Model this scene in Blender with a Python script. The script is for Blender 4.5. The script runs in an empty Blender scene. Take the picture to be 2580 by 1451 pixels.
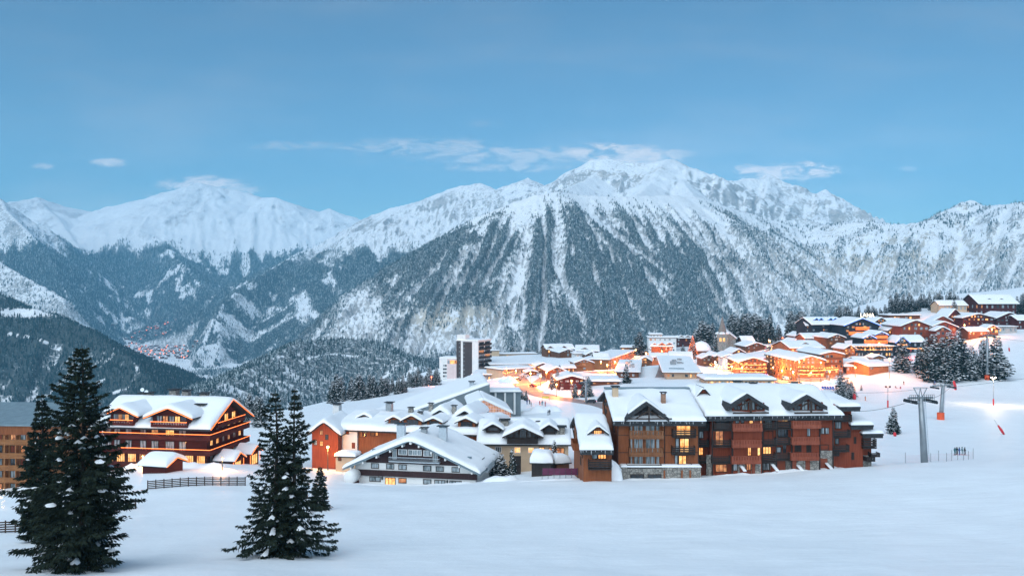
import bpy, bmesh, math, random
import numpy as np
from mathutils import Vector, Matrix

# ---------------------------------------------------------------- camera, sky, sun, exposure
SC = bpy.context.scene
F = 2200.0                      # focal length in photograph pixels (2580 wide)
CX, CY = 1290.0, 725.5
cam_data = bpy.data.cameras.new('camera')
cam_data.sensor_width = 36.0
cam_data.lens = F / 2580.0 * 36.0
cam_data.clip_start = 0.5
cam_data.clip_end = 60000.0
cam = bpy.data.objects.new('camera', cam_data)
SC.collection.objects.link(cam)
cam.location = (0, 0, 0)
cam.rotation_euler = (math.radians(90), 0, 0)
SC.camera = cam

SUN_EL, SUN_ROT = math.radians(48.0), math.radians(205.0)
world = bpy.data.worlds.new('World')
SC.world = world
world.use_nodes = True


def build_world():
    nt = world.node_tree
    nt.nodes.clear()
    N, L = nt.nodes.new, nt.links.new
    out = N('ShaderNodeOutputWorld')
    bg = N('ShaderNodeBackground')
    sky = N('ShaderNodeTexSky')
    sky.sky_type = 'NISHITA'
    sky.sun_disc = False
    sky.sun_elevation = SUN_EL
    sky.sun_rotation = SUN_ROT
    sky.altitude = 1900
    sky.air_density = 1.0
    sky.dust_density = 0.3
    sky.ozone_density = 2.0
    tint = N('ShaderNodeMix'); tint.data_type = 'RGBA'; tint.blend_type = 'MULTIPLY'
    tint.inputs[0].default_value = 1.0
    L(sky.outputs[0], tint.inputs[6])
    tint.inputs[7].default_value = SKY_TINT
    # thin high cloud, laid out by direction
    tc = N('ShaderNodeTexCoord')
    sep = N('ShaderNodeSeparateXYZ'); L(tc.outputs['Generated'], sep.inputs[0])

    def math_n(op, a, b=None, c=None):
        n = N('ShaderNodeMath'); n.operation = op
        for i, v in enumerate((a, b, c)):
            if v is None:
                continue
            if isinstance(v, (int, float)):
                n.inputs[i].default_value = v
            else:
                L(v, n.inputs[i])
        return n.outputs[0]
    ay = math_n('MAXIMUM', math_n('ABSOLUTE', sep.outputs[1]), 0.05)
    u = math_n('DIVIDE', sep.outputs[0], ay)
    v = math_n('DIVIDE', sep.outputs[2], ay)
    comb = N('ShaderNodeCombineXYZ'); L(u, comb.inputs[0]); L(v, comb.inputs[1])

    def noise(sx, sy, scale, detail=6, rough=0.55, off=0.0, dist=0.0):
        mp = N('ShaderNodeMapping'); mp.inputs['Scale'].default_value = (sx, sy, 1)
        mp.inputs['Location'].default_value = (off, off * .7, 0)
        mp.inputs['Rotation'].default_value = (0, 0, 0.06)
        L(comb.outputs[0], mp.inputs[0])
        n = N('ShaderNodeTexNoise'); n.inputs['Scale'].default_value = scale
        n.inputs['Detail'].default_value = detail; n.inputs['Roughness'].default_value = rough
        n.inputs['Distortion'].default_value = dist
        L(mp.outputs[0], n.inputs[0])
        return n.outputs[0]

    def ramp(val, a, b):
        n = N('ShaderNodeMapRange'); n.interpolation_type = 'SMOOTHSTEP'
        L(val, n.inputs[0]); n.inputs[1].default_value = a; n.inputs[2].default_value = b
        return n.outputs[0]
    # veil of cirrus over the whole sky
    veil = ramp(noise(1.2, 5.0, 2.2, 5, .6, 3.1), 0.42, 0.78)
    veil = math_n('MULTIPLY', veil, 0.20)
    fine = noise(2.2, 7.0, 13.0, 8, .66, 1.7, .9)
    fine2 = ramp(fine, .30, .74)
    cover = veil

    def blob(px, py, rx, ry, amt, lo=0.25, hi=0.8):
        nonlocal cover
        du = math_n('DIVIDE', math_n('SUBTRACT', u, (px - CX) / F), rx / F)
        dv = math_n('DIVIDE', math_n('SUBTRACT', v, (CY - py) / F), ry / F)
        r2 = math_n('ADD', math_n('MULTIPLY', du, du), math_n('MULTIPLY', dv, dv))
        g = math_n('EXPONENT', math_n('MULTIPLY', r2, -1.0))
        m = math_n('MULTIPLY', math_n('MULTIPLY_ADD', fine2, .62, .16), g)
        m = math_n('MULTIPLY', ramp(m, lo * .45, hi * .62), amt)
        cover = math_n('MAXIMUM', cover, m)
    for b in SKY_CLOUDS:
        blob(*b)
    # clouds are lit like the sky around them: paler, whiter sky light
    lum = N('ShaderNodeRGBToBW'); L(tint.outputs[2], lum.inputs[0])
    bright = math_n('MULTIPLY_ADD', lum.outputs[0], 2.1, 0.0)
    cl = N('ShaderNodeMix'); cl.data_type = 'RGBA'; cl.blend_type = 'MULTIPLY'; cl.inputs[0].default_value = 1
    L(bright, cl.inputs[6]); cl.inputs[7].default_value = (1.0, 1.0, 1.05, 1)
    up = ramp(sep.outputs[1], 0.0, 0.2)
    cover = math_n('MULTIPLY', cover, up)
    mix = N('ShaderNodeMix'); mix.data_type = 'RGBA'
    L(cover, mix.inputs[0]); L(tint.outputs[2], mix.inputs[6]); L(cl.outputs[2], mix.inputs[7])
    L(mix.outputs[2], bg.inputs[0])
    bg.inputs[1].default_value = SKY_STRENGTH
    L(bg.outputs[0], out.inputs[0])


SKY_TINT = (.405, .555, .555, 1)
SKY_STRENGTH = 0.10
SKY_CLOUDS = [  # px, py, radius x, radius y, amount
    (1060, 372, 260, 26, .55), (1330, 392, 330, 30, .60), (1560, 392, 200, 34, 1.0), (1540, 384, 110, 26, 1.0),
    (1260, 422, 230, 14, .55), (1650, 388, 120, 16, .7), (1945, 434, 120, 30, 1.0), (2045, 428, 80, 24, 1.0),
    (520, 464, 125, 24, 1.0), (600, 480, 80, 14, .6), (430, 492, 90, 8, .7), (280, 410, 55, 12, .85),
    (105, 420, 30, 10, .6), (740, 368, 130, 14, .35), (2290, 425, 30, 8, .3), (1220, 310, 60, 14, .2),
]
build_world()

sun_data = bpy.data.lights.new('sun', 'SUN')
sun_data.energy = 1.82
sun_data.angle = math.radians(90)
sun_data.color = (0.90, 0.97, 1.0)
sun = bpy.data.objects.new('sun', sun_data)
SC.collection.objects.link(sun)
sdir = Vector((math.sin(SUN_ROT) * math.cos(SUN_EL), math.cos(SUN_ROT) * math.cos(SUN_EL), math.sin(SUN_EL)))
sun.rotation_euler = (-sdir).to_track_quat('-Z', 'Y').to_euler()

SC.view_settings.view_transform = 'Standard'
SC.view_settings.look = 'None'
SC.view_settings.exposure = 0.94
SC.view_settings.gamma = 1.0
SC.view_settings.use_curve_mapping = False
SC.render.engine = 'CYCLES'
SC.cycles.max_bounces = 5
SC.cycles.diffuse_bounces = 3
SC.cycles.glossy_bounces = 2
SC.cycles.transmission_bounces = 3
SC.cycles.volume_bounces = 1
SC.cycles.transparent_max_bounces = 6
SC.cycles.use_adaptive_sampling = True
SC.cycles.adaptive_threshold = 0.02
SC.cycles.use_denoising = True
SC.cycles.caustics_reflective = False
SC.cycles.caustics_refractive = False
SC.cycles.sample_clamp_indirect = 4.0

# ---------------------------------------------------------------- helpers
COL = SC.collection
rng = random.Random(7)


def at(px, py, d):
    return Vector(((px - CX) / F * d, d, (CY - py) / F * d))


def link(name, me, parent=None, mat=None, loc=None):
    o = bpy.data.objects.new(name, me)
    COL.objects.link(o)
    if parent is not None:
        o.parent = parent
    if mat is not None and me is not None:
        if not me.materials:
            me.materials.append(mat)
    if loc is not None:
        o.location = loc
    return o


def tag(o, label=None, cat=None, group=None, kind=None):
    if label: o['label'] = label
    if cat: o['category'] = cat
    if group: o['group'] = group
    if kind: o['kind'] = kind
    return o


def empty(name, loc, rz=0.0):
    o = bpy.data.objects.new(name, None)
    o.empty_display_size = 0.1
    COL.objects.link(o)
    o.location = loc
    o.rotation_euler = (0, 0, rz)
    return o


def mesh(name, v, f, smooth=False):
    me = bpy.data.meshes.new(name)
    me.from_pydata([tuple(p) for p in v], [], [tuple(q) for q in f])
    me.update()
    if smooth:
        me.shade_smooth()
    return me


def np_mesh(name, verts, faces, smooth=True):
    """faces: (n,k) int array"""
    me = bpy.data.meshes.new(name)
    n, k = faces.shape
    me.vertices.add(len(verts))
    me.vertices.foreach_set('co', np.asarray(verts, np.float32).ravel())
    me.loops.add(n * k)
    me.loops.foreach_set('vertex_index', faces.astype(np.int32).ravel())
    me.polygons.add(n)
    me.polygons.foreach_set('loop_start', np.arange(0, n * k, k, dtype=np.int32))
    me.polygons.foreach_set('loop_total', np.full(n, k, np.int32))
    if smooth:
        me.polygons.foreach_set('use_smooth', np.ones(n, bool))
    me.update(calc_edges=True)
    return me


class MB:
    """collects boxes, bars, prisms into one mesh"""
    def __init__(s):
        s.v, s.f = [], []

    def add(s, v, f):
        b = len(s.v)
        s.v += [tuple(p) for p in v]
        s.f += [tuple(i + b for i in q) for q in f]
        return s

    def box(s, x0, x1, y0, y1, z0, z1):
        return s.add([(x0, y0, z0), (x1, y0, z0), (x1, y1, z0), (x0, y1, z0), (x0, y0, z1), (x1, y0, z1), (x1, y1, z1), (x0, y1, z1)],
                     [(0, 3, 2, 1), (4, 5, 6, 7), (0, 1, 5, 4), (1, 2, 6, 5), (2, 3, 7, 6), (3, 0, 4, 7)])

    def bar(s, a, b, w, h=None, n=4, w2=None):
        """bar of n sides from a to b"""
        a, b = Vector(a), Vector(b)
        h = w if h is None else h
        w2 = w if w2 is None else w2
        d = (b - a)
        if d.length < 1e-6:
            return s
        d.normalize()
        up = Vector((0, 0, 1)) if abs(d.z) < 0.95 else Vector((0, 1, 0))
        e1 = d.cross(up).normalized(); e2 = e1.cross(d)
        vs = []
        for p, k in ((a, 1.0), (b, w2 / w)):
            for i in range(n):
                t = 2 * math.pi * (i + .5) / n
                r = 0.7071 if n == 4 else 0.5
                vs.append(p + e1 * (math.cos(t) * w * r * k) + e2 * (math.sin(t) * h * r * k))
        fs = [(i, (i + 1) % n, n + (i + 1) % n, n + i) for i in range(n)]
        fs += [tuple(range(n))[::-1], tuple(range(n, 2 * n))]
        return s.add(vs, fs)

    def tube(s, pts, r, n=6, closed_ends=True):
        """one continuous tube through pts; r scalar or list"""
        pts = [Vector(p) for p in pts]
        k = len(pts)
        rr = [r] * k if isinstance(r, (int, float)) else r
        vs = []
        e1 = None
        for i, p in enumerate(pts):
            d = (pts[min(i + 1, k - 1)] - pts[max(i - 1, 0)]).normalized()
            if e1 is None:
                up = Vector((0, 0, 1)) if abs(d.z) < .95 else Vector((0, 1, 0))
                e1 = d.cross(up).normalized()
            e1 = (e1 - d * e1.dot(d)).normalized()
            e2 = d.cross(e1)
            for j in range(n):
                t = 2 * math.pi * j / n
                vs.append(p + e1 * math.cos(t) * rr[i] + e2 * math.sin(t) * rr[i])
        fs = []
        for i in range(k - 1):
            for j in range(n):
                fs.append((i * n + j, i * n + (j + 1) % n, (i + 1) * n + (j + 1) % n, (i + 1) * n + j))
        fs.append(tuple(range(n))[::-1]); fs.append(tuple(range((k - 1) * n, k * n)))
        return s.add(vs, fs)

    def prism(s, poly, axis, a, b):
        """extrude a polygon given in the other two axes from a to b along axis ('x','y','z')"""
        n = len(poly)
        mk = {'x': lambda p, t: (t, p[0], p[1]), 'y': lambda p, t: (p[0], t, p[1]), 'z': lambda p, t: (p[0], p[1], t)}[axis]
        vs = [mk(p, a) for p in poly] + [mk(p, b) for p in poly]
        fs = [(i, (i + 1) % n, n + (i + 1) % n, n + i) for i in range(n)]
        fs += [tuple(range(n))[::-1], tuple(range(n, 2 * n))]
        return s.add(vs, fs)

    def lathe(s, prof, cx=0, cy=0, n=12):
        """prof: list of (r, z)"""
        k = len(prof)
        vs = []
        for r, z in prof:
            for j in range(n):
                t = 2 * math.pi * j / n
                vs.append((cx + r * math.cos(t), cy + r * math.sin(t), z))
        fs = []
        for i in range(k - 1):
            for j in range(n):
                fs.append((i * n + j, i * n + (j + 1) % n, (i + 1) * n + (j + 1) % n, (i + 1) * n + j))
        fs.append(tuple(range(n))[::-1]); fs.append(tuple(range((k - 1) * n, k * n)))
        return s.add(vs, fs)

    def me(s, name, smooth=False):
        m = mesh(name, s.v, s.f, smooth)
        bm = bmesh.new(); bm.from_mesh(m)
        bmesh.ops.recalc_face_normals(bm, faces=bm.faces)
        bm.to_mesh(m); bm.free()
        return m

    def build(s, name, mat, parent=None, smooth=False, kind=None):
        o = link(name, s.me(name, smooth), parent, mat)
        if kind: o['kind'] = kind
        return o


# ---------------------------------------------------------------- numpy noise
_P = np.random.RandomState(11).permutation(4096).astype(np.int64)
_P = np.concatenate([_P, _P])
_V = np.random.RandomState(5).rand(4096) * 2 - 1


def vnoise(x, y):
    x = np.asarray(x, float); y = np.asarray(y, float)
    xi = np.floor(x).astype(np.int64); yi = np.floor(y).astype(np.int64)
    xf, yf = x - xi, y - yi
    xf = xf * xf * xf * (xf * (xf * 6 - 15) + 10); yf = yf * yf * yf * (yf * (yf * 6 - 15) + 10)

    def h(a, b):
        return _V[_P[(_P[a & 4095] + b) & 4095]]
    a = h(xi, yi); b = h(xi + 1, yi); c = h(xi, yi + 1); d = h(xi + 1, yi + 1)
    return (a + (b - a) * xf) + ((c + (d - c) * xf) - (a + (b - a) * xf)) * yf


def fbm(x, y, octv=4, lac=2.07, gain=0.5):
    t = 0; a = 1.0; n = 0
    for i in range(octv):
        t = t + a * vnoise(x + 17.3 * i, y - 9.1 * i); n += a
        x = x * lac; y = y * lac; a *= gain
    return t / n


def ridged(x, y, octv=4, lac=2.1, gain=0.5):
    t = 0; a = 1.0; n = 0
    for i in range(octv):
        t = t + a * (1 - 2 * np.abs(vnoise(x + 31.7 * i, y + 7.7 * i))); n += a
        x = x * lac; y = y * lac; a *= gain
    return t / n


def sstep(a, b, x):
    t = np.clip((x - a) / (b - a), 0, 1)
    return t * t * (3 - 2 * t)


# ---------------------------------------------------------------- materials
MATS = {}


def new_mat(name):
    m = bpy.data.materials.new(name)
    m.use_nodes = True
    nt = m.node_tree
    b = nt.nodes['Principled BSDF']
    return m, nt, b


def simple(name, col, rough=0.7, metal=0.0, spec=0.3, noise=0.0, nscale=3.0, bump=0.0, emit=None, estr=0.0, stretch=None, col2=None):
    m, nt, b = new_mat(name)
    N, L = nt.nodes.new, nt.links.new
    b.inputs['Base Color'].default_value = (*col, 1)
    b.inputs['Roughness'].default_value = rough
    b.inputs['Metallic'].default_value = metal
    b.inputs['Specular IOR Level'].default_value = spec
    if noise or bump or col2:
        tc = N('ShaderNodeTexCoord')
        mp = N('ShaderNodeMapping'); L(tc.outputs['Object'], mp.inputs[0])
        if stretch: mp.inputs['Scale'].default_value = stretch
        n = N('ShaderNodeTexNoise'); n.inputs['Scale'].default_value = nscale; n.inputs['Detail'].default_value = 4
        L(mp.outputs[0], n.inputs[0])
        if noise or col2:
            r = N('ShaderNodeValToRGB')
            r.color_ramp.elements[0].position = 0.3; r.color_ramp.elements[1].position = 0.7
            c2 = col2 if col2 else tuple(c * (1 + noise) for c in col)
            c1 = tuple(c * (1 - noise) for c in col) if noise else col
            r.color_ramp.elements[0].color = (*c1, 1); r.color_ramp.elements[1].color = (*c2, 1)
            L(n.outputs[0], r.inputs[0]); L(r.outputs[0], b.inputs['Base Color'])
        if bump:
            bp = N('ShaderNodeBump'); bp.inputs['Strength'].default_value = 0.6; bp.inputs['Distance'].default_value = bump
            L(n.outputs[0], bp.inputs['Height']); L(bp.outputs[0], b.inputs['Normal'])
    if emit:
        b.inputs['Emission Color'].default_value = (*emit, 1)
        b.inputs['Emission Strength'].default_value = estr
    MATS[name] = m
    return m
# ---------------------------------------------------------------- far terrain: ridges, valley, forests
def snow_mat(name, col, bump_scale, bump_dist, rough=0.55, ripple=0.0):
    m, nt, b = new_mat(name)
    N, L = nt.nodes.new, nt.links.new
    geo = N('ShaderNodeNewGeometry')
    n1 = N('ShaderNodeTexNoise'); n1.inputs['Scale'].default_value = bump_scale; n1.inputs['Detail'].default_value = 5
    L(geo.outputs['Position'], n1.inputs[0])
    n2 = N('ShaderNodeTexNoise'); n2.inputs['Scale'].default_value = bump_scale * .13; n2.inputs['Detail'].default_value = 3
    L(geo.outputs['Position'], n2.inputs[0])
    r = N('ShaderNodeValToRGB')
    r.color_ramp.elements[0].position = .3; r.color_ramp.elements[1].position = .7
    r.color_ramp.elements[0].color = (*[c * .94 for c in col], 1); r.color_ramp.elements[1].color = (*col, 1)
    L(n2.outputs[0], r.inputs[0]); L(r.outputs[0], b.inputs['Base Color'])
    bp = N('ShaderNodeBump'); bp.inputs['Strength'].default_value = .5; bp.inputs['Distance'].default_value = bump_dist
    L(n1.outputs[0], bp.inputs['Height']); L(bp.outputs[0], b.inputs['Normal'])
    if ripple:
        mp = N('ShaderNodeMapping'); mp.inputs['Scale'].default_value = (.16, .55, .5); mp.inputs['Rotation'].default_value = (0, 0, .35); L(geo.outputs['Position'], mp.inputs[0])
        n3 = N('ShaderNodeTexNoise'); n3.inputs['Scale'].default_value = 1.0; n3.inputs['Detail'].default_value = 6; n3.inputs['Roughness'].default_value = .6; L(mp.outputs[0], n3.inputs[0])
        b2 = N('ShaderNodeBump'); b2.inputs['Strength'].default_value = .8; b2.inputs['Distance'].default_value = ripple
        L(n3.outputs[0], b2.inputs['Height']); L(bp.outputs[0], b2.inputs['Normal']); L(b2.outputs[0], b.inputs['Normal'])
    b.inputs['Roughness'].default_value = rough
    b.inputs['Specular IOR Level'].default_value = .25
    MATS[name] = m
    return m


snow_mat('ground_snow', (.84, .88, .91), 1.3, .10, ripple=.20)
snow_mat('roof_snow', (.87, .89, .91), 1.6, .04)
snow_mat('branch_snow', (.85, .88, .91), 6.0, .03)


def mountain_mat():
    m, nt, b = new_mat('mountain')
    N, L = nt.nodes.new, nt.links.new
    geo = N('ShaderNodeNewGeometry')

    def attr(nm):
        a = N('ShaderNodeAttribute'); a.attribute_name = nm
        return a.outputs['Fac']

    def noise(scale, detail, rough=.6, sc=(1, 1, 1)):
        mp = N('ShaderNodeMapping'); mp.inputs['Scale'].default_value = sc
        L(geo.outputs['Position'], mp.inputs[0])
        n = N('ShaderNodeTexNoise'); n.inputs['Scale'].default_value = scale; n.inputs['Detail'].default_value = detail
        n.inputs['Roughness'].default_value = rough
        L(mp.outputs[0], n.inputs[0])
        return n.outputs[0]

    def mr(val, a, b_, c=0, d=1):
        n = N('ShaderNodeMapRange'); n.interpolation_type = 'SMOOTHSTEP'
        L(val, n.inputs[0]); n.inputs[1].default_value = a; n.inputs[2].default_value = b_
        n.inputs[3].default_value = c; n.inputs[4].default_value = d
        return n.outputs[0]

    def mth(op, a, b_=None):
        n = N('ShaderNodeMath'); n.operation = op
        for i, v in enumerate((a, b_)):
            if v is None: continue
            if isinstance(v, (int, float)): n.inputs[i].default_value = v
            else: L(v, n.inputs[i])
        return n.outputs[0]

    def mix(f, a, b_):
        n = N('ShaderNodeMix'); n.data_type = 'RGBA'
        L(f, n.inputs[0])
        for i, v in ((6, a), (7, b_)):
            if isinstance(v, tuple): n.inputs[i].default_value = (*v, 1)
            else: L(v, n.inputs[i])
        return n.outputs[2]
    rock = attr('rock'); wood = attr('wood'); tan = attr('tan')
    nf = noise(.035, 7, .65)
    ns = noise(.012, 6, .7, (1, 1, 2.2))
    nr_ = noise(.075, 6, .7, (1, 1, .55))
    rk = mr(mth('ADD', mth('MULTIPLY', mth('SUBTRACT', nr_, .5), 2.8), mth('SUBTRACT', rock, .5)), -.22, .30, 0, .8)
    rcol = mix(mr(ns, .35, .65), (.16, .165, .17), (.38, .37, .36))
    rcol = mix(tan, rcol, mix(mr(ns, .35, .65), (.30, .26, .20), (.60, .52, .40)))
    scol = mix(mr(ns, .3, .7), (.80, .82, .85), (.88, .89, .90))
    wf = noise(.11, 3, .7)
    wd = mr(mth('ADD', mth('MULTIPLY', mth('SUBTRACT', wf, .5), 1.4), mth('SUBTRACT', wood, .62)), -.15, .2)
    c = mix(rk, scol, rcol)
    c = mix(mth('MULTIPLY', wd, mth('ADD', mth('MULTIPLY', wood, .35), .62)), c, (.04, .06, .06))
    L(c, b.inputs['Base Color'])
    b.inputs['Roughness'].default_value = .8
    b.inputs['Specular IOR Level'].default_value = .1
    bp = N('ShaderNodeBump'); bp.inputs['Strength'].default_value = .7; bp.inputs['Distance'].default_value = 14
    L(mth('ADD', nf, mth('MULTIPLY', ns, .6)), bp.inputs['Height']); L(bp.outputs[0], b.inputs['Normal'])
    MATS['mountain'] = m


mountain_mat()

# ridge: name, points (px, py, depth), slope, gully amplitude, gully frequency, group
RIDGES = [
    ('snowy_range', [(-400, 450, 8600), (-250, 470, 8800), (-60, 500, 8800), (0, 514, 8800), (90, 498, 9000), (150, 520, 9000), (250, 537, 9200), (300, 517, 9200), (345, 503, 9200), (400, 498, 9300), (440, 482, 9400), (480, 468, 9450), (505, 460, 9500), (530, 468, 9500), (580, 478, 9500), (625, 487, 9500), (650, 500, 9500), (690, 496, 9300), (720, 520, 9300), (760, 541, 9300), (800, 541, 9300), (830, 526, 9300), (860, 545, 9300), (905, 561, 9400), (1000, 600, 9500), (1150, 650, 9500)], .40, 22, 1 / 420.),
    ('snowy_range', [(300, 517, 9200), (335, 548, 8700), (350, 566, 8300), (406, 606, 7700), (434, 634, 7300), (465, 664, 6900), (530, 742, 6200), (570, 805, 5700)], .55, 30, 1 / 300.),
    ('snowy_range', [(90, 498, 9000), (150, 560, 8300), (190, 610, 7600), (250, 680, 7000), (290, 760, 6300), (330, 800, 5900)], .5, 30, 1 / 300.),
    ('snowy_range', [(690, 496, 9300), (705, 540, 8900), (695, 590, 8400), (680, 640, 7900), (640, 710, 7200), (600, 770, 6700)], .5, 30, 1 / 300.),
    ('snowy_range', [(505, 460, 9500), (490, 530, 8900), (520, 580, 8500), (545, 640, 8000)], .42, 20, 1 / 300.),
    ('left_spur', [(-160, 410, 7200), (-40, 475, 6800), (0, 503, 6600), (25, 545, 6400), (67, 582, 6200), (120, 640, 5900), (155, 715, 5500), (190, 775, 5200)], .80, 55, 1 / 260.),
    ('left_bluff', [(-300, 520, 4700), (0, 656, 4300), (50, 690, 4200), (112, 732, 4100), (160, 768, 4000)], .95, 40, 1 / 200.),
    ('dark_hillside', [(-500, 590, 2500), (-200, 690, 2400), (0, 740, 2300), (90, 776, 2250), (140, 800, 2200), (220, 838, 2150), (290, 882, 2050), (350, 932, 1950), (400, 988, 1850), (440, 1045, 1700)], .52, 26, 1 / 150.),
    ('middle_ridge', [(860, 590, 6900), (910, 562, 6800), (985, 525, 6700), (1040, 511, 6600), (1100, 490, 6500), (1170, 467, 6300), (1215, 462, 6200), (1245, 486, 6200), (1290, 472, 6200), (1328, 450, 6100), (1350, 470, 6000), (1385, 471, 5900), (1450, 440, 5800)], .5, 50, 1 / 240.),
    ('middle_ridge', [(985, 525, 6700), (910, 564, 6400), (845, 607, 6100), (770, 637, 5800), (700, 669, 5500), (605, 723, 5000), (545, 786, 4500), (500, 850, 4000), (485, 905, 3600), (480, 960, 3200)], .85, 45, 1 / 220.),
    ('middle_ridge', [(1100, 490, 6500), (1030, 580, 5800), (960, 650, 5200), (900, 720, 4700), (840, 800, 4200)], .5, 45, 1 / 240.),
    ('forested_mountain', [(780, 858, 3600), (870, 771, 3550), (960, 691, 3500), (1100, 603, 3450), (1200, 546, 3420), (1300, 503, 3400), (1350, 489, 3400), (1400, 482, 3420), (1450, 490, 3500), (1550, 496, 3600), (1600, 492, 3650), (1700, 490, 3800), (1780, 500, 3950), (1840, 524, 4100), (1920, 546, 4250), (2000, 572, 4350), (2060, 568, 4250), (2130, 560, 4100), (2200, 558, 4000), (2300, 562, 3850), (2350, 553, 3800), (2400, 528, 3880), (2425, 508, 3950), (2450, 503, 3950), (2490, 517, 3800), (2580, 512, 3600), (2800, 500, 3300), (3000, 500, 3100)], .62, 62, 1 / 120.),
    ('forested_mountain', [(1400, 484, 3420), (1430, 478, 4200), (1465, 458, 4900), (1500, 435, 5300)], .62, 30, 1 / 200.),
    ('forested_mountain', [(1600, 494, 3650), (1620, 482, 4300), (1640, 462, 4900)], .62, 30, 1 / 200.),
    ('forested_mountain', [(1750, 498, 3900), (1740, 484, 4600), (1715, 455, 5200)], .62, 30, 1 / 200.),
    ('summit_massif', [(1385, 471, 5700), (1420, 450, 5500), (1450, 427, 5450), (1490, 401, 5500), (1520, 398, 5500), (1570, 408, 5500), (1620, 409, 5500), (1680, 400, 5500), (1720, 414, 5500), (1760, 442, 5600), (1800, 455, 5700), (1850, 455, 5800), (1885, 449, 5900), (1915, 452, 5950), (1940, 438, 6000), (1960, 450, 6000), (1990, 468, 6000), (2035, 501, 6000), (2055, 490, 5950), (2075, 477, 5900), (2110, 508, 5900), (2150, 535, 5900), (2180, 560, 5900), (2260, 610, 5900)], .62, 55, 1 / 200.),
    ('summit_massif', [(1940, 438, 6000), (1925, 500, 5600), (1960, 570, 5200)], .62, 40, 1 / 160.),
    ('summit_massif', [(2075, 477, 5900), (2060, 540, 5500), (2080, 600, 5200)], .62, 40, 1 / 160.),
    ('summit_massif', [(1680, 400, 5500), (1650, 450, 5100), (1620, 490, 4700)], .5, 40, 1 / 160.),
    ('wooded_hill', [(250, 1130, 950), (470, 1006, 1300), (540, 971, 1450), (620, 931, 1600), (700, 894, 1750), (780, 858, 1900), (860, 851, 1950), (940, 860, 1950), (1000, 892, 1850), (1080, 940, 1700)], .42, 14, 1 / 90.),
]
GROUPS = ['valley', 'snowy_range', 'left_spur', 'left_bluff', 'dark_hillside', 'middle_ridge', 'forested_mountain', 'summit_massif', 'wooded_hill']


def far_height(x, y):
    """height, group id, gully value and distance from the crest for arrays x, y"""
    floor = -345 + np.maximum(0, y - 5200) * .06 + 12 * fbm(x / 400, y / 400, 3)
    best = floor.copy()
    gid = np.zeros(x.shape, np.int32)
    gamp_ = np.full(x.shape, 6.0)
    dst = np.full(x.shape, 2000.0)
    wx = x + 90 * fbm(x / 500 + 3, y / 500, 3); wy = y + 90 * fbm(x / 500 - 7, y / 500 + 5, 3)
    for name, pts, slope, gamp, gfreq in RIDGES:
        P3 = np.array([tuple(at(*p)) for p in pts])
        bd = np.full(x.shape, 1e9); bz = np.full(x.shape, -1e9); bs = np.zeros(x.shape); bdist = np.zeros(x.shape)
        s0 = 0.0
        for i in range(len(P3) - 1):
            a, b = P3[i], P3[i + 1]
            dx, dy = b[0] - a[0], b[1] - a[1]
            ln = math.hypot(dx, dy)
            t = ((wx - a[0]) * dx + (wy - a[1]) * dy) / (ln * ln)
            tc = np.clip(t, 0, 1)
            qx, qy = a[0] + tc * dx, a[1] + tc * dy
            # near the crest use the true position so that the skyline keeps its shape
            d1 = np.hypot(x - (a[0] + np.clip(((x - a[0]) * dx + (y - a[1]) * dy) / (ln * ln), 0, 1) * dx), y - (a[1] + np.clip(((x - a[0]) * dx + (y - a[1]) * dy) / (ln * ln), 0, 1) * dy))
            d2 = np.hypot(wx - qx, wy - qy)
            k = sstep(60, 400, d1)
            dd = d1 * (1 - k) + d2 * k
            z = a[2] + (b[2] - a[2]) * tc - slope * dd
            sel = z > bz
            ang = np.arctan2(wy - qy, wx - qx)
            s = s0 + tc * ln + np.where((t < 0) | (t > 1), ang * 260, 0)
            bz = np.where(sel, z, bz); bs = np.where(sel, s, bs); bdist = np.where(sel, dd, bdist)
            s0 += ln
        z = bz
        if name == 'forested_mountain':
            z = z - .55 * np.maximum(0, -.195 * y - x)
        if name == 'middle_ridge':
            z = z - .6 * np.maximum(0, -.335 * y - x) * (y < 5200)
        sel = z > best
        best = np.where(sel, z, best)
        gid = np.where(sel, GROUPS.index(name), gid); gamp_ = np.where(sel, gamp, gamp_); dst = np.where(sel, bdist, dst)
    return best, gid, gamp_, dst


def blur(A, n):
    for _ in range(n):
        P = np.pad(A, 1, mode='edge')
        A = (P[:-2, 1:-1] + P[2:, 1:-1] + P[1:-1, :-2] + P[1:-1, 2:] + 2 * P[1:-1, 1:-1]) / 6
    return A


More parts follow.
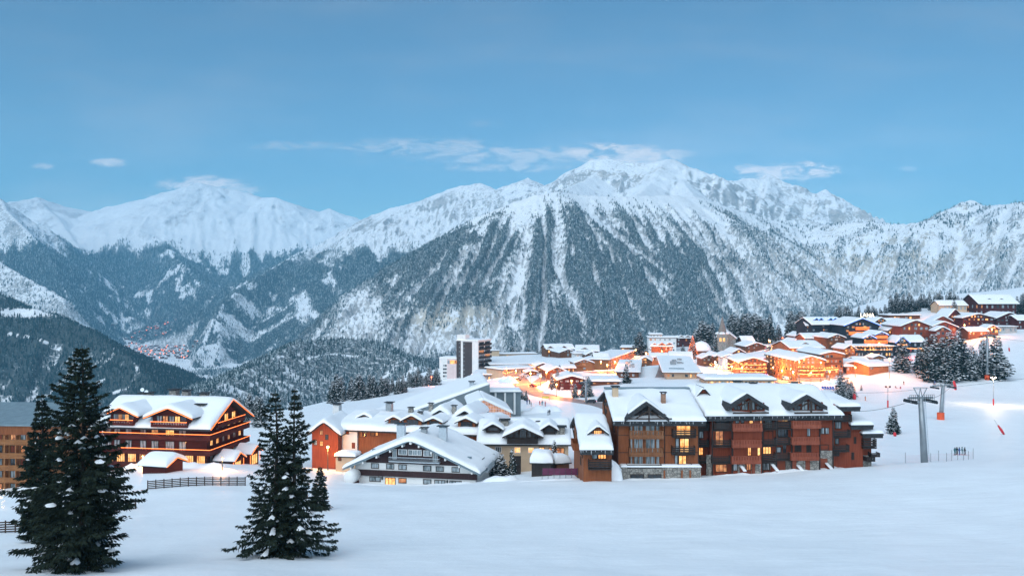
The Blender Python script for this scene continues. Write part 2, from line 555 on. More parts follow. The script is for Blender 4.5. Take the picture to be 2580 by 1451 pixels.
def fall_lines(R, T, X, Y, Z):
    """noise smeared along the fall line: gullies and ribs that run down the slope"""
    nr, nth = R.shape
    H = blur(Z, 14)
    gr = np.gradient(H, axis=0) / np.gradient(R, axis=0)
    gt = np.gradient(H, axis=1) / (np.gradient(T, axis=1) * R)
    gx = gr * np.sin(T) + gt * np.cos(T); gy = gr * np.cos(T) - gt * np.sin(T)
    nn = np.hypot(gx, gy) + 1e-6
    gx, gy = blur(gx / nn, 3), blur(gy / nn, 3)
    l0, dl = math.log(R[0, 0]), math.log(R[1, 0]) - math.log(R[0, 0])
    t0, dt = T[0, 0], T[0, 1] - T[0, 0]
    sc = np.interp(R, [1500, 4000, 9000], [.7, 1.0, 2.4])
    acc1 = np.zeros(R.shape); acc2 = np.zeros(R.shape)
    for sgn, steps in ((1, 15), (-1, 15)):
        x, y = X.copy(), Y.copy()
        for k in range(steps):
            r = np.hypot(x, y); t = np.arctan2(x, y)
            i = np.clip((np.log(r) - l0) / dl + .5, 0, nr - 1).astype(int)
            j = np.clip((t - t0) / dt + .5, 0, nth - 1).astype(int)
            x = x + sgn * gx[i, j] * 24 * sc; y = y + sgn * gy[i, j] * 24 * sc
            acc1 += vnoise(x / (30 * sc), y / (30 * sc))
            if k < 8:
                acc2 += vnoise(x / (17 * sc) + 50, y / (17 * sc))
    acc1 /= acc1.std(); acc2 /= acc2.std()
    g = np.tanh(.62 * acc1 + .50 * acc2)
    return g


def far_detail(x, y, best, gul, dst, gamp_):
    best = best + gul * gamp_ * .5 * np.clip(dst / 350, 0.05, 1)
    crag = np.clip((best - 150) / 500, 0, 1)
    best = best + 24 * crag * ridged(x / 260, y / 260, 5, 2.2, .55) * np.clip(dst / 150, .35, 1) + 5 * fbm(x / 60, y / 60, 4)
    return best


def build_far():
    nth, nr = 820, 640
    th = np.linspace(math.radians(-40), math.radians(40), nth)
    rr = np.exp(np.linspace(math.log(850), math.log(12500), nr))
    R, T = np.meshgrid(rr, th, indexing='ij')
    X, Y = R * np.sin(T), R * np.cos(T)
    x, y = X.ravel(), Y.ravel()
    z, gid, gamp_, dst = far_height(x, y)
    gul = fall_lines(R, T, X, Y, z.reshape(nr, nth)).ravel()
    z = far_detail(x, y, z, gul, dst, gamp_)
    px = CX + x / y * F; py = CY - z / y * F
    Z = z.reshape(nr, nth)
    # surface slope
    gr = np.gradient(Z, axis=0) / np.gradient(R, axis=0)
    gt = np.gradient(Z, axis=1) / (np.gradient(T, axis=1) * R)
    slope = np.hypot(gr, gt).ravel()

    def spot(cx, cy, rx, ry):
        return np.exp(-(((px - cx) / rx) ** 2 + ((py - cy) / ry) ** 2))
    # forest cover
    n1 = fbm(x / 230, y / 230, 4); n2 = fbm(x / 70, y / 70, 3)
    tl = np.where(gid == GROUPS.index('middle_ridge'), 215, 330) + 110 * n1 + 70 * gul
    wood = sstep(tl + 70, tl - 120, z)
    chute = sstep(-.95, -.45, gul + .35 * n2 + .3 * n1)
    g = lambda nm: gid == GROUPS.index(nm)
    fm = g('forested_mountain')
    right = sstep(1750, 2000, px)
    dens = np.where(fm, .05 + .95 * sstep(-.55 + .35 * right, .12 + .30 * right, gul + .22 * n2 + .12 * n1), .15 + .85 * chute)
    wood = wood * dens
    wood = np.where(fm, wood * (1 - .35 * right), wood)
    for a in [(905, 800, 45, 60), (1140, 850, 90, 30), (1180, 800, 60, 22), (1040, 880, 40, 20), (870, 850, 40, 16)]:
        wood = wood * (1 - .97 * np.where(fm, np.clip(spot(*a) * 1.5, 0, 1), 0))
    low = sstep(700, 800, py)
    wood = np.where(fm, np.maximum(wood, low * .9 * (1 - sstep(1300, 1180, px) * sstep(840, 790, py)) * (1 - np.clip(1.6 * (spot(1120, 850, 110, 45) + spot(890, 810, 70, 70)), 0, 1)) * sstep(-.75, -.25, gul + .3 * n2)), wood)
    wood = np.where(g('left_bluff'), wood * .35, wood)
    wood = np.where(g('summit_massif'), wood * .25, wood)
    wood = np.where(g('dark_hillside') | g('wooded_hill'), np.maximum(wood, .86 + .45 * n1 + .25 * np.minimum(gul, .3) + .2 * n2), wood)
    wood = np.where(g('wooded_hill'), wood * .80, wood)
    wood = np.where(g('dark_hillside'), wood * (1 - np.clip(1.5 * spot(60, 788, 80, 9), 0, 1)), wood)
    wood = np.where(g('valley'), .25 + .9 * n1, wood)
    wood = wood * (1 - np.where(g('valley') | g('snowy_range'), np.clip(2.2 * spot(370, 878, 100, 45), 0, 1), 0)) * (1 - np.clip(1.6 * spot(765, 775, 16, 32), 0, 1))
    wood = np.where(fm, wood * .84, wood)
    for line in ([(228, 1012), (275, 992), (300, 985), (324, 974)], [(232, 968), (262, 958)], [(655, 812), (700, 790), (735, 765), (768, 735)], [(610, 850), (645, 822)], [(520, 900), (560, 880), (600, 885)], [(20, 842), (90, 850), (150, 880)], [(760, 905), (830, 892), (900, 898)]):
        for (ax, ay), (bx, by) in zip(line[:-1], line[1:]):
            t = np.clip(((px - ax) * (bx - ax) + (py - ay) * (by - ay)) / ((bx - ax) ** 2 + (by - ay) ** 2), 0, 1)
            dd = np.hypot(px - ax - t * (bx - ax), (py - ay - t * (by - ay)) * 1.6)
            wood = wood * np.where(fm, 1, sstep(1.0, 2.8, dd + .8 * n2))
    wood = np.clip(wood, 0, 1)
    rock = sstep(.62, 1.15, slope + .25 * n2) * .55 + .12 * sstep(250, 600, z) * sstep(.1, .7, gul) + .10 * sstep(.45, .9, slope)
    tan = np.clip(spot(1150, 800, 110, 40) * 1.4 + spot(2250, 640, 280, 80) + spot(2400, 520, 80, 14) + spot(1640, 420, 150, 30) * .6, 0, 1)
    rock = rock + .55 * np.clip(spot(1110, 808, 70, 22) + spot(1200, 775, 50, 16), 0, 1) + .40 * spot(2230, 630, 260, 60) * sstep(-.3, .5, n1 + .8 * n2) + .2 * spot(1900, 690, 160, 90) * sstep(0, .5, n2)
    rn = ridged(x / 420, y / 420, 5, 2.1, .6)
    rn2 = fbm(x / 110 + 9, y / 110, 4)
    rock = rock + (.20 * sstep(.30, .95, rn + .25 * slope + .8 * rn2) + .22 * sstep(.1, .8, gul + .5 * rn2)) * sstep(150, 450, z) * np.where(g('forested_mountain'), .3, 1)
    rock = np.clip(rock, 0, .95)
    idx = np.arange(nr * nth).reshape(nr, nth)
    quads = np.stack([idx[:-1, :-1], idx[:-1, 1:], idx[1:, 1:], idx[1:, :-1]], -1).reshape(-1, 4)
    qg = gid[quads[:, 0]]
    labels = {'valley': 'blue shaded valley floor with snowy fields far below', 'snowy_range': 'broad snow covered mountain range far away on the left',
              'left_spur': 'craggy forested mountain spur at the left edge', 'left_bluff': 'pale snowy bluff with thin woods above the dark hillside',
              'dark_hillside': 'dark blue forested hillside dropping into the valley', 'middle_ridge': 'snow crested ridge sloping down into the valley with dark woods below',
              'forested_mountain': 'big mountain face striped with fir forest and snow gullies', 'summit_massif': 'rocky snow summits rising behind the forested mountain',
              'wooded_hill': 'low dark wooded hill beyond the village'}
    for gi, nm in enumerate(GROUPS):
        q = quads[qg == gi]
        if len(q) == 0:
            continue
        used, inv = np.unique(q.ravel(), return_inverse=True)
        me = np_mesh(nm, np.stack([x[used], y[used], z[used]], -1), inv.reshape(-1, 4))
        for an, av in (('rock', rock), ('wood', wood), ('tan', tan)):
            a = me.attributes.new(an, 'FLOAT', 'POINT'); a.data.foreach_set('value', av[used].astype(np.float32))
        nice = {'snowy_range': 'mountain_range', 'left_spur': 'mountain_spur', 'left_bluff': 'snowy_bluff', 'dark_hillside': 'forested_hillside', 'middle_ridge': 'mountain_ridge',
                'forested_mountain': 'mountain', 'summit_massif': 'mountain_summit', 'wooded_hill': 'wooded_hill', 'valley': 'valley_terrain'}[nm]
        o = link(nice, me, None, MATS['mountain'])
        tag(o, labels[nm], kind='structure')
    # ------------- trees: sample triangles' cells by area and forest cover, keep what faces the viewer's side
    el = (z / R.ravel()).reshape(nr, nth)
    hor = np.maximum.accumulate(el, axis=0)
    vis = (el > hor - .006)
    rs = np.random.RandomState(3)
    cellA = (np.gradient(R, axis=0) * np.gradient(T, axis=1) * R)
    per = np.interp(R, [900, 2500, 4000, 6000, 9000], [1 / 34., 1 / 34., 1 / 44., 1 / 85., 1 / 240.])
    W = wood.reshape(nr, nth)
    ex = cellA * per * np.clip(W, 0, 1) ** 1.25 * vis * (R < 9800) * (np.abs(T) < math.radians(34))
    ex = np.where(W < .06, 0, ex) + vis * (W > .004) * (W <= .2) * cellA * per * .02
    cnt = rs.poisson(ex)
    ii, jj = np.nonzero(cnt)
    rep = np.repeat(np.arange(len(ii)), cnt[ii, jj])
    ii, jj = ii[rep], jj[rep]
    fi, fj = np.clip(ii + rs.rand(len(ii)) - .5, 0, nr - 1.001), np.clip(jj + rs.rand(len(jj)) - .5, 0, nth - 1.001)
    i0, j0 = fi.astype(int), fj.astype(int)
    a, b = fi - i0, fj - j0

    def lerp(A):
        return (A[i0, j0] * (1 - a) * (1 - b) + A[i0 + 1, j0] * a * (1 - b) + A[i0, j0 + 1] * (1 - a) * b + A[i0 + 1, j0 + 1] * a * b)
    tx, ty, tz, tr = lerp(X), lerp(Y), lerp(Z), lerp(R)
    size = np.interp(tr, [900, 2500, 4000, 6000, 9000], [9, 9.5, 11, 15, 24]) * (.5 + .8 * rs.rand(len(tr)))
    return np.stack([tx, ty, tz - 1.0], -1), size, gid.reshape(nr, nth)[i0, j0]


def scatter_forest(name, label, pts, size, mat, snow_mat_name=None):
    me = bpy.data.meshes.new(name)
    me.vertices.add(len(pts)); me.vertices.foreach_set('co', pts.astype(np.float32).ravel())
    a = me.attributes.new('tree_size', 'FLOAT', 'POINT'); a.data.foreach_set('value', size.astype(np.float32))
    o = link(name, me)
    ng = bpy.data.node_groups.new(name, 'GeometryNodeTree')
    ng.interface.new_socket('Geometry', in_out='INPUT', socket_type='NodeSocketGeometry')
    ng.interface.new_socket('Geometry', in_out='OUTPUT', socket_type='NodeSocketGeometry')
    N, L = ng.nodes.new, ng.links.new
    gi, go = N('NodeGroupInput'), N('NodeGroupOutput')
    join = N('GeometryNodeJoinGeometry')
    for (r, z0, h) in ((.20, .06, .50), (.155, .34, .42), (.10, .62, .40)):
        c = N('GeometryNodeMeshCone'); c.inputs['Vertices'].default_value = 6; c.fill_type = 'NONE'
        c.inputs['Radius Top'].default_value = 0.0; c.inputs['Radius Bottom'].default_value = r; c.inputs['Depth'].default_value = h
        t = N('GeometryNodeTransform'); t.inputs['Translation'].default_value = (0, 0, z0)
        t.inputs['Rotation'].default_value = (0, 0, z0 * 5)
        L(c.outputs['Mesh'], t.inputs[0]); L(t.outputs[0], join.inputs[0])
    sm = N('GeometryNodeSetMaterial'); sm.inputs['Material'].default_value = mat
    L(join.outputs[0], sm.inputs[0])
    iop = N('GeometryNodeInstanceOnPoints')
    L(gi.outputs[0], iop.inputs['Points']); L(sm.outputs[0], iop.inputs['Instance'])
    na = N('GeometryNodeInputNamedAttribute'); na.data_type = 'FLOAT'; na.inputs[0].default_value = 'tree_size'
    rv = N('FunctionNodeRandomValue'); rv.data_type = 'FLOAT_VECTOR'
    rv.inputs[0].default_value = (-.06, -.06, 0); rv.inputs[1].default_value = (.06, .06, 6.28)
    L(rv.outputs[0], iop.inputs['Rotation'])
    L(na.outputs[0], iop.inputs['Scale'])
    L(iop.outputs[0], go.inputs[0])
    md = o.modifiers.new('forest', 'NODES'); md.node_group = ng
    me.materials.append(mat)
    tag(o, label, 'forest', kind='stuff')
    return o


def forest_mat(name, lo, hi, white):
    m, nt, b = new_mat(name)
    N, L = nt.nodes.new, nt.links.new
    geo = N('ShaderNodeNewGeometry')
    n = N('ShaderNodeTexNoise'); n.inputs['Scale'].default_value = .22; n.inputs['Detail'].default_value = 3; n.inputs['Roughness'].default_value = .7
    L(geo.outputs['Position'], n.inputs[0])
    oi = N('ShaderNodeObjectInfo')
    ad = N('ShaderNodeMath'); ad.operation = 'MULTIPLY_ADD'; L(oi.outputs['Random'], ad.inputs[0]); ad.inputs[1].default_value = .22; L(n.outputs[0], ad.inputs[2])
    r = N('ShaderNodeValToRGB')
    e = r.color_ramp.elements
    e[0].position = .40; e[0].color = (.014, .032, .034, 1)
    e[1].position = hi; e[1].color = (*white, 1)
    k = r.color_ramp.elements.new(lo); k.color = (.032, .060, .060, 1)
    L(ad.outputs[0], r.inputs[0]); L(r.outputs[0], b.inputs['Base Color'])
    b.inputs['Roughness'].default_value = .9; b.inputs['Specular IOR Level'].default_value = .05
    MATS[name] = m


forest_mat('far_conifer', .60, .80, (.60, .66, .68))
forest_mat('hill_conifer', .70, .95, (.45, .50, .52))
_pts, _size, _gid = build_far()
_hill = _gid == GROUPS.index('dark_hillside')
scatter_forest('mountain_forest', 'snow dusted fir forest striping the mountain slopes', _pts[~_hill], _size[~_hill], MATS['far_conifer'])
scatter_forest('hill_forest', 'dark dense fir forest on the hillside at the lower left', _pts[_hill], _size[_hill], MATS['hill_conifer'])

# ---------------------------------------------------------------- near ground
GP = [  # px, py, depth: points on the snow
    (1290, 1451, 66), (300, 1451, 66), (0, 1451, 64), (2580, 1451, 66), (1800, 1451, 66), (200, 1446, 70), (715, 1400, 80),
    (-400, 1451, 60), (3000, 1451, 62), (1290, 1320, 100), (400, 1330, 98), (2100, 1310, 100), (2580, 1300, 100), (1700, 1310, 100),
    (900, 1320, 100), (0, 1350, 100), (200, 1305, 112), (100, 1310, 116), (-300, 1350, 110),
    (1050, 1236, 138), (1250, 1226, 138), (1500, 1212, 136), (1700, 1208, 135), (1900, 1196, 136), (2100, 1178, 140), (2200, 1170, 145), (2400, 1158, 155), (2580, 1150, 165),
    (850, 1226, 138), (650, 1228, 138), (490, 1228, 137), (370, 1232, 137), (300, 1250, 132), (2330, 1173, 165), (3000, 1130, 170),
    (430, 1190, 152), (560, 1178, 162), (340, 1165, 178), (620, 1175, 165), (130, 1228, 175), (0, 1236, 188), (-200, 1240, 200),
    (900, 1222, 165), (1100, 1224, 165), (1300, 1198, 163), (1440, 1196, 155), (1650, 1212, 146), (1900, 1203, 152), (2100, 1185, 156), (2220, 1170, 165),
    (840, 1180, 195), (1200, 1150, 215), (1350, 1085, 250), (1000, 1120, 240), (1750, 1110, 210), (2000, 1110, 210),
    (2415, 1150, 200), (2250, 1094, 262), (2370, 1056, 300), (2503, 1016, 360), (2580, 1000, 385), (2240, 1020, 340), (2750, 990, 380),
    (2280, 967, 425), (2340, 950, 430), (2280, 937, 450), (2480, 952, 430), (2500, 905, 480), (2560, 845, 560), (2600, 828, 590), (2180, 960, 430), (2140, 935, 455), (2800, 820, 560),
    (1350, 1010, 330), (1500, 1012, 330), (1420, 990, 370), (1330, 972, 405), (1310, 945, 470), (1960, 955, 425), (1960, 875, 640), 
    (1200, 965, 545), (2580, 727, 920),
    (2800, 700, 950), (2200, 760, 850), 
    (1040, 975, 500), (900, 1005, 450), (700, 1040, 400), (500, 1060, 320), (300, 1070, 330), (0, 1130, 330), (-300, 1150, 330),
    (600, 1060, 520), (300, 1130, 600), (0, 1200, 600), (1000, 960, 640), (1250, 930, 720), (1400, 905, 760), (1600, 895, 800), (1900, 865, 800), 
]
_g = np.array([tuple(at(*p)) for p in GP])
_extra = [(0, 20, -10), (0, -20, -3), (-120, 20, -14), (120, 20, -8), (-60, 45, -18), (60, 45, -16), (0, 45, -16.5), (-300, 60, -40), (300, 60, -14), (400, 200, -30),
          (-500, 700, -300), (-200, 800, -230), (0, 1000, -180), (200, 1050, -170), (450, 1200, -160), (700, 1250, -90), (-700, 300, -200), (-100, 1250, -260), (900, 900, 20), (700, 500, -10), (600, 300, -30), (800, 1300, -120),
          (-400, 1250, -330), (-900, 900, -350), (250, 1300, -240), (500, 1500, -260)]
# feet of the village houses
_feet = [(35.0, 645.1, -51.5), (38.5, 616.3, -49.0), (55.4, 642.4, -51.0), (45.9, 593.6, -48.3), (42.6, 523.5, -51.8), (56.5, 551.0, -54.6), (70.4, 580.5, -53.9), (93.8, 691.7, -52.7), (58.1, 439.1, -45.0), (119.0, 692.0, -50.5), (142.5, 722.3, -48.1), (103.3, 602.0, -46.7), (96.9, 501.9, -42.6), (80.9, 417.1, -43.1), (129.8, 522.7, -48.5), (126.7, 538.0, -48.7), (129.8, 472.7, -48.2), (173.5, 623.5, -46.6), (178.8, 663.0, -46.5), (100.6, 387.7, -42.6), (42.0, 397.7, -43.7), (26.2, 388.4, -45.1), (21.7, 433.6, -45.1), (9.7, 453.4, -45.1), (3.5, 565.4, -53.5), (-13.6, 482.6, -51.4), (1.9, 478.5, -47.1), (1.4, 706.7, -57.3), (-14.1, 693.7, -56.5), (150.5, 443.4, -47.5), (165.5, 455.4, -47.4), (172.4, 514.0, -46.4), (189.4, 493.3, -41.7), (179.4, 453.5, -43.4), (184.8, 445.2, -41.9), (226.3, 568.4, -31.7), (212.3, 590.5, -32.2), (204.2, 592.5, -32.2), (212.7, 523.1, -42.6), (223.1, 531.1, -43.3), (206.0, 503.4, -39.9), (197.0, 533.5, -37.4), (195.3, 563.5, -38.3), (232.3, 523.2, -38.6), (244.1, 531.4, -39.7), (249.2, 593.3, -30.4), (263.2, 603.2, -30.9), (305.7, 683.0, -25.7), (251.8, 547.7, -36.5), (276.8, 562.2, -37.5), (263.9, 537.7, -35.8), (348.9, 693.4, -18.9), (384.4, 694.6, -22.3), (320.4, 603.4, -28.7), (347.2, 612.7, -29.2), (309.4, 613.4, -29.2), (295.9, 558.4, -30.6), (308.1, 563.0, -29.9), (323.6, 572.6, -29.3), (358.2, 603.7, -28.7), (428.1, 723.5, -22.0)]
_g = np.vstack([_g, np.array(_extra, float), np.array(_feet, float)])


def _tps_fit(p):
    n = len(p)
    S = 100.0
    q = p[:, :2] / S
    d2 = ((q[:, None] - q[None]) ** 2).sum(-1)
    K = np.where(d2 > 0, .5 * d2 * np.log(d2 + 1e-20), 0) + np.eye(n) * .03
    Pm = np.hstack([np.ones((n, 1)), q])
    A = np.zeros((n + 3, n + 3)); A[:n, :n] = K; A[:n, n:] = Pm; A[n:, :n] = Pm.T
    w = np.linalg.solve(A, np.concatenate([p[:, 2], np.zeros(3)]))
    return q, w, S


_TPS = _tps_fit(_g)


def ground_z(x, y, detail=True):
    q, w, S = _TPS
    x = np.atleast_1d(np.asarray(x, float)); y = np.atleast_1d(np.asarray(y, float))
    z = w[-3] + w[-2] * x / S + w[-1] * y / S
    for i in range(len(q)):
        d2 = (x / S - q[i, 0]) ** 2 + (y / S - q[i, 1]) ** 2
        z = z + w[i] * .5 * d2 * np.log(d2 + 1e-20)
    if detail:
        r = np.hypot(x, y)
        z = z + .34 * fbm(x / 15, y / 15, 3) * np.clip(r / 60, .3, 1) + .16 * fbm(x / 4.5, y / 6, 3) * sstep(200, 60, r)
        z = z + .35 * np.exp(-((y - 137 - x * .05) / 4.0) ** 2) * (fbm(x / 6, y / 6, 3)) * (np.abs(x) < 70)
    return z


def gz(x, y):
    return float(ground_z(x, y)[0])


def on_ground(px, d, dz=0.0):
    x = (px - CX) / F * d
    return Vector((x, d, gz(x, d) + dz))


def build_ground():
    nth, nr = 420, 430
    th = np.linspace(math.radians(-56), math.radians(56), nth)
    rr = np.exp(np.linspace(math.log(3.5), math.log(1500), nr))
    R, T = np.meshgrid(rr, th, indexing='ij')
    x, y = (R * np.sin(T)).ravel(), (R * np.cos(T)).ravel()
    z = ground_z(x, y)
    idx = np.arange(nr * nth).reshape(nr, nth)
    quads = np.stack([idx[:-1, :-1], idx[:-1, 1:], idx[1:, 1:], idx[1:, :-1]], -1).reshape(-1, 4)
    o = link('snow_ground', np_mesh('snow_ground', np.stack([x, y, z], -1), quads), None, MATS['ground_snow'])
    tag(o, 'smooth blue white snow slope in front of and around the village', kind='structure')


build_ground()
# ---------------------------------------------------------------- building materials
def wood(name, c1, c2, vertical=True, plank=.35):
    m, nt, b = new_mat(name)
    N, L = nt.nodes.new, nt.links.new
    tc = N('ShaderNodeTexCoord')
    mp = N('ShaderNodeMapping'); L(tc.outputs['Object'], mp.inputs[0])
    mp.inputs['Scale'].default_value = (5, 5, .35) if vertical else (.35, .35, 6)
    n = N('ShaderNodeTexNoise'); n.inputs['Scale'].default_value = 1.0; n.inputs['Detail'].default_value = 4; n.inputs['Roughness'].default_value = .65
    L(mp.outputs[0], n.inputs[0])
    n2 = N('ShaderNodeTexNoise'); n2.inputs['Scale'].default_value = .25; n2.inputs['Detail'].default_value = 2
    L(tc.outputs['Object'], n2.inputs[0])
    ad = N('ShaderNodeMath'); ad.operation = 'MULTIPLY_ADD'; L(n2.outputs[0], ad.inputs[0]); ad.inputs[1].default_value = .5; L(n.outputs[0], ad.inputs[2])
    r = N('ShaderNodeValToRGB'); e = r.color_ramp.elements
    e[0].position = .55; e[1].position = .95
    e[0].color = (*c1, 1); e[1].color = (*c2, 1)
    L(ad.outputs[0], r.inputs[0]); L(r.outputs[0], b.inputs['Base Color'])
    bp = N('ShaderNodeBump'); bp.inputs['Strength'].default_value = .5; bp.inputs['Distance'].default_value = .03
    L(n.outputs[0], bp.inputs['Height']); L(bp.outputs[0], b.inputs['Normal'])
    b.inputs['Roughness'].default_value = .75; b.inputs['Specular IOR Level'].default_value = .2
    MATS[name] = m


wood('wood_tan', (.20, .060, .023), (.32, .112, .046))
wood('wood_red', (.19, .040, .020), (.29, .070, .034))
wood('wood_wine', (.050, .009, .008), (.090, .018, .014), False)
wood('wood_brown', (.10, .042, .020), (.18, .075, .036), False)
wood('wood_honey', (.24, .10, .04), (.38, .17, .07), False)
wood('wood_dark', (.022, .018, .017), (.05, .038, .034))
wood('wood_plum', (.030, .016, .017), (.055, .030, .030))
wood('wood_navy', (.012, .020, .030), (.025, .036, .050), False)
wood('balcony_brown', (.17, .07, .032), (.26, .115, .055))
wood('balcony_red', (.21, .055, .032), (.31, .090, .052))
simple('plaster_white', (.74, .74, .72), .85, noise=.06, nscale=.5, bump=.01)
simple('plaster_cream', (.55, .40, .27), .85, noise=.08, nscale=.5, bump=.01)
simple('plaster_pink', (.68, .55, .53), .85, noise=.05, nscale=.4)
simple('concrete', (.42, .41, .40), .85, noise=.12, nscale=.6, bump=.01)
simple('metal_grey', (.30, .33, .35), .45, metal=.6, noise=.12, nscale=.7)
simple('metal_dark', (.035, .045, .05), .5, metal=.3)
simple('metal_light', (.50, .56, .60), .35, metal=.7, noise=.1, nscale=2)
simple('cladding_grey', (.16, .20, .22), .5, noise=.12, nscale=.3)
simple('roof_edge', (.035, .037, .040), .8, noise=.35, nscale=2.5, bump=.05)
simple('roof_tin', (.17, .23, .26), .5, noise=.15, nscale=.8)
simple('tower_brown', (.055, .045, .045), .6, noise=.15, nscale=.2)
simple('spire_stone', (.20, .18, .16), .9, noise=.2, nscale=1.0)
simple('brick', (.30, .17, .11), .85, noise=.25, nscale=4)
simple('beam', (.045, .028, .020), .7, noise=.3, nscale=3)
simple('orange_pad', (.75, .10, .03), .6, noise=.1, nscale=2)
simple('red_cloth', (.60, .035, .045), .7, noise=.15, nscale=2)
simple('purple_screen', (.13, .03, .07), .25, noise=.2, nscale=.6)
simple('blue_cloth', (.03, .12, .45), .7)
simple('asphalt_slush', (.30, .24, .22), .6, noise=.28, nscale=.25, bump=.03)
simple('black_cloth', (.02, .02, .025), .8)
simple('skin', (.45, .27, .19), .6)
simple('tyre', (.02, .02, .02), .8)
simple('led_orange', (.8, .3, .1), .5, emit=(1.0, .17, .03), estr=1.7)
simple('led_blue', (.2, .4, .9), .5, emit=(.05, .22, 1.0), estr=1.4)
simple('bulb_warm', (1, .8, .5), .5, emit=(1.0, .58, .20), estr=5.0)
simple('bulb_gold', (1, .6, .3), .5, emit=(1.0, .34, .06), estr=1.8)
simple('bulb_white', (1, 1, 1), .5, emit=(1.0, .86, .62), estr=8.0)
simple('bulb_red', (1, .2, .1), .5, emit=(1.0, .04, .02), estr=2.0)
simple('sign_white', (.9, .9, .9), .5, emit=(1.0, .80, .50), estr=1.2)
simple('sign_magenta', (.9, .3, .9), .5, emit=(.9, .25, .85), estr=1.6)
simple('sign_green', (.2, .8, .3), .5, emit=(.05, .55, .10), estr=.8)
simple('sign_yellow', (.75, .62, .10), .6)
simple('balcony_painted_glow', (.55, .17, .05), .7, noise=.2, nscale=1.0)  # orange backlight put into the board colour; the boards emit nothing


def stone_mat():
    m, nt, b = new_mat('stone')
    N, L = nt.nodes.new, nt.links.new
    tc = N('ShaderNodeTexCoord')
    v = N('ShaderNodeTexVoronoi'); v.inputs['Scale'].default_value = 2.2; L(tc.outputs['Object'], v.inputs[0])
    ve = N('ShaderNodeTexVoronoi'); ve.feature = 'DISTANCE_TO_EDGE'; ve.inputs['Scale'].default_value = 2.2; L(tc.outputs['Object'], ve.inputs[0])
    r = N('ShaderNodeValToRGB'); e = r.color_ramp.elements
    e[0].color = (.20, .19, .17, 1); e[1].color = (.46, .43, .38, 1)
    bw = N('ShaderNodeRGBToBW'); L(v.outputs['Color'], bw.inputs[0]); L(bw.outputs[0], r.inputs[0])
    mr = N('ShaderNodeMapRange'); L(ve.outputs[0], mr.inputs[0]); mr.inputs[1].default_value = .0; mr.inputs[2].default_value = .09
    mx = N('ShaderNodeMix'); mx.data_type = 'RGBA'; L(mr.outputs[0], mx.inputs[0]); mx.inputs[6].default_value = (.12, .115, .11, 1); L(r.outputs[0], mx.inputs[7])
    L(mx.outputs[2], b.inputs['Base Color'])
    bp = N('ShaderNodeBump'); bp.inputs['Distance'].default_value = .06; L(mr.outputs[0], bp.inputs['Height']); L(bp.outputs[0], b.inputs['Normal'])
    b.inputs['Roughness'].default_value = .9
    MATS['stone'] = m


stone_mat()


def pane_mats():
    # unlit pane: pale curtain folds behind reflecting glass
    m, nt, b = new_mat('glass_curtain')
    N, L = nt.nodes.new, nt.links.new
    geo = N('ShaderNodeNewGeometry')
    mp = N('ShaderNodeMapping'); mp.inputs['Scale'].default_value = (3.2, 3.2, .25); L(geo.outputs['Position'], mp.inputs[0])
    n = N('ShaderNodeTexNoise'); n.inputs['Scale'].default_value = 1.3; n.inputs['Detail'].default_value = 3; L(mp.outputs[0], n.inputs[0])
    r = N('ShaderNodeValToRGB'); e = r.color_ramp.elements
    e[0].position = .40; e[0].color = (.09, .12, .13, 1); e[1].position = .56; e[1].color = (.40, .46, .49, 1)
    L(n.outputs[0], r.inputs[0]); L(r.outputs[0], b.inputs['Base Color'])
    b.inputs['Roughness'].default_value = .12; b.inputs['Specular IOR Level'].default_value = .6
    MATS['glass_curtain'] = m
    m, nt, b = new_mat('glass_dark')
    b.inputs['Base Color'].default_value = (.03, .04, .05, 1); b.inputs['Roughness'].default_value = .08; b.inputs['Specular IOR Level'].default_value = .8
    MATS['glass_dark'] = m
    # lit pane: a warm room seen through glass
    for nm, hot, mid, dark, k in (('glass_lit', (1.0, .62, .25), (1.0, .40, .10), (.35, .09, .02), .85), ('glass_dim', (.9, .42, .16), (.55, .17, .05), (.10, .03, .015), .45)):
        m, nt, b = new_mat(nm)
        N, L = nt.nodes.new, nt.links.new
        geo = N('ShaderNodeNewGeometry')
        n = N('ShaderNodeTexNoise'); n.inputs['Scale'].default_value = 1.1; n.inputs['Detail'].default_value = 4; n.inputs['Roughness'].default_value = .7
        L(geo.outputs['Position'], n.inputs[0])
        r = N('ShaderNodeValToRGB'); e = r.color_ramp.elements
        e[0].position = .33; e[0].color = (*dark, 1); e[1].position = .62; e[1].color = (*hot, 1)
        x = r.color_ramp.elements.new(.46); x.color = (*mid, 1)
        L(n.outputs[0], r.inputs[0]); L(r.outputs[0], b.inputs['Emission Color'])
        b.inputs['Emission Strength'].default_value = k
        b.inputs['Base Color'].default_value = (.1, .06, .04, 1); b.inputs['Roughness'].default_value = .15
        MATS[nm] = m


pane_mats()


# ---------------------------------------------------------------- building kit
def solve_width(xl, xr, d, yaw):
    c, s = math.cos(yaw), math.sin(yaw)
    k = (xr - CX) / F
    X = (xl - CX) / F * d
    return (k * d - X) / (c - k * s)


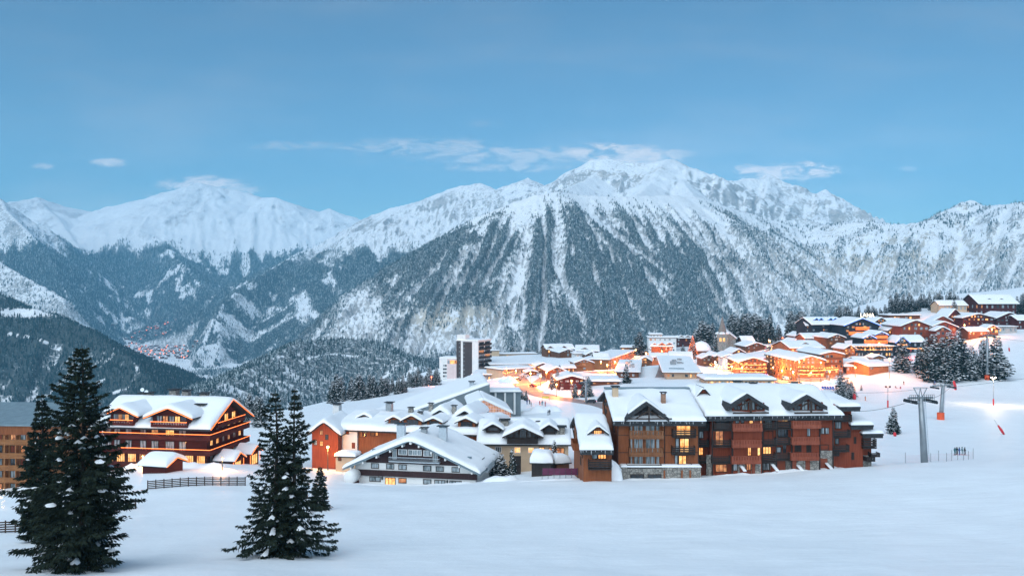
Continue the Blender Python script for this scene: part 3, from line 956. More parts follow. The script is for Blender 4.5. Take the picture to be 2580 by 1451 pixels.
def snow_sheet(zf, x0, x1, y0, y1, t, res=.8, edge=None, seed=0, lo=.3):
    """thick rounded snow lying on the surface z = zf(x, y)"""
    edge = edge or min(t * 1.6, (x1 - x0) * .3, (y1 - y0) * .3)

    def axis(a, b):
        n = max(3, int(math.ceil((b - a) / res)))
        core = np.linspace(a + edge, b - edge, n)
        return np.concatenate([[a, a + edge * .22, a + edge * .55], core, [b - edge * .55, b - edge * .22, b]])
    xs, ys = axis(x0, x1), axis(y0, y1)
    Xg, Yg = np.meshgrid(xs, ys, indexing='ij')
    e = np.minimum(np.minimum(Xg - x0, x1 - Xg), np.minimum(Yg - y0, y1 - Yg))
    q = np.clip(e / edge, 0, 1)
    prof = lo + (1 - lo) * np.sqrt(np.clip(1 - (1 - q) ** 2, 0, 1))
    base = zf(Xg, Yg)
    so = seed * 13.7
    nz = 1 + .20 * fbm(Xg / 5 + so, Yg / 5, 2) + .12 * fbm(Xg / 1.7 + so, Yg / 1.7, 2)
    Z = base + t * prof * nz
    wob = .12 * t * fbm(Xg / 1.3 + so, Yg / 1.3 + 5, 2) * (q < .01)
    nx, ny = Xg.shape
    top = np.stack([Xg + wob, Yg + wob, Z], -1).reshape(-1, 3)
    idx = np.arange(nx * ny).reshape(nx, ny)
    quads = [np.stack([idx[:-1, :-1], idx[1:, :-1], idx[1:, 1:], idx[:-1, 1:]], -1).reshape(-1, 4)]
    ring = np.concatenate([idx[:, 0], idx[-1, 1:], idx[-2::-1, -1], idx[0, -2:0:-1]])
    low = top[ring].copy(); low[:, 2] = base.reshape(-1)[ring] + .01
    b0 = nx * ny
    k = len(ring)
    i = np.arange(k)
    quads.append(np.stack([ring, b0 + i, b0 + (i + 1) % k, ring[(i + 1) % k]], -1))
    return np_mesh('snow', np.vstack([top, low]), np.vstack(quads))


class Bld:
    n = 0

    def __init__(s, name, label, cat, px, py, d, yaw=0.0, group=None):
        Bld.n += 1
        s.seed = Bld.n
        s.r = random.Random(1000 + Bld.n)
        s.O = at(px, py, d)
        s.yaw = math.radians(yaw)
        s.root = empty(name, s.O, s.yaw)
        tag(s.root, label, cat, group)
        s.Ri = Matrix.Rotation(-s.yaw, 3, 'Z')
        s.o = s.Ri @ (-s.O)

    def ray(s, px, py):
        return s.Ri @ Vector(((px - CX) / F, 1, (CY - py) / F))

    def hit(s, px, py, yf=0.0):
        r = s.ray(px, py); t = (yf - s.o.y) / r.y
        return s.o.x + r.x * t, s.o.z + r.z * t

    def hitx(s, px, py, xf):
        r = s.ray(px, py); t = (xf - s.o.x) / r.x
        return s.o.y + r.y * t, s.o.z + r.z * t

    def map(s, side, off):
        if side == 'F': return lambda u, v, w: (u, off - v, w)
        if side == 'L': return lambda u, v, w: (off - v, u, w)
        if side == 'R': return lambda u, v, w: (off + v, u, w)

    def fbox(s, mb, mp, u0, u1, v0, v1, w0, w1):
        a, b = mp(u0, v0, w0), mp(u1, v1, w1)
        return mb.box(min(a[0], b[0]), max(a[0], b[0]), min(a[1], b[1]), max(a[1], b[1]), min(a[2], b[2]), max(a[2], b[2]))

    def box(s, name, mat, x0, x1, y0, y1, z0, z1, parent=None):
        return MB().box(x0, x1, y0, y1, z0, z1).build(name, MATS[mat], parent or s.root)

    def walls(s, mat, x0, x1, y0, y1, z0, ze, axis=None, zr=None, name='wall', parent=None):
        mb = MB()
        if axis is None:
            mb.box(x0, x1, y0, y1, z0, ze)
        elif axis == 'y':
            mb.prism([(x0, z0), (x1, z0), (x1, ze), ((x0 + x1) / 2, zr), (x0, ze)], 'y', y0, y1)
        else:
            mb.prism([(y0, z0), (y1, z0), (y1, ze), ((y0 + y1) / 2, zr), (y0, ze)], 'x', x0, x1)
        return mb.build(name, MATS[mat], parent or s.root)

    def roof(s, x0, x1, y0, y1, axis, ze, zr, th=.3, snow=.7, mat='roof_edge', parent=None, res=None, name='roof', rp=.5, inset=0.0):
        """gable roof with its snow; extents include the overhang; ze, zr are the upper surface; rp places the ridge"""
        mb = MB()
        if axis == 'y':
            m = x0 + (x1 - x0) * rp
            mb.prism([(x0, ze), (m, zr), (x1, ze), (x1, ze - th), (m, zr - th), (x0, ze - th)], 'y', y0, y1)
            k = lambda X, Y: np.where(X < m, (m - X) / max(m - x0, .01), (X - m) / max(x1 - m, .01))
        else:
            m = y0 + (y1 - y0) * rp
            mb.prism([(y0, ze), (m, zr), (y1, ze), (y1, ze - th), (m, zr - th), (y0, ze - th)], 'x', x0, x1)
            k = lambda X, Y: np.where(Y < m, (m - Y) / max(m - y0, .01), (Y - m) / max(y1 - m, .01))
        o = mb.build(name, MATS[mat], parent or s.root)
        if snow:
            zf = lambda X, Y: zr - (zr - ze) * (np.sqrt(k(X, Y) ** 2 + .006) - .02)
            res = res or max(.7, min(x1 - x0, y1 - y0) / 12)
            sn = link('snow', snow_sheet(zf, x0 - .06 + inset, x1 + .06 - inset, y0 - .12 + inset * 1.3, y1 + .06, snow, res, seed=s.seed + Bld.n * .37), o if parent is None else parent, MATS['roof_snow'])
        return o

    def flat(s, x0, x1, y0, y1, z, th=.4, snow=.5, mat='roof_edge', zs=(0, 0, 0, 0), parent=None, name='roof'):
        """flat or tilted slab roof with snow; zs: extra height at corners (x0y0, x1y0, x1y1, x0y1)"""
        c = [(x0, y0), (x1, y0), (x1, y1), (x0, y1)]
        v = [(p[0], p[1], z - th + zs[i]) for i, p in enumerate(c)] + [(p[0], p[1], z + zs[i]) for i, p in enumerate(c)]
        o = MB().add(v, [(0, 3, 2, 1), (4, 5, 6, 7), (0, 1, 5, 4), (1, 2, 6, 5), (2, 3, 7, 6), (3, 0, 4, 7)]).build(name, MATS[mat], parent or s.root)
        if snow:
            def zf(X, Y):
                a = (X - x0) / (x1 - x0); b = (Y - y0) / (y1 - y0)
                return z + zs[0] * (1 - a) * (1 - b) + zs[1] * a * (1 - b) + zs[2] * a * b + zs[3] * (1 - a) * b
            link('snow', snow_sheet(zf, x0 + .1, x1 - .1, y0 + .1, y1 - .1, snow, max(.8, min(x1 - x0, y1 - y0) / 10), seed=s.seed), o, MATS['roof_snow'])
        return o

    def window(s, side, off, u0, u1, w0, w1, pane='glass_curtain', frame='beam', bars=1, fw=None, parent=None, name='window', depth=.09):
        if u1 < u0: u0, u1 = u1, u0
        if w1 < w0: w0, w1 = w1, w0
        mp = s.map(side, off)
        fw = fw or min(.11, (u1 - u0) * .12)
        mb = MB()
        s.fbox(mb, mp, u0, u1, 0, depth, w1 - fw, w1); s.fbox(mb, mp, u0, u1, 0, depth, w0, w0 + fw)
        s.fbox(mb, mp, u0, u0 + fw, 0, depth - .004, w0 + fw, w1 - fw); s.fbox(mb, mp, u1 - fw, u1, 0, depth - .004, w0 + fw, w1 - fw)
        for i in range(bars):
            c = u0 + (u1 - u0) * (i + 1) / (bars + 1)
            s.fbox(mb, mp, c - fw * .4, c + fw * .4, 0, depth - .02, w0 + fw, w1 - fw)
        o = mb.build(name, MATS[frame], parent or s.root)
        p = MB(); s.fbox(p, mp, u0 + fw, u1 - fw, .005, .03, w0 + fw, w1 - fw)
        p.build('pane', MATS[pane], o if parent is None else parent)
        return o

    def pwin(s, x0, y0, x1, y1, yf=0.0, **k):
        """window given by photograph pixels on the front plane yf"""
        a, b = s.hit(x0, y0, yf), s.hit(x1, y1, yf)
        return s.window('F', yf, a[0], b[0], b[1], a[1], **k)

    def balcony(s, side, off, u0, u1, w0, w1, dep=1.2, mat='balcony_brown', style='boards', pitch=.28):
        mp = s.map(side, off)
        slab = MB(); s.fbox(slab, mp, u0, u1, 0, dep, w0 - .18, w0)
        o = slab.build('balcony', MATS[mat], s.root)
        r = MB()
        s.fbox(r, mp, u0, u1, dep - .10, dep + .02, w1 - .09, w1)
        s.fbox(r, mp, u0, u0 + .08, 0, dep - .10, w1 - .09, w1); s.fbox(r, mp, u1 - .08, u1, 0, dep - .10, w1 - .09, w1)
        if style == 'boards':
            n = max(2, int((u1 - u0) / pitch)); st = (u1 - u0) / n
            for i in range(n):
                a = u0 + i * st
                wob = .03 * ((i * 7) % 3)
                s.fbox(r, mp, a + .02, a + st * .74, dep - .06, dep - .01, w0 + .02, w1 - .09)
                s.fbox(r, mp, a + st * .74, a + st + .02, dep - .055, dep - .02, w0 + .02, w0 + (w1 - w0) * .38 + wob)
            for sd in (u0 + .02, u1 - .06):
                s.fbox(r, mp, sd, sd + .04, 0, dep - .06, w0 + .02, w1 - .1)
        elif style == 'bars':
            n = max(2, int((u1 - u0) / .16))
            for i in range(n + 1):
                a = u0 + .03 + (u1 - u0 - .06) * i / n
                s.fbox(r, mp, a - .012, a + .012, dep - .05, dep - .025, w0 + .02, w1 - .09)
        else:                                       # horizontal rails
            for k in range(3):
                a = w0 + (w1 - w0) * (.10 + .27 * k)
                s.fbox(r, mp, u0, u1, dep - .06, dep - .01, a, a + (w1 - w0) * .20)
                s.fbox(r, mp, u0, u0 + .05, 0, dep - .06, a, a + (w1 - w0) * .20); s.fbox(r, mp, u1 - .05, u1, 0, dep - .06, a, a + (w1 - w0) * .20)
            n = max(1, int((u1 - u0) / 1.6))
            for i in range(n + 1):
                a = u0 + .05 + (u1 - u0 - .1) * i / n
                s.fbox(r, mp, a - .05, a + .05, dep - .13, dep - .065, w0, w1 - .09)
        r.build('railing', MATS[mat], o, kind='stuff')
        return o

    def pbalcony(s, x0, y0, x1, y1, yf=0.0, dep=1.2, **k):
        """balcony whose railing front covers the photograph pixels x0..x1, y0 (rail) .. y1 (floor)"""
        a, b = s.hit(x0, y0, yf - dep), s.hit(x1, y1, yf - dep)
        return s.balcony('F', yf, a[0], b[0], b[1], a[1], dep, **k)

    def chimney(s, x, y, z0, z1, w=.9, dp=None, mat='plaster_cream', cap='roof_edge', snow=True):
        dp = dp or w
        o = s.box('chimney', mat, x - w / 2, x + w / 2, y - dp / 2, y + dp / 2, z0, z1)
        mb = MB().box(x - w * .75, x + w * .75, y - dp * .75, y + dp * .75, z1 + .22, z1 + .34)
        for a in (-1, 1):
            for b in (-1, 1):
                mb.box(x + a * w * .42 - .05, x + a * w * .42 + .05, y + b * dp * .42 - .05, y + b * dp * .42 + .05, z1, z1 + .221)
        mb.build('chimney_cap', MATS[cap], o)
        return o

    def dormer(s, x0, x1, yf, yb, z0, ze, zr, mat='wood_brown', pane=None, over=.45, fo=.7, snow=.45, th=.2, frame='beam', roofmat='roof_edge'):
        """gabled dormer: front wall at yf, running back to yb"""
        d = s.walls(mat, x0, x1, yf, yb, z0, ze, 'y', zr, name='dormer')
        sl = (zr - ze) / ((x1 - x0) / 2)
        s.roof(x0 - over, x1 + over, yf - fo, yb, 'y', ze + .12 - sl * over, zr + .12, th, snow, roofmat, parent=d, name='dormer_roof', res=.6)
        if pane:
            w = (x1 - x0)
            s.window('F', yf, x0 + w * .16, x1 - w * .16, z0 + (ze - z0) * .30, ze - (ze - z0) * .05 + (zr - ze) * .25, pane=pane, bars=3, parent=d, frame=frame)
        return d

    def led(s, pts, mat='led_orange', r=.06):
        return MB().tube(pts, r, 5).build('light_string', MATS[mat], s.root)

    def icicles(s, x0, x1, y, z, parent=None, dens=2.2):
        mb = MB()
        n = int((x1 - x0) * dens)
        for i in range(n):
            if s.r.random() < .35: continue
            x = x0 + (x1 - x0) * (i + s.r.random()) / n
            l = s.r.uniform(.15, .6) * (1.4 if s.r.random() < .12 else 1)
            mb.add([(x - .035, y, z), (x + .035, y, z), (x, y + .06, z), (x, y + .02, z - l)], [(0, 1, 3), (1, 2, 3), (2, 0, 3), (2, 1, 0)])
        o = mb.build('icicle', MATS['branch_snow'], s.root, kind='stuff')
# ---------------------------------------------------------------- near buildings
def zmap(ox, oy, k):
    return lambda x, y: (ox + x / k, oy + y / k)


Z4, Z3, Z2, Z1 = zmap(1460, 920, 3.22), zmap(1080, 820, 3.45), zmap(560, 920, 3.68), zmap(0, 860, 2.4515)


def wins(b, z, yf, rows):
    for r in rows:
        x0, y0, x1, y1 = r[:4]
        kw = dict(pane=r[4] if len(r) > 4 else 'glass_curtain', bars=r[5] if len(r) > 5 else 1)
        if len(r) > 6: kw['frame'] = r[6]
        b.pwin(*z(x0, y0), *z(x1, y1), yf=yf, **kw)


def chalet_tan():
    b = Bld('apartment_chalet', 'tan timber chalet block with stone basement and brown carved balconies', 'chalet', 1556, 1205, 143, 0)
    W = b.hit(1760, 1100)[0]
    ze = b.hit(1600, 1060)[1]
    D = 24.0
    x0, x1 = b.hit(1545, 1057, -1.4)[0], b.hit(1779, 1057, -1.4)[0]
    zeave = b.hit(1600, 1056, -1.4)[1] - .35
    zr = b.hit(1620, 976, D / 2)[1] - .6
    b.walls('wood_tan', 0, W, 0, D, -4, ze - .1, 'x', zr - .7)
    b.roof(x0, x1, -1.4, D + 1.4, 'x', zeave, zr, .35, .62, res=.7)
    # ridge boards left bare of snow
    mb = MB().box(x0 - .02, x1 + .02, D / 2 - .5, D / 2 + .9, zr + .35, zr + .60)
    mb.build('ridge_board', MATS['roof_tin'], b.root)
    # fascia under the front eave
    b.box('fascia', 'roof_edge', x0 + .05, x1 - .05, -1.32, -1.1, zeave - .75, zeave - .36)
    b.icicles(x0 + .1, x1 - .1, -1.42, zeave - .1)
    # stone basement, terrace and garage openings
    sx0, sz1 = b.hit(*Z4(338, 825), -1.6); sx1 = b.hit(*Z4(985, 825), -1.6)[0]
    st = b.box('stone_base', 'stone', sx0, sx1, -1.6, -.003, -4, sz1)
    link('snow', snow_sheet(lambda X, Y: sz1 + 0 * X, sx0 - .1, sx1 + .1, -1.8, -.05, .28, .8), st, MATS['roof_snow'])
    for (a, c) in ((412, 523), (552, 665)):
        u0, t = b.hit(*Z4(a, 882), -1.6); u1, bt = b.hit(*Z4(c, 926), -1.6)
        b.window('F', -1.6, u0, u1, bt - 1.0, t, pane='glass_dark', frame='wood_dark', bars=2, name='garage_door')
    for a in (688, 830, 897):
        u0, t = b.hit(*Z4(a - 6, 850), -1.6); u1 = b.hit(*Z4(a + 6, 850), -1.6)[0]
        b.box('post', 'wood_tan', u0, u1, -1.85, -1.603, -3, t)
    # windows
    for (t, bt) in ((458, 582), (592, 725), (733, 812)):
        wins(b, Z4, 0, [(412, t, 430, bt, 'glass_curtain', 0, 'wood_honey'), (438, t, 517, bt, 'glass_curtain', 1, 'wood_honey'), (533, t, 615, bt, 'glass_curtain', 1, 'wood_honey'), (620, t, 650, bt, 'glass_curtain', 0, 'wood_honey')])
    wins(b, Z4, 0, [(783, 455, 903, 570, 'glass_lit', 2), (778, 590, 808, 705, 'glass_curtain', 0), (812, 590, 890, 705, 'glass_lit', 1), (772, 728, 800, 802, 'glass_curtain', 0), (803, 728, 868, 802, 'glass_lit', 1)])
    for r in ((408, 530, 686, 590), (402, 672, 681, 732)):
        b.pbalcony(*Z4(r[0], r[1]), *Z4(r[2], r[3]), dep=1.3, mat='balcony_brown', pitch=.42)
    b.pbalcony(*Z4(386, 806), *Z4(668, 826), yf=-.5, dep=1.15, mat='wood_dark', style='rails')
    for r in ((757, 520, 948, 580), (752, 657, 941, 720), (800, 804, 915, 824)):
        b.pbalcony(*Z4(r[0], r[1]), *Z4(r[2], r[3]), dep=1.2, mat='wood_dark', style='rails')
    # timber posts and joints on the facade
    for zx in (312, 404, 690, 965):
        u, t = b.hit(*Z4(zx, 455)); mb = MB().box(u - .06, u + .06, -.12, 0, sz1, t)
        mb.build('trim_post', MATS['wood_dark'], b.root)
    for zy in (567, 706):
        u, t = b.hit(*Z4(320, zy)); mb = MB().box(0.02, W - .02, -.03, .0, t - .05, t + .05)
        mb.build('trim_band', MATS['wood_dark'], b.root)
    # big front gable
    gx0, gz = b.hit(*Z4(395, 455), -.6); gx1 = b.hit(*Z4(715, 455), -.6)[0]
    gzr = b.hit(*Z4(560, 290), -1.9)[1] - .12
    gev = b.hit(*Z4(370, 425), -1.9)[1] - .1
    d = b.walls('wood_dark', gx0, gx1, -.6, 8, gz, gev + .25, 'y', gzr - .55, name='front_gable')
    b.roof(b.hit(*Z4(368, 425), -1.9)[0], b.hit(*Z4(728, 425), -1.9)[0], -1.9, 8.5, 'y', gev, gzr, .6, .45, parent=d, name='gable_roof', res=.6, inset=.75)
    for (a0, a1, zt) in ((450, 520, 395), (530, 550, 350), (565, 585, 350), (590, 660, 395)):
        u0, t = b.hit(*Z4(a0, zt), -.6); u1, bt = b.hit(*Z4(a1, 420), -.6)
        b.window('F', -.6, u0, u1, bt, t, pane='glass_dark', frame='wood_dark', parent=d, bars=1)
    mid = (gx0 + gx1) / 2
    MB().bar((mid - 2.2, -1.75, gz + .6), (mid, -1.75, gz + 1.9), .18).bar((mid + 2.2, -1.75, gz + .6), (mid, -1.75, gz + 1.9), .18).bar((gx0 - .5, -1.75, gz + .6), (gx1 + .5, -1.75, gz + .6), .2).bar((mid, -1.75, gz), (mid, -1.75, gzr - .5), .2).build('truss', MATS['beam'], d)
    # chimneys
    for (zx, zt, zb, w, m) in ((290, 182, 240, 1.0, 'plaster_cream'), (680, 232, 290, .75, 'brick')):
        yy = 8.0 if zx < 400 else 5.0
        u, t = b.hit(*Z4(zx, zt), yy); bt = b.hit(*Z4(zx, zb), yy)[1]
        b.chimney(u, yy, bt - 1.0, t, w, mat=m)
    # left side wall windows
    for (zx0, zy0, zx1, zy1) in ((200, 285, 212, 330), (217, 290, 228, 340), (212, 350, 222, 395)):
        a, t = b.hitx(*Z4(zx0, zy0), 0.0); c, bt = b.hitx(*Z4(zx1, zy1), 0.0)
        b.window('L', 0.0, c, a, bt, t, pane='glass_curtain')
    for (k, yy) in ((0, 3.0), (1, 16.0)):
        MB().bar((-.2, yy, ze - 2.4), (x0 + .3, yy, ze - .4 + yy * .1), .2).build('roof_brace', MATS['beam'], b.root)


def chalet_red():
    b = Bld('apartment_chalet', 'long red timber chalet block with dark balconies and two large gables', 'chalet', 1772, 1205, 147, 3)
    W = b.hit(2102, 1100)[0]
    xl = b.hit(1790, 1100)[0]
    D = 20.0
    ze = b.hit(1850, 1046)[1]
    x0, x1 = b.hit(1776, 1043, -1.4)[0], b.hit(2126, 1040, -1.4)[0]
    zeave = b.hit(1850, 1043, -1.4)[1] - .35
    zr = b.hit(1850, 965, D / 2 + 2)[1] - .5
    b.walls('wood_red', xl, W, 0, D, -4, ze - .1, 'x', zr - .7)
    b.walls('wood_red', 0, xl + .5, 1.6, D, -4, ze - .2, None, name='recessed_wall')
    b.roof(x0, x1, -1.4, D + 1.4, 'x', zeave, zr, .35, .75, res=.8, rp=.55)
    b.box('fascia', 'roof_edge', x0 + .05, x1 - .05, -1.32, -1.1, zeave - .8, zeave - .36)
    b.icicles(x0 + .1, x1 - .1, -1.42, zeave - .1)
    # recessed link
    wins(b, Z4, 1.6, [(968, 532, 1006, 592, 'glass_curtain', 0), (965, 664, 1003, 728, 'glass_lit', 1), (985, 425, 1040, 470, 'glass_dark')])
    for r in ((962, 470, 1055, 522), (960, 606, 1052, 655), (957, 738, 1046, 788)):
        b.pbalcony(*Z4(r[0], r[1]), *Z4(r[2], r[3]), yf=1.6, dep=1.3, mat='wood_dark', style='rails')
    # bays with gables
    for (bx0, bx1, gx0, gx1, ap, ev) in ((1243, 1482, 1205, 1535, 228, 345), (1727, 1952, 1700, 2010, 236, 340)):
        u0 = b.hit(*Z4(bx0, 600), -1.0)[0]; u1 = b.hit(*Z4(bx1, 600), -1.0)[0]
        zt = b.hit(*Z4(bx0, 395), -1.0)[1]
        d = b.walls('wood_red', u0 + .1, u1 - .1, -1.0, 0.2, -3, zt, None, name='bay')
        g0, gz = b.hit(*Z4(gx0 + 35, 390), -1.0); g1 = b.hit(*Z4(gx1 - 35, 390), -1.0)[0]
        ge = b.hit(*Z4(gx0, ev), -2.4)[1] + .1
        gzr = b.hit(*Z4((gx0 + gx1) / 2, ap), -2.4)[1] - .1
        e = b.walls('wood_red', g0, g1, -1.05, 8, gz, ge + .5, 'y', gzr - .6, name='front_gable')
        b.roof(b.hit(*Z4(gx0, ev), -2.4)[0], b.hit(*Z4(gx1, ev), -2.4)[0], -2.5, 9, 'y', ge, gzr, .65, .45, parent=e, name='gable_roof', res=.6, inset=.75)
        mid = (g0 + g1) / 2
        zq = b.hit(*Z4(bx0, 365), -1.05)[1]
        zq2 = b.hit(*Z4(bx0, 285), -1.05)[1]
        for (a, w, h) in ((-1.9, 1.2, .5), (-.62, 1.1, .95), (.62, 1.1, .95), (1.9, 1.2, .5)):
            b.window('F', -1.05, mid + a - w / 2, mid + a + w / 2, zq, zq + (zq2 - zq) * h, pane='glass_curtain' if abs(a) < 1 else 'glass_dark', frame='beam', parent=e)
        MB().bar((mid - 1.9, -2.3, gzr - 2.1), (mid, -2.3, gzr - 1.0), .2).bar((mid + 1.9, -2.3, gzr - 2.1), (mid, -2.3, gzr - 1.0), .2).bar((mid, -2.3, zt + .3), (mid, -2.3, gzr - .5), .24).bar((g0 - .3, -2.3, zt + .35), (g1 + .3, -2.3, zt + .35), .24).build('truss', MATS['beam'], e)
    for r in ((1247, 476, 1486, 526), (1242, 607, 1481, 660), (1236, 737, 1475, 791), (1730, 452, 1962, 504), (1727, 583, 1950, 636), (1720, 710, 1946, 763)):
        b.pbalcony(*Z4(r[0], r[1]), *Z4(r[2], r[3]), yf=-1.0, dep=.9, mat='balcony_red', pitch=.42)
    for r in ((1090, 466, 1240, 525), (1085, 606, 1236, 657), (1082, 738, 1230, 790), (1490, 462, 1606, 516), (1488, 600, 1600, 650), (1484, 722, 1594, 780),
              (1608, 458, 1722, 512), (1602, 588, 1718, 638), (1596, 712, 1712, 766)):
        b.pbalcony(*Z4(r[0], r[1]), *Z4(r[2], r[3]), dep=1.2, mat='wood_dark', style='rails')
    wins(b, Z4, 0, [(1105, 425, 1218, 520, 'glass_dark', 2), (1100, 530, 1168, 650, 'glass_dim', 1), (1100, 800, 1197, 865, 'glass_dim', 2), (1500, 420, 1562, 510, 'glass_curtain', 1),
                    (1605, 420, 1692, 455, 'glass_lit', 2), (1490, 530, 1570, 645, 'wood_red', 1), (1605, 513, 1692, 585, 'glass_dark', 2), (1485, 658, 1556, 720, 'glass_lit', 2), (1595, 660, 1640, 708, 'glass_curtain', 0),
                    (1648, 645, 1677, 708, 'glass_dark', 1), (1955, 505, 1988, 557, 'glass_curtain', 0), (1992, 505, 2024, 557, 'glass_curtain', 0), (1970, 415, 2030, 440, 'glass_dark', 1), (1950, 642, 2020, 686, 'wood_red', 0), (1475, 790, 1542, 850, 'glass_curtain', 1)])
    wins(b, Z4, -1.0, [(1265, 402, 1295, 470, 'glass_curtain', 0), (1308, 440, 1335, 470, 'glass_dark', 0), (1376, 415, 1407, 472, 'glass_lit', 1), (1462, 418, 1480, 470, 'glass_dim', 0), (1363, 660, 1392, 732, 'glass_lit', 1), (1442, 664, 1467, 732, 'glass_lit', 0),
                       (1743, 384, 1766, 448, 'glass_curtain', 0), (1850, 384, 1876, 448, 'glass_curtain', 0), (1845, 508, 1872, 575, 'glass_curtain', 0), (1840, 642, 1880, 705, 'wood_dark', 0), (1245, 795, 1282, 855, 'glass_curtain', 0), (1350, 795, 1392, 852, 'glass_dim', 1), (1745, 640, 1800, 700, 'wood_dark', 0)])
    # base: stone panels and red doors
    for (a, t, c, bt) in ((1285, 795, 1345, 910), (1395, 795, 1472, 905), (1545, 790, 1600, 890), (1672, 770, 1718, 875), (1762, 768, 1832, 870), (1872, 768, 1942, 866), (1955, 692, 2052, 835), (1030, 725, 1075, 910)):
        yy = -1.08 if (1236 < (a + c) / 2 < 1480 or 1720 < (a + c) / 2 < 1950) else -.08
        u0, z1 = b.hit(*Z4(a, t), yy); u1, z0 = b.hit(*Z4(c, bt), yy)
        b.box('stone_panel', 'stone', u0, u1, yy, yy + .075, z0 - 2, z1)
    for (a, t, c, bt) in ((1607, 772, 1668, 865), (1722, 768, 1757, 832), (1836, 770, 1867, 862), (1947, 756, 2012, 858), (1398, 800, 1425, 858)):
        yy = -1.14 if (1236 < (a + c) / 2 < 1480 or 1720 < (a + c) / 2 < 1950) else -.14
        u0, z1 = b.hit(*Z4(a, t), yy); u1, z0 = b.hit(*Z4(c, bt), yy)
        b.box('door', 'balcony_red', u0, u1, yy, yy + .055, z0 - 1, z1)
    for a in (1318, 1582, 1786, 2035):
        u0, z1 = b.hit(*Z4(a, 840), -2.2)
        w = MB().prism([(-3.2, z1 - 1.3), (-.2, z1 - 1.3), (-.2, z1 + .5), (-3.2, z1 - .2)], 'x', u0, u0 + .35).build('side_wall', MATS['wood_red'], b.root)
        link('snow', snow_sheet(lambda X, Y, z=z1: z + .5 + (Y + .2) * .23, u0 - .1, u0 + .45, -3.25, -.2, .22, .5), w, MATS['roof_snow'])
    # dark posts
    for zx in (1078, 1240, 1487, 1598, 1722, 1950, 2058):
        u, t = b.hit(*Z4(zx, 400), -1.15); MB().box(u - .09, u + .09, -1.2, -1.02, -1.5, t).build('trim_post', MATS['wood_dark'], b.root)
    # small roof window far left, chimneys
    dx0, dz = b.hit(*Z4(955, 268), 6); dx1 = b.hit(*Z4(1045, 268), 6)[0]
    b.dormer(dx0, dx1, 6, 11, dz - .6, dz + .7, b.hit(*Z4(1000, 205), 6)[1] + .5, 'wood_red', 'glass_dark', snow=.25, over=.7)
    for (zx, zt, yy, w) in ((1280, 142, 12, 1.1), (1405, 155, 11, .9), (1750, 150, 12, 1.3)):
        u, t = b.hit(*Z4(zx, zt), yy)
        b.chimney(u, yy, t - 2.5, t, w, mat='metal_dark')
    # stepped wings at the right end
    def wing(wx0, wx1, yy, ex0, ex1, ey, ry, rz_y, wm, dpt):
        u0 = b.hit(*Z4(wx0, 600), yy)[0]; u1 = b.hit(*Z4(wx1, 600), yy)[0]
        r0, e = b.hit(*Z4(ex0, ey), yy - 1.6); r1 = b.hit(*Z4(ex1, ey), yy - 1.6)[0]
        zz = b.hit(*Z4((ex0 + ex1) / 2, rz_y), yy + dpt)[1] - .5
        b.walls(wm, u0, u1, yy, yy + dpt * 1.6, -4, e - .1, None, name='wing_wall')
        b.roof(r0, r1, yy - 1.6, yy + dpt * 1.8, 'x', e - .3, zz, .38, .65, rp=.6, name='wing_roof', res=.7)
        b.box('fascia', 'roof_edge', r0 + .05, r1 - .05, yy - 1.5, yy - 1.3, e - 1.1, e - .7)
        return u0, u1
    wing(2062, 2205, 1.0, 2110, 2282, 322, 0, 205, 'wood_red', 11)
    wing(2205, 2300, 1.6, 2205, 2388, 470, 0, 360, 'wood_red', 7)
    wing(2300, 2368, 2.2, 2300, 2468, 540, 0, 480, 'wood_red', 5)
    for r in ((2068, 402, 2212, 450), (2066, 528, 2202, 580), (2060, 648, 2192, 695), (2055, 700, 2110, 728)):
        b.pbalcony(*Z4(r[0], r[1]), *Z4(r[2], r[3]), yf=1.0, dep=1.3, mat='wood_dark', style='rails')
    for r in ((2306, 598, 2412, 668), (2370, 712, 2440, 735), (2330, 745, 2400, 772)):
        b.pbalcony(*Z4(r[0], r[1]), *Z4(r[2], r[3]), yf=2.2, dep=1.5, mat='wood_dark', style='rails')
    wins(b, Z4, 1.0, [(2072, 455, 2125, 515, 'glass_curtain', 1), (2070, 590, 2105, 640, 'glass_curtain', 0)])
    wins(b, Z4, 1.6, [(2225, 580, 2245, 635, 'wood_dark', 0), (2205, 705, 2228, 765, 'wood_dark', 0), (2222, 492, 2252, 505, 'glass_dark', 0)])
    u0, z1 = b.hit(*Z4(2290, 730), 2.1); u1 = b.hit(*Z4(2370, 730), 2.1)[0]
    b.box('stone_panel', 'stone', u0, u1, 2.1, 2.17, -4, z1)
    wins(b, Z4, 2.05, [(2290, 742, 2352, 768, 'glass_dark', 1)])


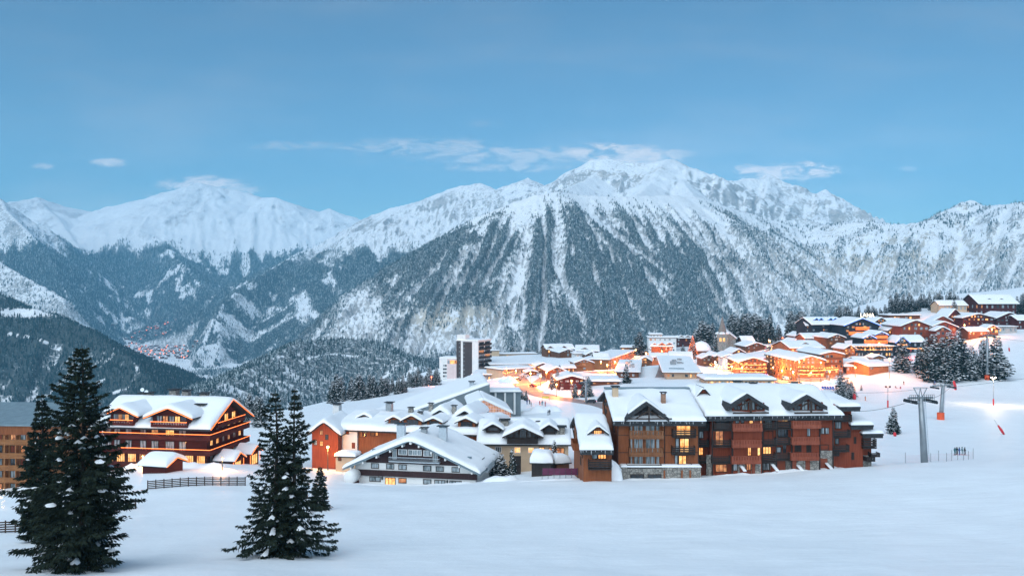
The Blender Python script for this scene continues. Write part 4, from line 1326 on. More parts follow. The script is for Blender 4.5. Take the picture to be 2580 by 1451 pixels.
def wing_small():
    b = Bld('timber_wing_house', 'narrow timber house under a steep snowy roof with one lit dormer', 'house', 1470, 1205, 137, 0)
    W = b.hit(1541, 1150)[0]
    D = 21.0
    x0, x1 = b.hit(1461, 1128, -1.3)[0], b.hit(1546, 1130, -1.3)[0]
    e = b.hit(1500, 1127, -1.3)[1] - .4
    zr = b.hit(1470, 1038, D / 2)[1] - .7
    b.walls('wood_tan', 0, W, 0, D, -5, e + .1, 'x', zr - .5)
    b.roof(x0, x1, -1.3, D + 1.3, 'x', e, zr, .4, .8, res=.6)
    b.box('fascia', 'roof_edge', x0 + .03, x1 - .03, -1.25, -1.05, e - .75, e - .4)
    b.icicles(x0, x1, -1.32, e - .1)
    wins(b, Z3, 0, [(1418, 1092, 1468, 1160, 'glass_curtain', 0), (1470, 1088, 1545, 1160, 'glass_lit', 2)])
    b.pbalcony(*Z3(1390, 1168), *Z3(1592, 1245), dep=1.2, mat='wood_dark', style='rails')
    dx0, dz = b.hit(*Z3(1412, 975), 3); dx1 = b.hit(*Z3(1522, 975), 3)[0]
    b.dormer(dx0, dx1, 2.4, 9, dz - .6, b.hit(*Z3(1412, 935), 3)[1] + .5, b.hit(*Z3(1467, 892), 3)[1] + .5, 'wood_tan', 'glass_lit', over=.7, snow=.3)
    # lit side balcony on the left gable
    o = b.balcony('L', 0.0, 8, 13, e - 1.6, e - .6, 1.1, 'wood_tan', 'boards', .4)
    b.window('L', 0.0, 8.5, 10.5, e - 1.5, e + .6, pane='glass_lit')
    b.window('L', 0.0, 4.0, 5.5, e - 3.5, e - 2.2, pane='glass_curtain')
    for yy in (1.5, 10.5, 19):
        MB().bar((0, yy, e - 1.8), (x0 + .2, yy, e + .2 + (yy if yy < 11 else 21 - yy) * .3), .22).build('roof_brace', MATS['beam'], b.root)


def white_chalet():
    b = Bld('white_chalet', 'white and dark brown chalet with broad snowy gable facing the slope', 'chalet', 895.6, 1226, 164, -11)
    W = b.hit(1198.6, 1150)[0]
    D = 15.0
    rx0, el = b.hit(863, 1177, -1.5); rx1, er = b.hit(1209.5, 1190, -1.5)
    e = (el + er) / 2 - .3
    zr = b.hit(1040, 1104, -1.5)[1] - .25
    m = (rx0 + rx1) / 2
    sl = (zr - e) / ((rx1 - rx0) / 2)
    zw = lambda x: zr - sl * abs(x - m)
    wz0, wz1 = zw(0) - .35, zw(W) - .35
    mb = MB().prism([(0, -4), (W, -4), (W, wz1), (m, zr - .35), (0, wz0)], 'y', 0, D)
    mb.build('wall', MATS['plaster_white'], b.root)
    b.roof(rx0, rx1, -1.5, D + 1.2, 'y', e, zr, .32, .75, mat='roof_tin', res=.8)
    # dark boarded gable and band
    g0 = b.hit(*Z2(1235, 905))[1]; g1 = b.hit(*Z2(2350, 985))[1]
    zb = (b.hit(*Z2(1500, 903))[1] + b.hit(*Z2(2000, 925))[1]) / 2
    xa = m - (zr - .35 - zb) / sl; xb = m + (zr - .35 - zb) / sl
    MB().prism([(xa, zb), (xb, zb), (m, zr - .36)], 'y', -.10, -.002).build('gable_boarding', MATS['wood_plum'], b.root)
    z0 = (b.hit(*Z2(1300, 1012))[1] + b.hit(*Z2(2300, 1062))[1]) / 2; z1 = (b.hit(*Z2(1300, 960))[1] + b.hit(*Z2(2300, 1008))[1]) / 2
    MB().box(-.05, W + .3, -.35, -.002, z0, z1).build('board_band', MATS['wood_plum'], b.root)
    rows = [(1580, 775, 1617, 868), (1633, 776, 1716, 832), (1726, 779, 1850, 838, 'glass_curtain', 2), (1864, 786, 1946, 845), (1954, 798, 1996, 897)]
    wins(b, Z2, -.10, [(*r[:4], r[4] if len(r) > 4 else 'glass_curtain', r[5] if len(r) > 5 else 0, 'plaster_white') for r in rows])
    wins(b, Z2, 0, [(1380, 905, 1453, 957, 'glass_curtain', 0), (1520, 909, 1594, 963, 'glass_curtain', 0), (1634, 916, 1711, 969, 'glass_curtain', 0), (1862, 926, 1939, 981, 'glass_curtain', 0), (1980, 933, 2056, 986, 'glass_curtain', 0), (2127, 941, 2203, 993, 'glass_curtain', 0),
                    (1365, 1027, 1470, 1079, 'glass_curtain', 1), (1510, 1037, 1607, 1115, 'glass_lit', 2), (1634, 1042, 1709, 1093, 'glass_dim', 0), (1862, 1053, 1939, 1103, 'glass_curtain', 0), (1967, 1059, 2070, 1125, 'glass_curtain', 2), (2107, 1066, 2221, 1119, 'glass_curtain', 1), (2246, 1072, 2287, 1125, 'glass_curtain', 0)])
    b.pbalcony(*Z2(1542, 848), *Z2(2012, 905), dep=1.2, mat='metal_light', style='bars')
    # purlin ends
    for f in (.12, .3, .5, .7, .88):
        for sg in (-1, 1):
            x = m + sg * f * (rx1 - rx0) / 2
            MB().box(x - .14, x + .14, -1.45, -.1, zw(x) - .75, zw(x) - .36).build('purlin', MATS['plaster_white'], b.root)
    MB().box(m - .2, m + .2, -1.45, -.1, zr - .9, zr - .45).build('purlin', MATS['plaster_white'], b.root)
    # wall lanterns
    for zx, zy in ((1485, 1045), (2088, 1078)):
        u, z = b.hit(*Z2(zx, zy)); MB().lathe([(.05, z - .3), (.16, z - .15), (.16, z + .15), (.22, z + .18), (.02, z + .42)], u, -.2, 6).build('lantern', MATS['metal_dark'], b.root)
    # chimneys, vents and a dish
    for (zx, zt, zb, yy, w) in ((1660, 552, 660, 8, 1.6), (2048, 575, 690, 6, 1.5)):
        u, t = b.hit(*Z2(zx, zt), yy); z = zw(u)
        c = b.chimney(u, yy, z - .5, t, w, 1.0, mat='metal_light', cap='metal_dark')
    u, t = b.hit(*Z2(1872, 600), 5)
    b.chimney(u, 5, zw(u) - .3, t + .2, 1.1, .9, mat='metal_grey')
    u, t = b.hit(*Z2(1900, 565), 6)
    MB().lathe([(.02, 0), (.25, .04), (.42, .12)], 0, 0, 12).build('satellite_dish', MATS['plaster_white'], b.root)
    ds = b.root.children[-1]; ds.location = (u, 6, t); ds.rotation_euler = (1.2, 0, .4)
    MB().bar((u, 6.1, zr - 1.2), (u, 6.1, t), .08).build('dish_pole', MATS['metal_grey'], b.root)
    for (zx, zy) in ((1410, 722), (2290, 768)):
        u = b.hit(*Z2(zx, zy), 2.5)[0]; z = zw(u)
        MB().box(u - .35, u + .35, 2.2, 2.9, z + .2, z + 1.0).build('roof_hatch', MATS['roof_tin'], b.root)
    # right side: doors and balcony
    b.balcony('R', W, 3, 9, z0 + 1.0, z0 + 2.0, 1.6, 'metal_light', 'bars')
    b.window('R', W, 1.0, 2.2, -1, 1.3, pane='glass_curtain', frame='plaster_white'); b.window('R', W, 5, 7, z0 + .9, z0 + 2.8, pane='glass_curtain', frame='beam')


def long_chalet():
    b = Bld('long_chalet', 'long snow laden timber chalet with a row of brown dormers', 'chalet', 853, 1160, 196, -13)
    W = b.hit(1213, 1110)[0]
    D = 22.0
    e = b.hit(900, 1078, -1.2)[1] - .5
    zr = b.hit(900, 1030, D / 2)[1] - 1.2
    b.walls('wood_tan', 0, W, 0, D, -6, e + .1, 'x', zr - .6)
    b.roof(-1.2, W + 1.0, -1.2, D + 1.2, 'x', e, zr, .35, 1.2, res=.9)
    # plastered stair tower at the left
    t0, t1 = b.hit(*Z2(1065, 700), -.6)[0], b.hit(*Z2(1250, 700), -.6)[0]
    tz = b.hit(*Z2(1100, 590), -.6)[1]
    b.box('plaster_bay', 'plaster_white', t0, t1, -.6, -.002, -6, tz)
    wins(b, Z2, -.6, [(1077, 640, 1107, 675, 'wood_red', 0), (1077, 708, 1110, 765, 'wood_red', 0), (1145, 588, 1176, 640, 'wood_red', 0), (1202, 715, 1232, 770, 'wood_red', 0)])
    wins(b, Z2, 0, [(1270, 598, 1303, 665, 'wood_honey', 0), (1312, 600, 1337, 660, 'glass_dark', 0), (1375, 600, 1415, 655, 'wood_honey', 0), (1420, 600, 1445, 652, 'glass_lit', 0)])
    # dormers
    for (a, c, ap, ev, bt, yy) in ((1270, 1380, 455, 483, 495, 5), (1540, 1660, 475, 510, 548, 1.0), (1682, 1845, 465, 512, 556, .5), (1900, 2030, 490, 522, 545, 1.5), (2185, 2345, 490, 530, 583, .6)):
        x0, z0 = b.hit(*Z2(a, bt), yy); x1, z = b.hit(*Z2(c, ev), yy)
        b.dormer(x0, x1, yy, yy + 6, z0 - .4, z, b.hit(*Z2((a + c) / 2, ap), yy)[1], 'wood_tan', 'glass_dark', over=.6, snow=.55)
    # rounded snow humps of the roofs behind
    for (a, c, ap, ev) in ((1950, 2140, 352, 420), (2165, 2370, 360, 430)):
        x0, z0 = b.hit(*Z2(a, ev), 10); x1 = b.hit(*Z2(c, ev), 10)[0]
        b.roof(x0, x1, 8, 20, 'y', z0 - 1.0, b.hit(*Z2((a + c) / 2, ap), 10)[1] - 1.2, .3, 1.2, name='cross_roof', res=.8)
    for (zx, zt, yy, w, m) in ((1065, 365, 11, 1.6, 'plaster_white'), (1550, 352, 12, 1.4, 'metal_grey'), (1750, 400, 10, 1.0, 'stone'), (1838, 440, 3, .8, 'stone'), (1808, 455, 3, .7, 'plaster_cream'), (1935, 360, 12, .9, 'stone'), (2150, 382, 10, .9, 'stone')):
        u, t = b.hit(*Z2(zx, zt), yy)
        b.chimney(u, yy, t - 2.2, t, w, mat=m)
    u, t = b.hit(*Z2(1862, 395), 3)
    MB().bar((u, 3, t - 3), (u, 3, t), .06).bar((u - .6, 3, t - .1), (u + .6, 3, t - .1), .05).bar((u - .4, 3, t - .5), (u + .4, 3, t - .5), .05).build('antenna', MATS['metal_dark'], b.root)
    # left gable wing
    b2 = Bld('gabled_annex', 'small red timber gable lit by an orange lamp', 'house', 786, 1155, 193, -6)
    W2 = b2.hit(852, 1110)[0]
    ez = b2.hit(790, 1080)[1]; rz = b2.hit(806, 1062)[1]
    b2.walls('wood_red', 0, W2, 0, 12, -6, ez - .8, 'y', rz)
    b2.roof(-.9, W2 + .9, -1.0, 13, 'y', ez - 1.2, rz + .15, .3, .9)
    wins(b2, Z2, 0, [(905, 700, 935, 748, 'glass_lit', 1), (850, 690, 880, 740, 'glass_curtain', 1), (905, 600, 935, 645, 'glass_dim', 1), (955, 640, 985, 690, 'glass_dark', 1)])
    # porch roof under the plaster tower
    b3 = Bld('porch_hut', 'low porch with a thick rounded snow cap below the plastered tower', 'porch', 840, 1178, 186, -10)
    u1 = b3.hit(897, 1150)[0]; z = b3.hit(860, 1146)[1]
    b3.box('wall', 'plaster_cream', .4, u1 - .4, .3, 3.5, -3, z - .3)
    b3.flat(0, u1, 0, 4, z - .3, .2, 1.0)
    wins(b3, Z2, .3, [(1075, 848, 1105, 885, 'wood_red', 0)])


def cream_house():
    b = Bld('cream_house', 'cream plastered house with brown gables and lit cottage windows', 'house', 1212, 1172, 180, -2)
    W = b.hit(1432, 1140)[0]
    D = 16.0
    e = b.hit(1300, 1113, -1)[1] - .5
    zr = b.hit(1300, 1048, D / 2)[1] - .9
    b.walls('plaster_cream', 0, W, 0, D, -4, e, 'x', zr - .5)
    b.roof(-.9, W + .6, -1, D + 1, 'x', e, zr, .3, .8, res=.8)
    x0, z0 = b.hit(*Z3(690, 1020), -1.4); x1 = b.hit(*Z3(950, 1020), -1.4)[0]
    ge = b.hit(*Z3(640, 955), -2.2)[1] - .3; gr = b.hit(*Z3(820, 872), -2.2)[1] - .3
    g = b.walls('wood_dark', x0, x1, -1.2, 7, z0 - .2, ge + .55, 'y', gr - .25, name='front_gable')
    b.roof(b.hit(*Z3(640, 955), -2.2)[0], b.hit(*Z3(998, 955), -2.2)[0], -2.2, 8, 'y', ge, gr, .3, .85, parent=g, name='gable_roof', mat='beam')
    for (a, t, c, bt) in ((690, 925, 735, 978), (742, 900, 780, 978), (790, 890, 850, 978), (858, 905, 895, 978), (902, 928, 945, 978)):
        u0, z1 = b.hit(*Z3(a, t), -1.2); u1, zz = b.hit(*Z3(c, bt), -1.2)
        b.window('F', -1.2, u0, u1, zz, z1, pane='glass_dark', frame='beam', bars=2, parent=g)
    b.pbalcony(*Z3(680, 982), *Z3(950, 1020), yf=-1.2, dep=1.0, mat='wood_dark', pitch=.4)
    for (a, c, ap, ev, bt) in ((498, 622, 853, 890, 912), (995, 1102, 858, 893, 925)):
        u0, z0 = b.hit(*Z3(a, bt), 1.0); u1, z = b.hit(*Z3(c, ev), 1.0)
        b.dormer(u0, u1, 1.0, 7, z0 - .4, z, b.hit(*Z3((a + c) / 2, ap), 1.0)[1], 'wood_dark', 'glass_dark', over=.7, snow=.6, roofmat='beam')
    wins(b, Z3, 0, [(490, 1050, 528, 1085, 'glass_dark', 1, 'plaster_white'), (578, 1050, 632, 1105, 'glass_dark', 2, 'plaster_white'), (744, 1053, 800, 1107, 'glass_lit', 2, 'plaster_white'), (864, 1055, 916, 1107, 'glass_lit', 2, 'plaster_white'), (958, 1055, 1008, 1125, 'glass_lit', 1), (1040, 1060, 1180, 1120, 'glass_dim', 3)])
    for (zx, zt, zb, yy) in ((662, 825, 880, 5), (1150, 885, 960, 2)):
        u, t = b.hit(*Z3(zx, zt), yy); b.chimney(u, yy, b.hit(*Z3(zx, zb), yy)[1] - .8, t, 1.6, mat='stone')
    # stair to the garden door
    st = MB()
    u, z = b.hit(*Z3(765, 1240), -9)
    for k in range(12):
        st.box(u - .75, u + .75, -9 + k * .34, -8.66 + k * .34, z - 1.5, z + .15 * k)
    st.build('stair', MATS['wood_dark'], b.root)
    o = Bld('garden_shed', 'grey garden shed under a flat slab of deep snow', 'shed', 1337, 1190, 158, -4)
    w = o.hit(1392, 1170)[0]; z = o.hit(1350, 1166)[1]
    o.box('wall', 'wood_dark', .15, w - .15, .2, 4, -2.5, z - .05)
    o.flat(-.2, w + .2, 0, 4.4, z, .2, 1.9)
    o = Bld('snowy_kiosk', 'small hut buried in snow with a glowing orange front', 'hut', 1402, 1186, 160, 20)
    w = o.hit(1437, 1170)[0]; z = o.hit(1410, 1172)[1]
    o.box('wall', 'wood_brown', .15, w - .15, .2, 3, -2.0, z + .3)
    o.flat(-.3, w + .3, 0, 3.6, z + .35, .2, 1.4)
    o.window('R', w - .15, .4, 2.6, -1.2, .9, pane='glass_lit', bars=2)


def red_hotel():
    b = Bld('mountain_hotel', 'dark red timber hotel outlined with glowing orange light strings', 'hotel', 262, 1168, 178, -9)
    W = b.hit(521, 1100)[0]
    D = 16.0
    e = b.hit(515, 1076, -1.5)[1] - .45
    zr = b.hitx(577, 1003, W + 1.5)[1] - .35
    b.walls('wood_wine', 0, W, 0, D, -5, e, 'x', zr - .6)
    b.roof(-2, W + 1.6, -1.5, D + 1.5, 'x', e, zr, .35, .75, res=.9)
    sl = (zr - e) / (D / 2 + 1.5)
    # LED along the right gable
    xr = W + 1.68
    b.led([(xr, -1.5, e - .1), (xr, D / 2, zr - .1), (xr, D + 1.5, e - .1)])
    # front gables
    for (x0p, x1p, ap, ev) in ((361, 485, 1022, 1047), (254, 349, 1021, 1042)):
        x0, z0 = b.hit(x0p, ev, -2.4); x1, z1 = b.hit(x1p, ev + 4, -2.4)
        ge = (z0 + z1) / 2 - .3; gr = b.hit((x0p + x1p) / 2, ap, -2.4)[1] - .35
        k = (gr - ge) / ((x1 - x0) / 2)
        g = b.walls('wood_wine', x0 + 1.2, x1 - 1.2, -1.0, 8, ge - 1.8, ge + 1.2 * k - .3, 'y', gr - .35, name='front_gable')
        b.roof(x0, x1, -2.4, 9, 'y', ge, gr, .3, .7, parent=g, name='gable_roof', res=.7)
        b.led([(x0, -2.5, ge - .15), ((x0 + x1) / 2, -2.5, gr - .15), (x1, -2.5, ge - .15)])
        n = 5
        for i in range(n):
            c = x0 + 2.0 + (x1 - x0 - 4.0) * (i + .5) / n
            b.window('F', -1.0, c - .62, c + .62, ge - 1.5, ge + .25, pane=('glass_curtain', 'glass_dim', 'glass_curtain', 'glass_lit', 'glass_dark')[i], parent=g)
        b.balcony('F', -1.0, x0 + 1.4, x1 - 1.4, ge - 1.75, ge - .85, 1.1, 'wood_wine', 'boards', .35)
        b.led([(x0 + 1.4, -2.15, ge - .83), (x1 - 1.4, -2.15, ge - .83)])
    # storeys: long balconies with light strings wrap the corner
    zA = b.hit(*Z1(1275, 578), -1.5)[1]; zB = b.hit(*Z1(1275, 672), -1.5)[1]
    for k, z in enumerate((zA, zB)):
        b.balcony('F', 0.0, -.5, W + .02, z - 1.0, z, 1.45, 'wood_wine', 'boards', .35)
        b.balcony('R', W, -1.4, D, z - 1.0, z, 1.45, 'wood_wine', 'boards', .35)
        b.led([(-.5, -1.53, z + .05), (W + 1.53, -1.53, z + .05), (W + 1.53, D, z + .05)])
    for (zy0, zy1, lits) in ((512, 556, {4: 'glass_lit', 3: 'glass_dim'}), (602, 648, {})):
        for i, (a, c) in enumerate(((640, 690), (705, 745), (775, 815), (865, 905), (935, 980), (1022, 1078), (1105, 1150))):
            u0, t = b.hit(*Z1(a, zy0 + (a - 640) * .03)); u1, bt = b.hit(*Z1(c, zy1 + (c - 640) * .03))
            b.window('F', 0.0, u0, u1, bt - .5, t, pane=lits.get(i - 1, 'glass_curtain'))
    u0 = b.hit(*Z1(1005, 690))[0]
    zg0, zg1 = b.hit(*Z1(1100, 745))[1], b.hit(*Z1(1100, 692))[1]
    n = 9
    for i in range(n):
        a = W * (i + .12) / n; c = W * (i + .88) / n
        b.window('F', 0.0, a, c, zg0 - .3, zg1, pane='glass_lit' if i % 3 else 'glass_dim', frame='beam', bars=3)
    # right side windows
    for (z, m) in ((zA + 1.0, 6), (zA - 1.9, 6), (zB - 2.1, 6)):
        for i in range(m):
            y = 1.2 + i * 2.45
            b.window('R', W, y, y + 1.1, z - .8, z + .7, pane=s_pick(b, ('glass_curtain', 'glass_dim', 'glass_curtain', 'glass_lit')))
    for i in range(3):
        y = D / 2 - 4 + i * 3.2
        b.window('R', W, y, y + 1.7, e + .3, e + 1.9, pane=('glass_curtain', 'glass_lit', 'glass_lit')[i])
    b.balcony('R', W, D / 2 - 6, D / 2 + 6, e - .1, e + .75, 1.3, 'wood_wine', 'boards', .35)
    b.led([(W + 1.36, D / 2 - 6, e + .8), (W + 1.36, D / 2 + 6, e + .8)])
    # chimneys
    for (zx, zt, yy, w) in ((890, 325, 12.5, 1.3), (925, 322, 12.5, 1.3), (1077, 302, 14, 1.6), (1152, 308, 14, 1.4), (1262, 325, 9, 1.5), (1248, 392, 5, 1.6)):
        u, t = b.hit(*Z1(zx, zt), yy)
        b.chimney(u, yy, t - 2.4, t, w, mat='stone')
    for zx, zy in ((883, 298), (908, 312)):
        u, t = b.hit(*Z1(zx, zy), 12.5)
        d = MB().lathe([(.02, 0), (.25, .05), (.42, .15)], 0, 0, 12).build('satellite_dish', MATS['metal_light'], b.root)
        d.location = (u, 12.3, t); d.rotation_euler = (1.3, 0, .3)
        MB().bar((u, 12.5, t - 1.4), (u, 12.5, t), .08).build('dish_pole', MATS['metal_grey'], b.root)
    # porches along the right side
    for (y, l) in ((2, 4.0), (9.5, 4.0)):
        p = b.walls('wood_wine', W + 1.6, W + 4.6, y, y + l, -5, zB - 2.6, None, name='porch')
        b.roof(W + .6, W + 5.2, y - .6, y + l + .6, 'x', zB - 2.6, zB - 1.2, .25, .6, parent=p, name='porch_roof')
        b.window('R', W + 4.6, y + .6, y + l - .6, zB - 5.2, zB - 3.0, pane='glass_lit', parent=p, bars=2)
        b.led([(W + 5.3, y - .6, zB - 2.7), (W + 5.3, y + l / 2, zB - 1.3), (W + 5.3, y + l + .6, zB - 2.7)])
        b.led([(W + 4.8, y - .2, -1), (W + 4.8, y - .2, zB - 2.8)]); b.led([(W + 4.8, y + l + .2, -1), (W + 4.8, y + l + .2, zB - 2.8)])
    # hut in front of the hotel
    h = Bld('timber_hut', 'little wine red hut with rounded snow roof in front of the hotel', 'hut', 359, 1186, 153, -16)
    w = h.hit(418, 1170)[0]; z = h.hit(380, 1170)[1]
    h.walls('wood_wine', 0, w, 0, 4.6, -2, z, 'x', z + 1.0)
    h.roof(-.6, w + .6, -.6, 5.2, 'x', z - .1, z + 1.15, .2, .85)
    h.led([(w + .66, -.6, z - .15), (w + .66, 2.3, z + 1.0), (w + .66, 5.2, z - .15)])


def s_pick(b, opts):
    return opts[b.r.randrange(len(opts))]


def brown_apartments():
    b = Bld('apartment_block', 'brown timber apartment block with stacked balconies at the left edge', 'building', -130, 1236, 192, -4)
    W = b.hit(142, 1150)[0]
    zt = b.hit(60, 1072)[1]
    b.walls('wood_honey', 0, W, 0, 16, -4, zt, None)
    b.flat(-.8, W + .8, -.9, 17, zt + .35, .35, 0, 'roof_tin', zs=(0, 0, 2.5, 2.5))
    z0 = b.hit(60, 1095)[1]
    b.box('fascia', 'wood_tan', -.3, W + .3, -.25, -.003, z0, zt - .01)
    for zy in (606, 690, 765, 840):
        top = b.hit(*Z1(100, zy), -1.2)[1]
        b.balcony('F', 0.0, 0.05, W - .05, top - 1.0, top, 1.2, 'wood_honey', 'rails')
    for r, zy in enumerate((565, 640, 718, 796, 875)):
        for i, (a, c) in enumerate(((-260, -230), (-200, -165), (-120, -85), (-20, 15), (65, 100), (128, 160), (222, 270), (300, 330))):
            u0, t = b.hit(*Z1(a, zy)); u1, bt = b.hit(*Z1(c, zy + 46))
            if u0 < .3 or u1 > W - .2: continue
            b.window('F', 0.0, u0, u1, bt, t, pane=('glass_curtain', 'wood_red', 'glass_curtain', 'glass_dim', 'glass_dark')[(r * 3 + i * 2) % 5])
    for i in range(10):
        u = 1 + i * (W - 2) / 9
        b.box('party_wall', 'wood_honey', u - .09, u + .09, -1.1, -.003, -4, z0)
    b.chimney(W * .62, 9, zt, zt + 2.4, .8, mat='metal_light'); b.chimney(W * .72, 9, zt, zt + 2.0, .5, mat='metal_light')


chalet_tan()
chalet_red()
wing_small()
white_chalet()
long_chalet()
cream_house()
red_hotel()
brown_apartments()
# ---------------------------------------------------------------- village houses
def house(name, label, cat, xl, xr, d, yaw, yb, ye, yr, axis='y', deep=14, wall='wood_brown', lit=.3, over=.9, snow=.7, bal=(), side=None, sidelit=None, group=None, cols=None, mid=None, balmat='wood_brown',
          win=True, glow='glass_lit', dorm=(), chim=(), flat=False, led=None, gwin=3, side_n=4, rows=None, edge='beam', zs=None):
    b = Bld(name, label, cat, xl, yb, d, yaw, group)
    W = solve_width(xl, xr, d, b.yaw)
    mx = (xl + xr) / 2 if mid is None else mid
    ze = b.hit(mx, ye)[1]
    b.W, b.D, b.ze = W, deep, ze
    if flat:
        b.walls(wall, 0, W, 0, deep, -8, ze - .02)
        b.flat(-over, W + over, -over, deep + over, ze + .3, .3, snow, edge, zs=zs or (0, 0, 0, 0))
        zr = ze
    elif axis == 'y':
        zr = b.hit(mx, yr, -over)[1] - snow * .8
        e = ze - snow * .5
        sl = (zr - e) / (W / 2 + over)
        b.walls(wall, 0, W, 0, deep, -8, e + sl * over - .25, 'y', zr - .25)
        b.roof(-over, W + over, -over, deep + over * .6, 'y', e, zr, .28, snow, edge, res=max(.9, W / 12))
        if led:
            b.led([(-over, -over - .08, e - .1), (W / 2, -over - .08, zr - .1), (W + over, -over - .08, e - .1)], led, .11)
    else:
        zr = b.hit(mx, yr, deep / 2)[1] - snow * .8
        e = b.hit(mx, ye, -over)[1] - snow * .4
        sl = (zr - e) / (deep / 2 + over)
        b.walls(wall, 0, W, 0, deep, -8, e + sl * over - .25, 'x', zr - .25)
        b.roof(-over, W + over, -over, deep + over, 'x', e, zr, .28, snow, edge, res=max(.9, min(W, deep) / 10))
    b.zr = zr
    # windows on the front, storey by storey
    H = ze - .2
    n = rows or max(1, int(round(H / 2.8)))
    b.st = H / n
    k = cols or max(2, int(W / 3.0))

    def pane(lp):
        r = b.r.random(); lp = lp * .55
        return glow if r < lp else ('glass_dim' if r < lp + .15 else ('glass_curtain' if r < .8 else 'glass_dark'))
    if win:
        for i in range(n):
            z0 = H * i / n
            for j in range(k):
                if b.r.random() < .16: continue
                c = W * (j + .5) / k + b.r.uniform(-.3, .3)
                w = min(1.5, W / k * .55) * b.r.uniform(.55, 1.25)
                mb = MB().box(c - w / 2, c + w / 2, -.07, -.003, z0 + b.st * .30, z0 + b.st * .80)
                mb.build('window', MATS[pane(lit)], b.root)
        if axis == 'y' and not flat and zr - ze > 1.6:
            for j in range(gwin):
                c = W / 2 + (j - (gwin - 1) / 2) * min(2.2, W * .18)
                MB().box(c - .55, c + .55, -.07, -.003, ze + .05, ze + .1 + min(1.3, (zr - ze) * .45)).build('window', MATS[pane(lit)], b.root)
        for sd in (side or ''):
            off = W if sd == 'R' else 0.0
            for i in range(n):
                for j in range(side_n):
                    c = deep * (j + .5) / side_n
                    z0 = H * i / n
                    a = MB(); b.fbox(a, b.map(sd, off), c - .7, c + .7, .003, .07, z0 + b.st * .30, z0 + b.st * .80)
                    a.build('window', MATS[pane(sidelit if sidelit is not None else lit)], b.root)
    for i in bal:
        z0 = H * i / n
        b.balcony('F', 0.0, W * .06, W * .94, z0 + .02, z0 + 1.0, 1.2, balmat, 'boards', .5)
    for (f, y, w, h) in dorm:
        x = W * f
        zz = zr - (zr - e) * abs(y - deep / 2) / (deep / 2) if axis == 'x' else zr
        b.dormer(x - w / 2, x + w / 2, y, deep / 2, zz - 1.0, zz + h * .35, zz + h, wall, 'glass_dark', over=.4, fo=.5, snow=.4)
    for (f, y, h) in chim:
        b.chimney(W * f, y, zr - 2.5, zr + h, 1.0, mat='stone')
    return b


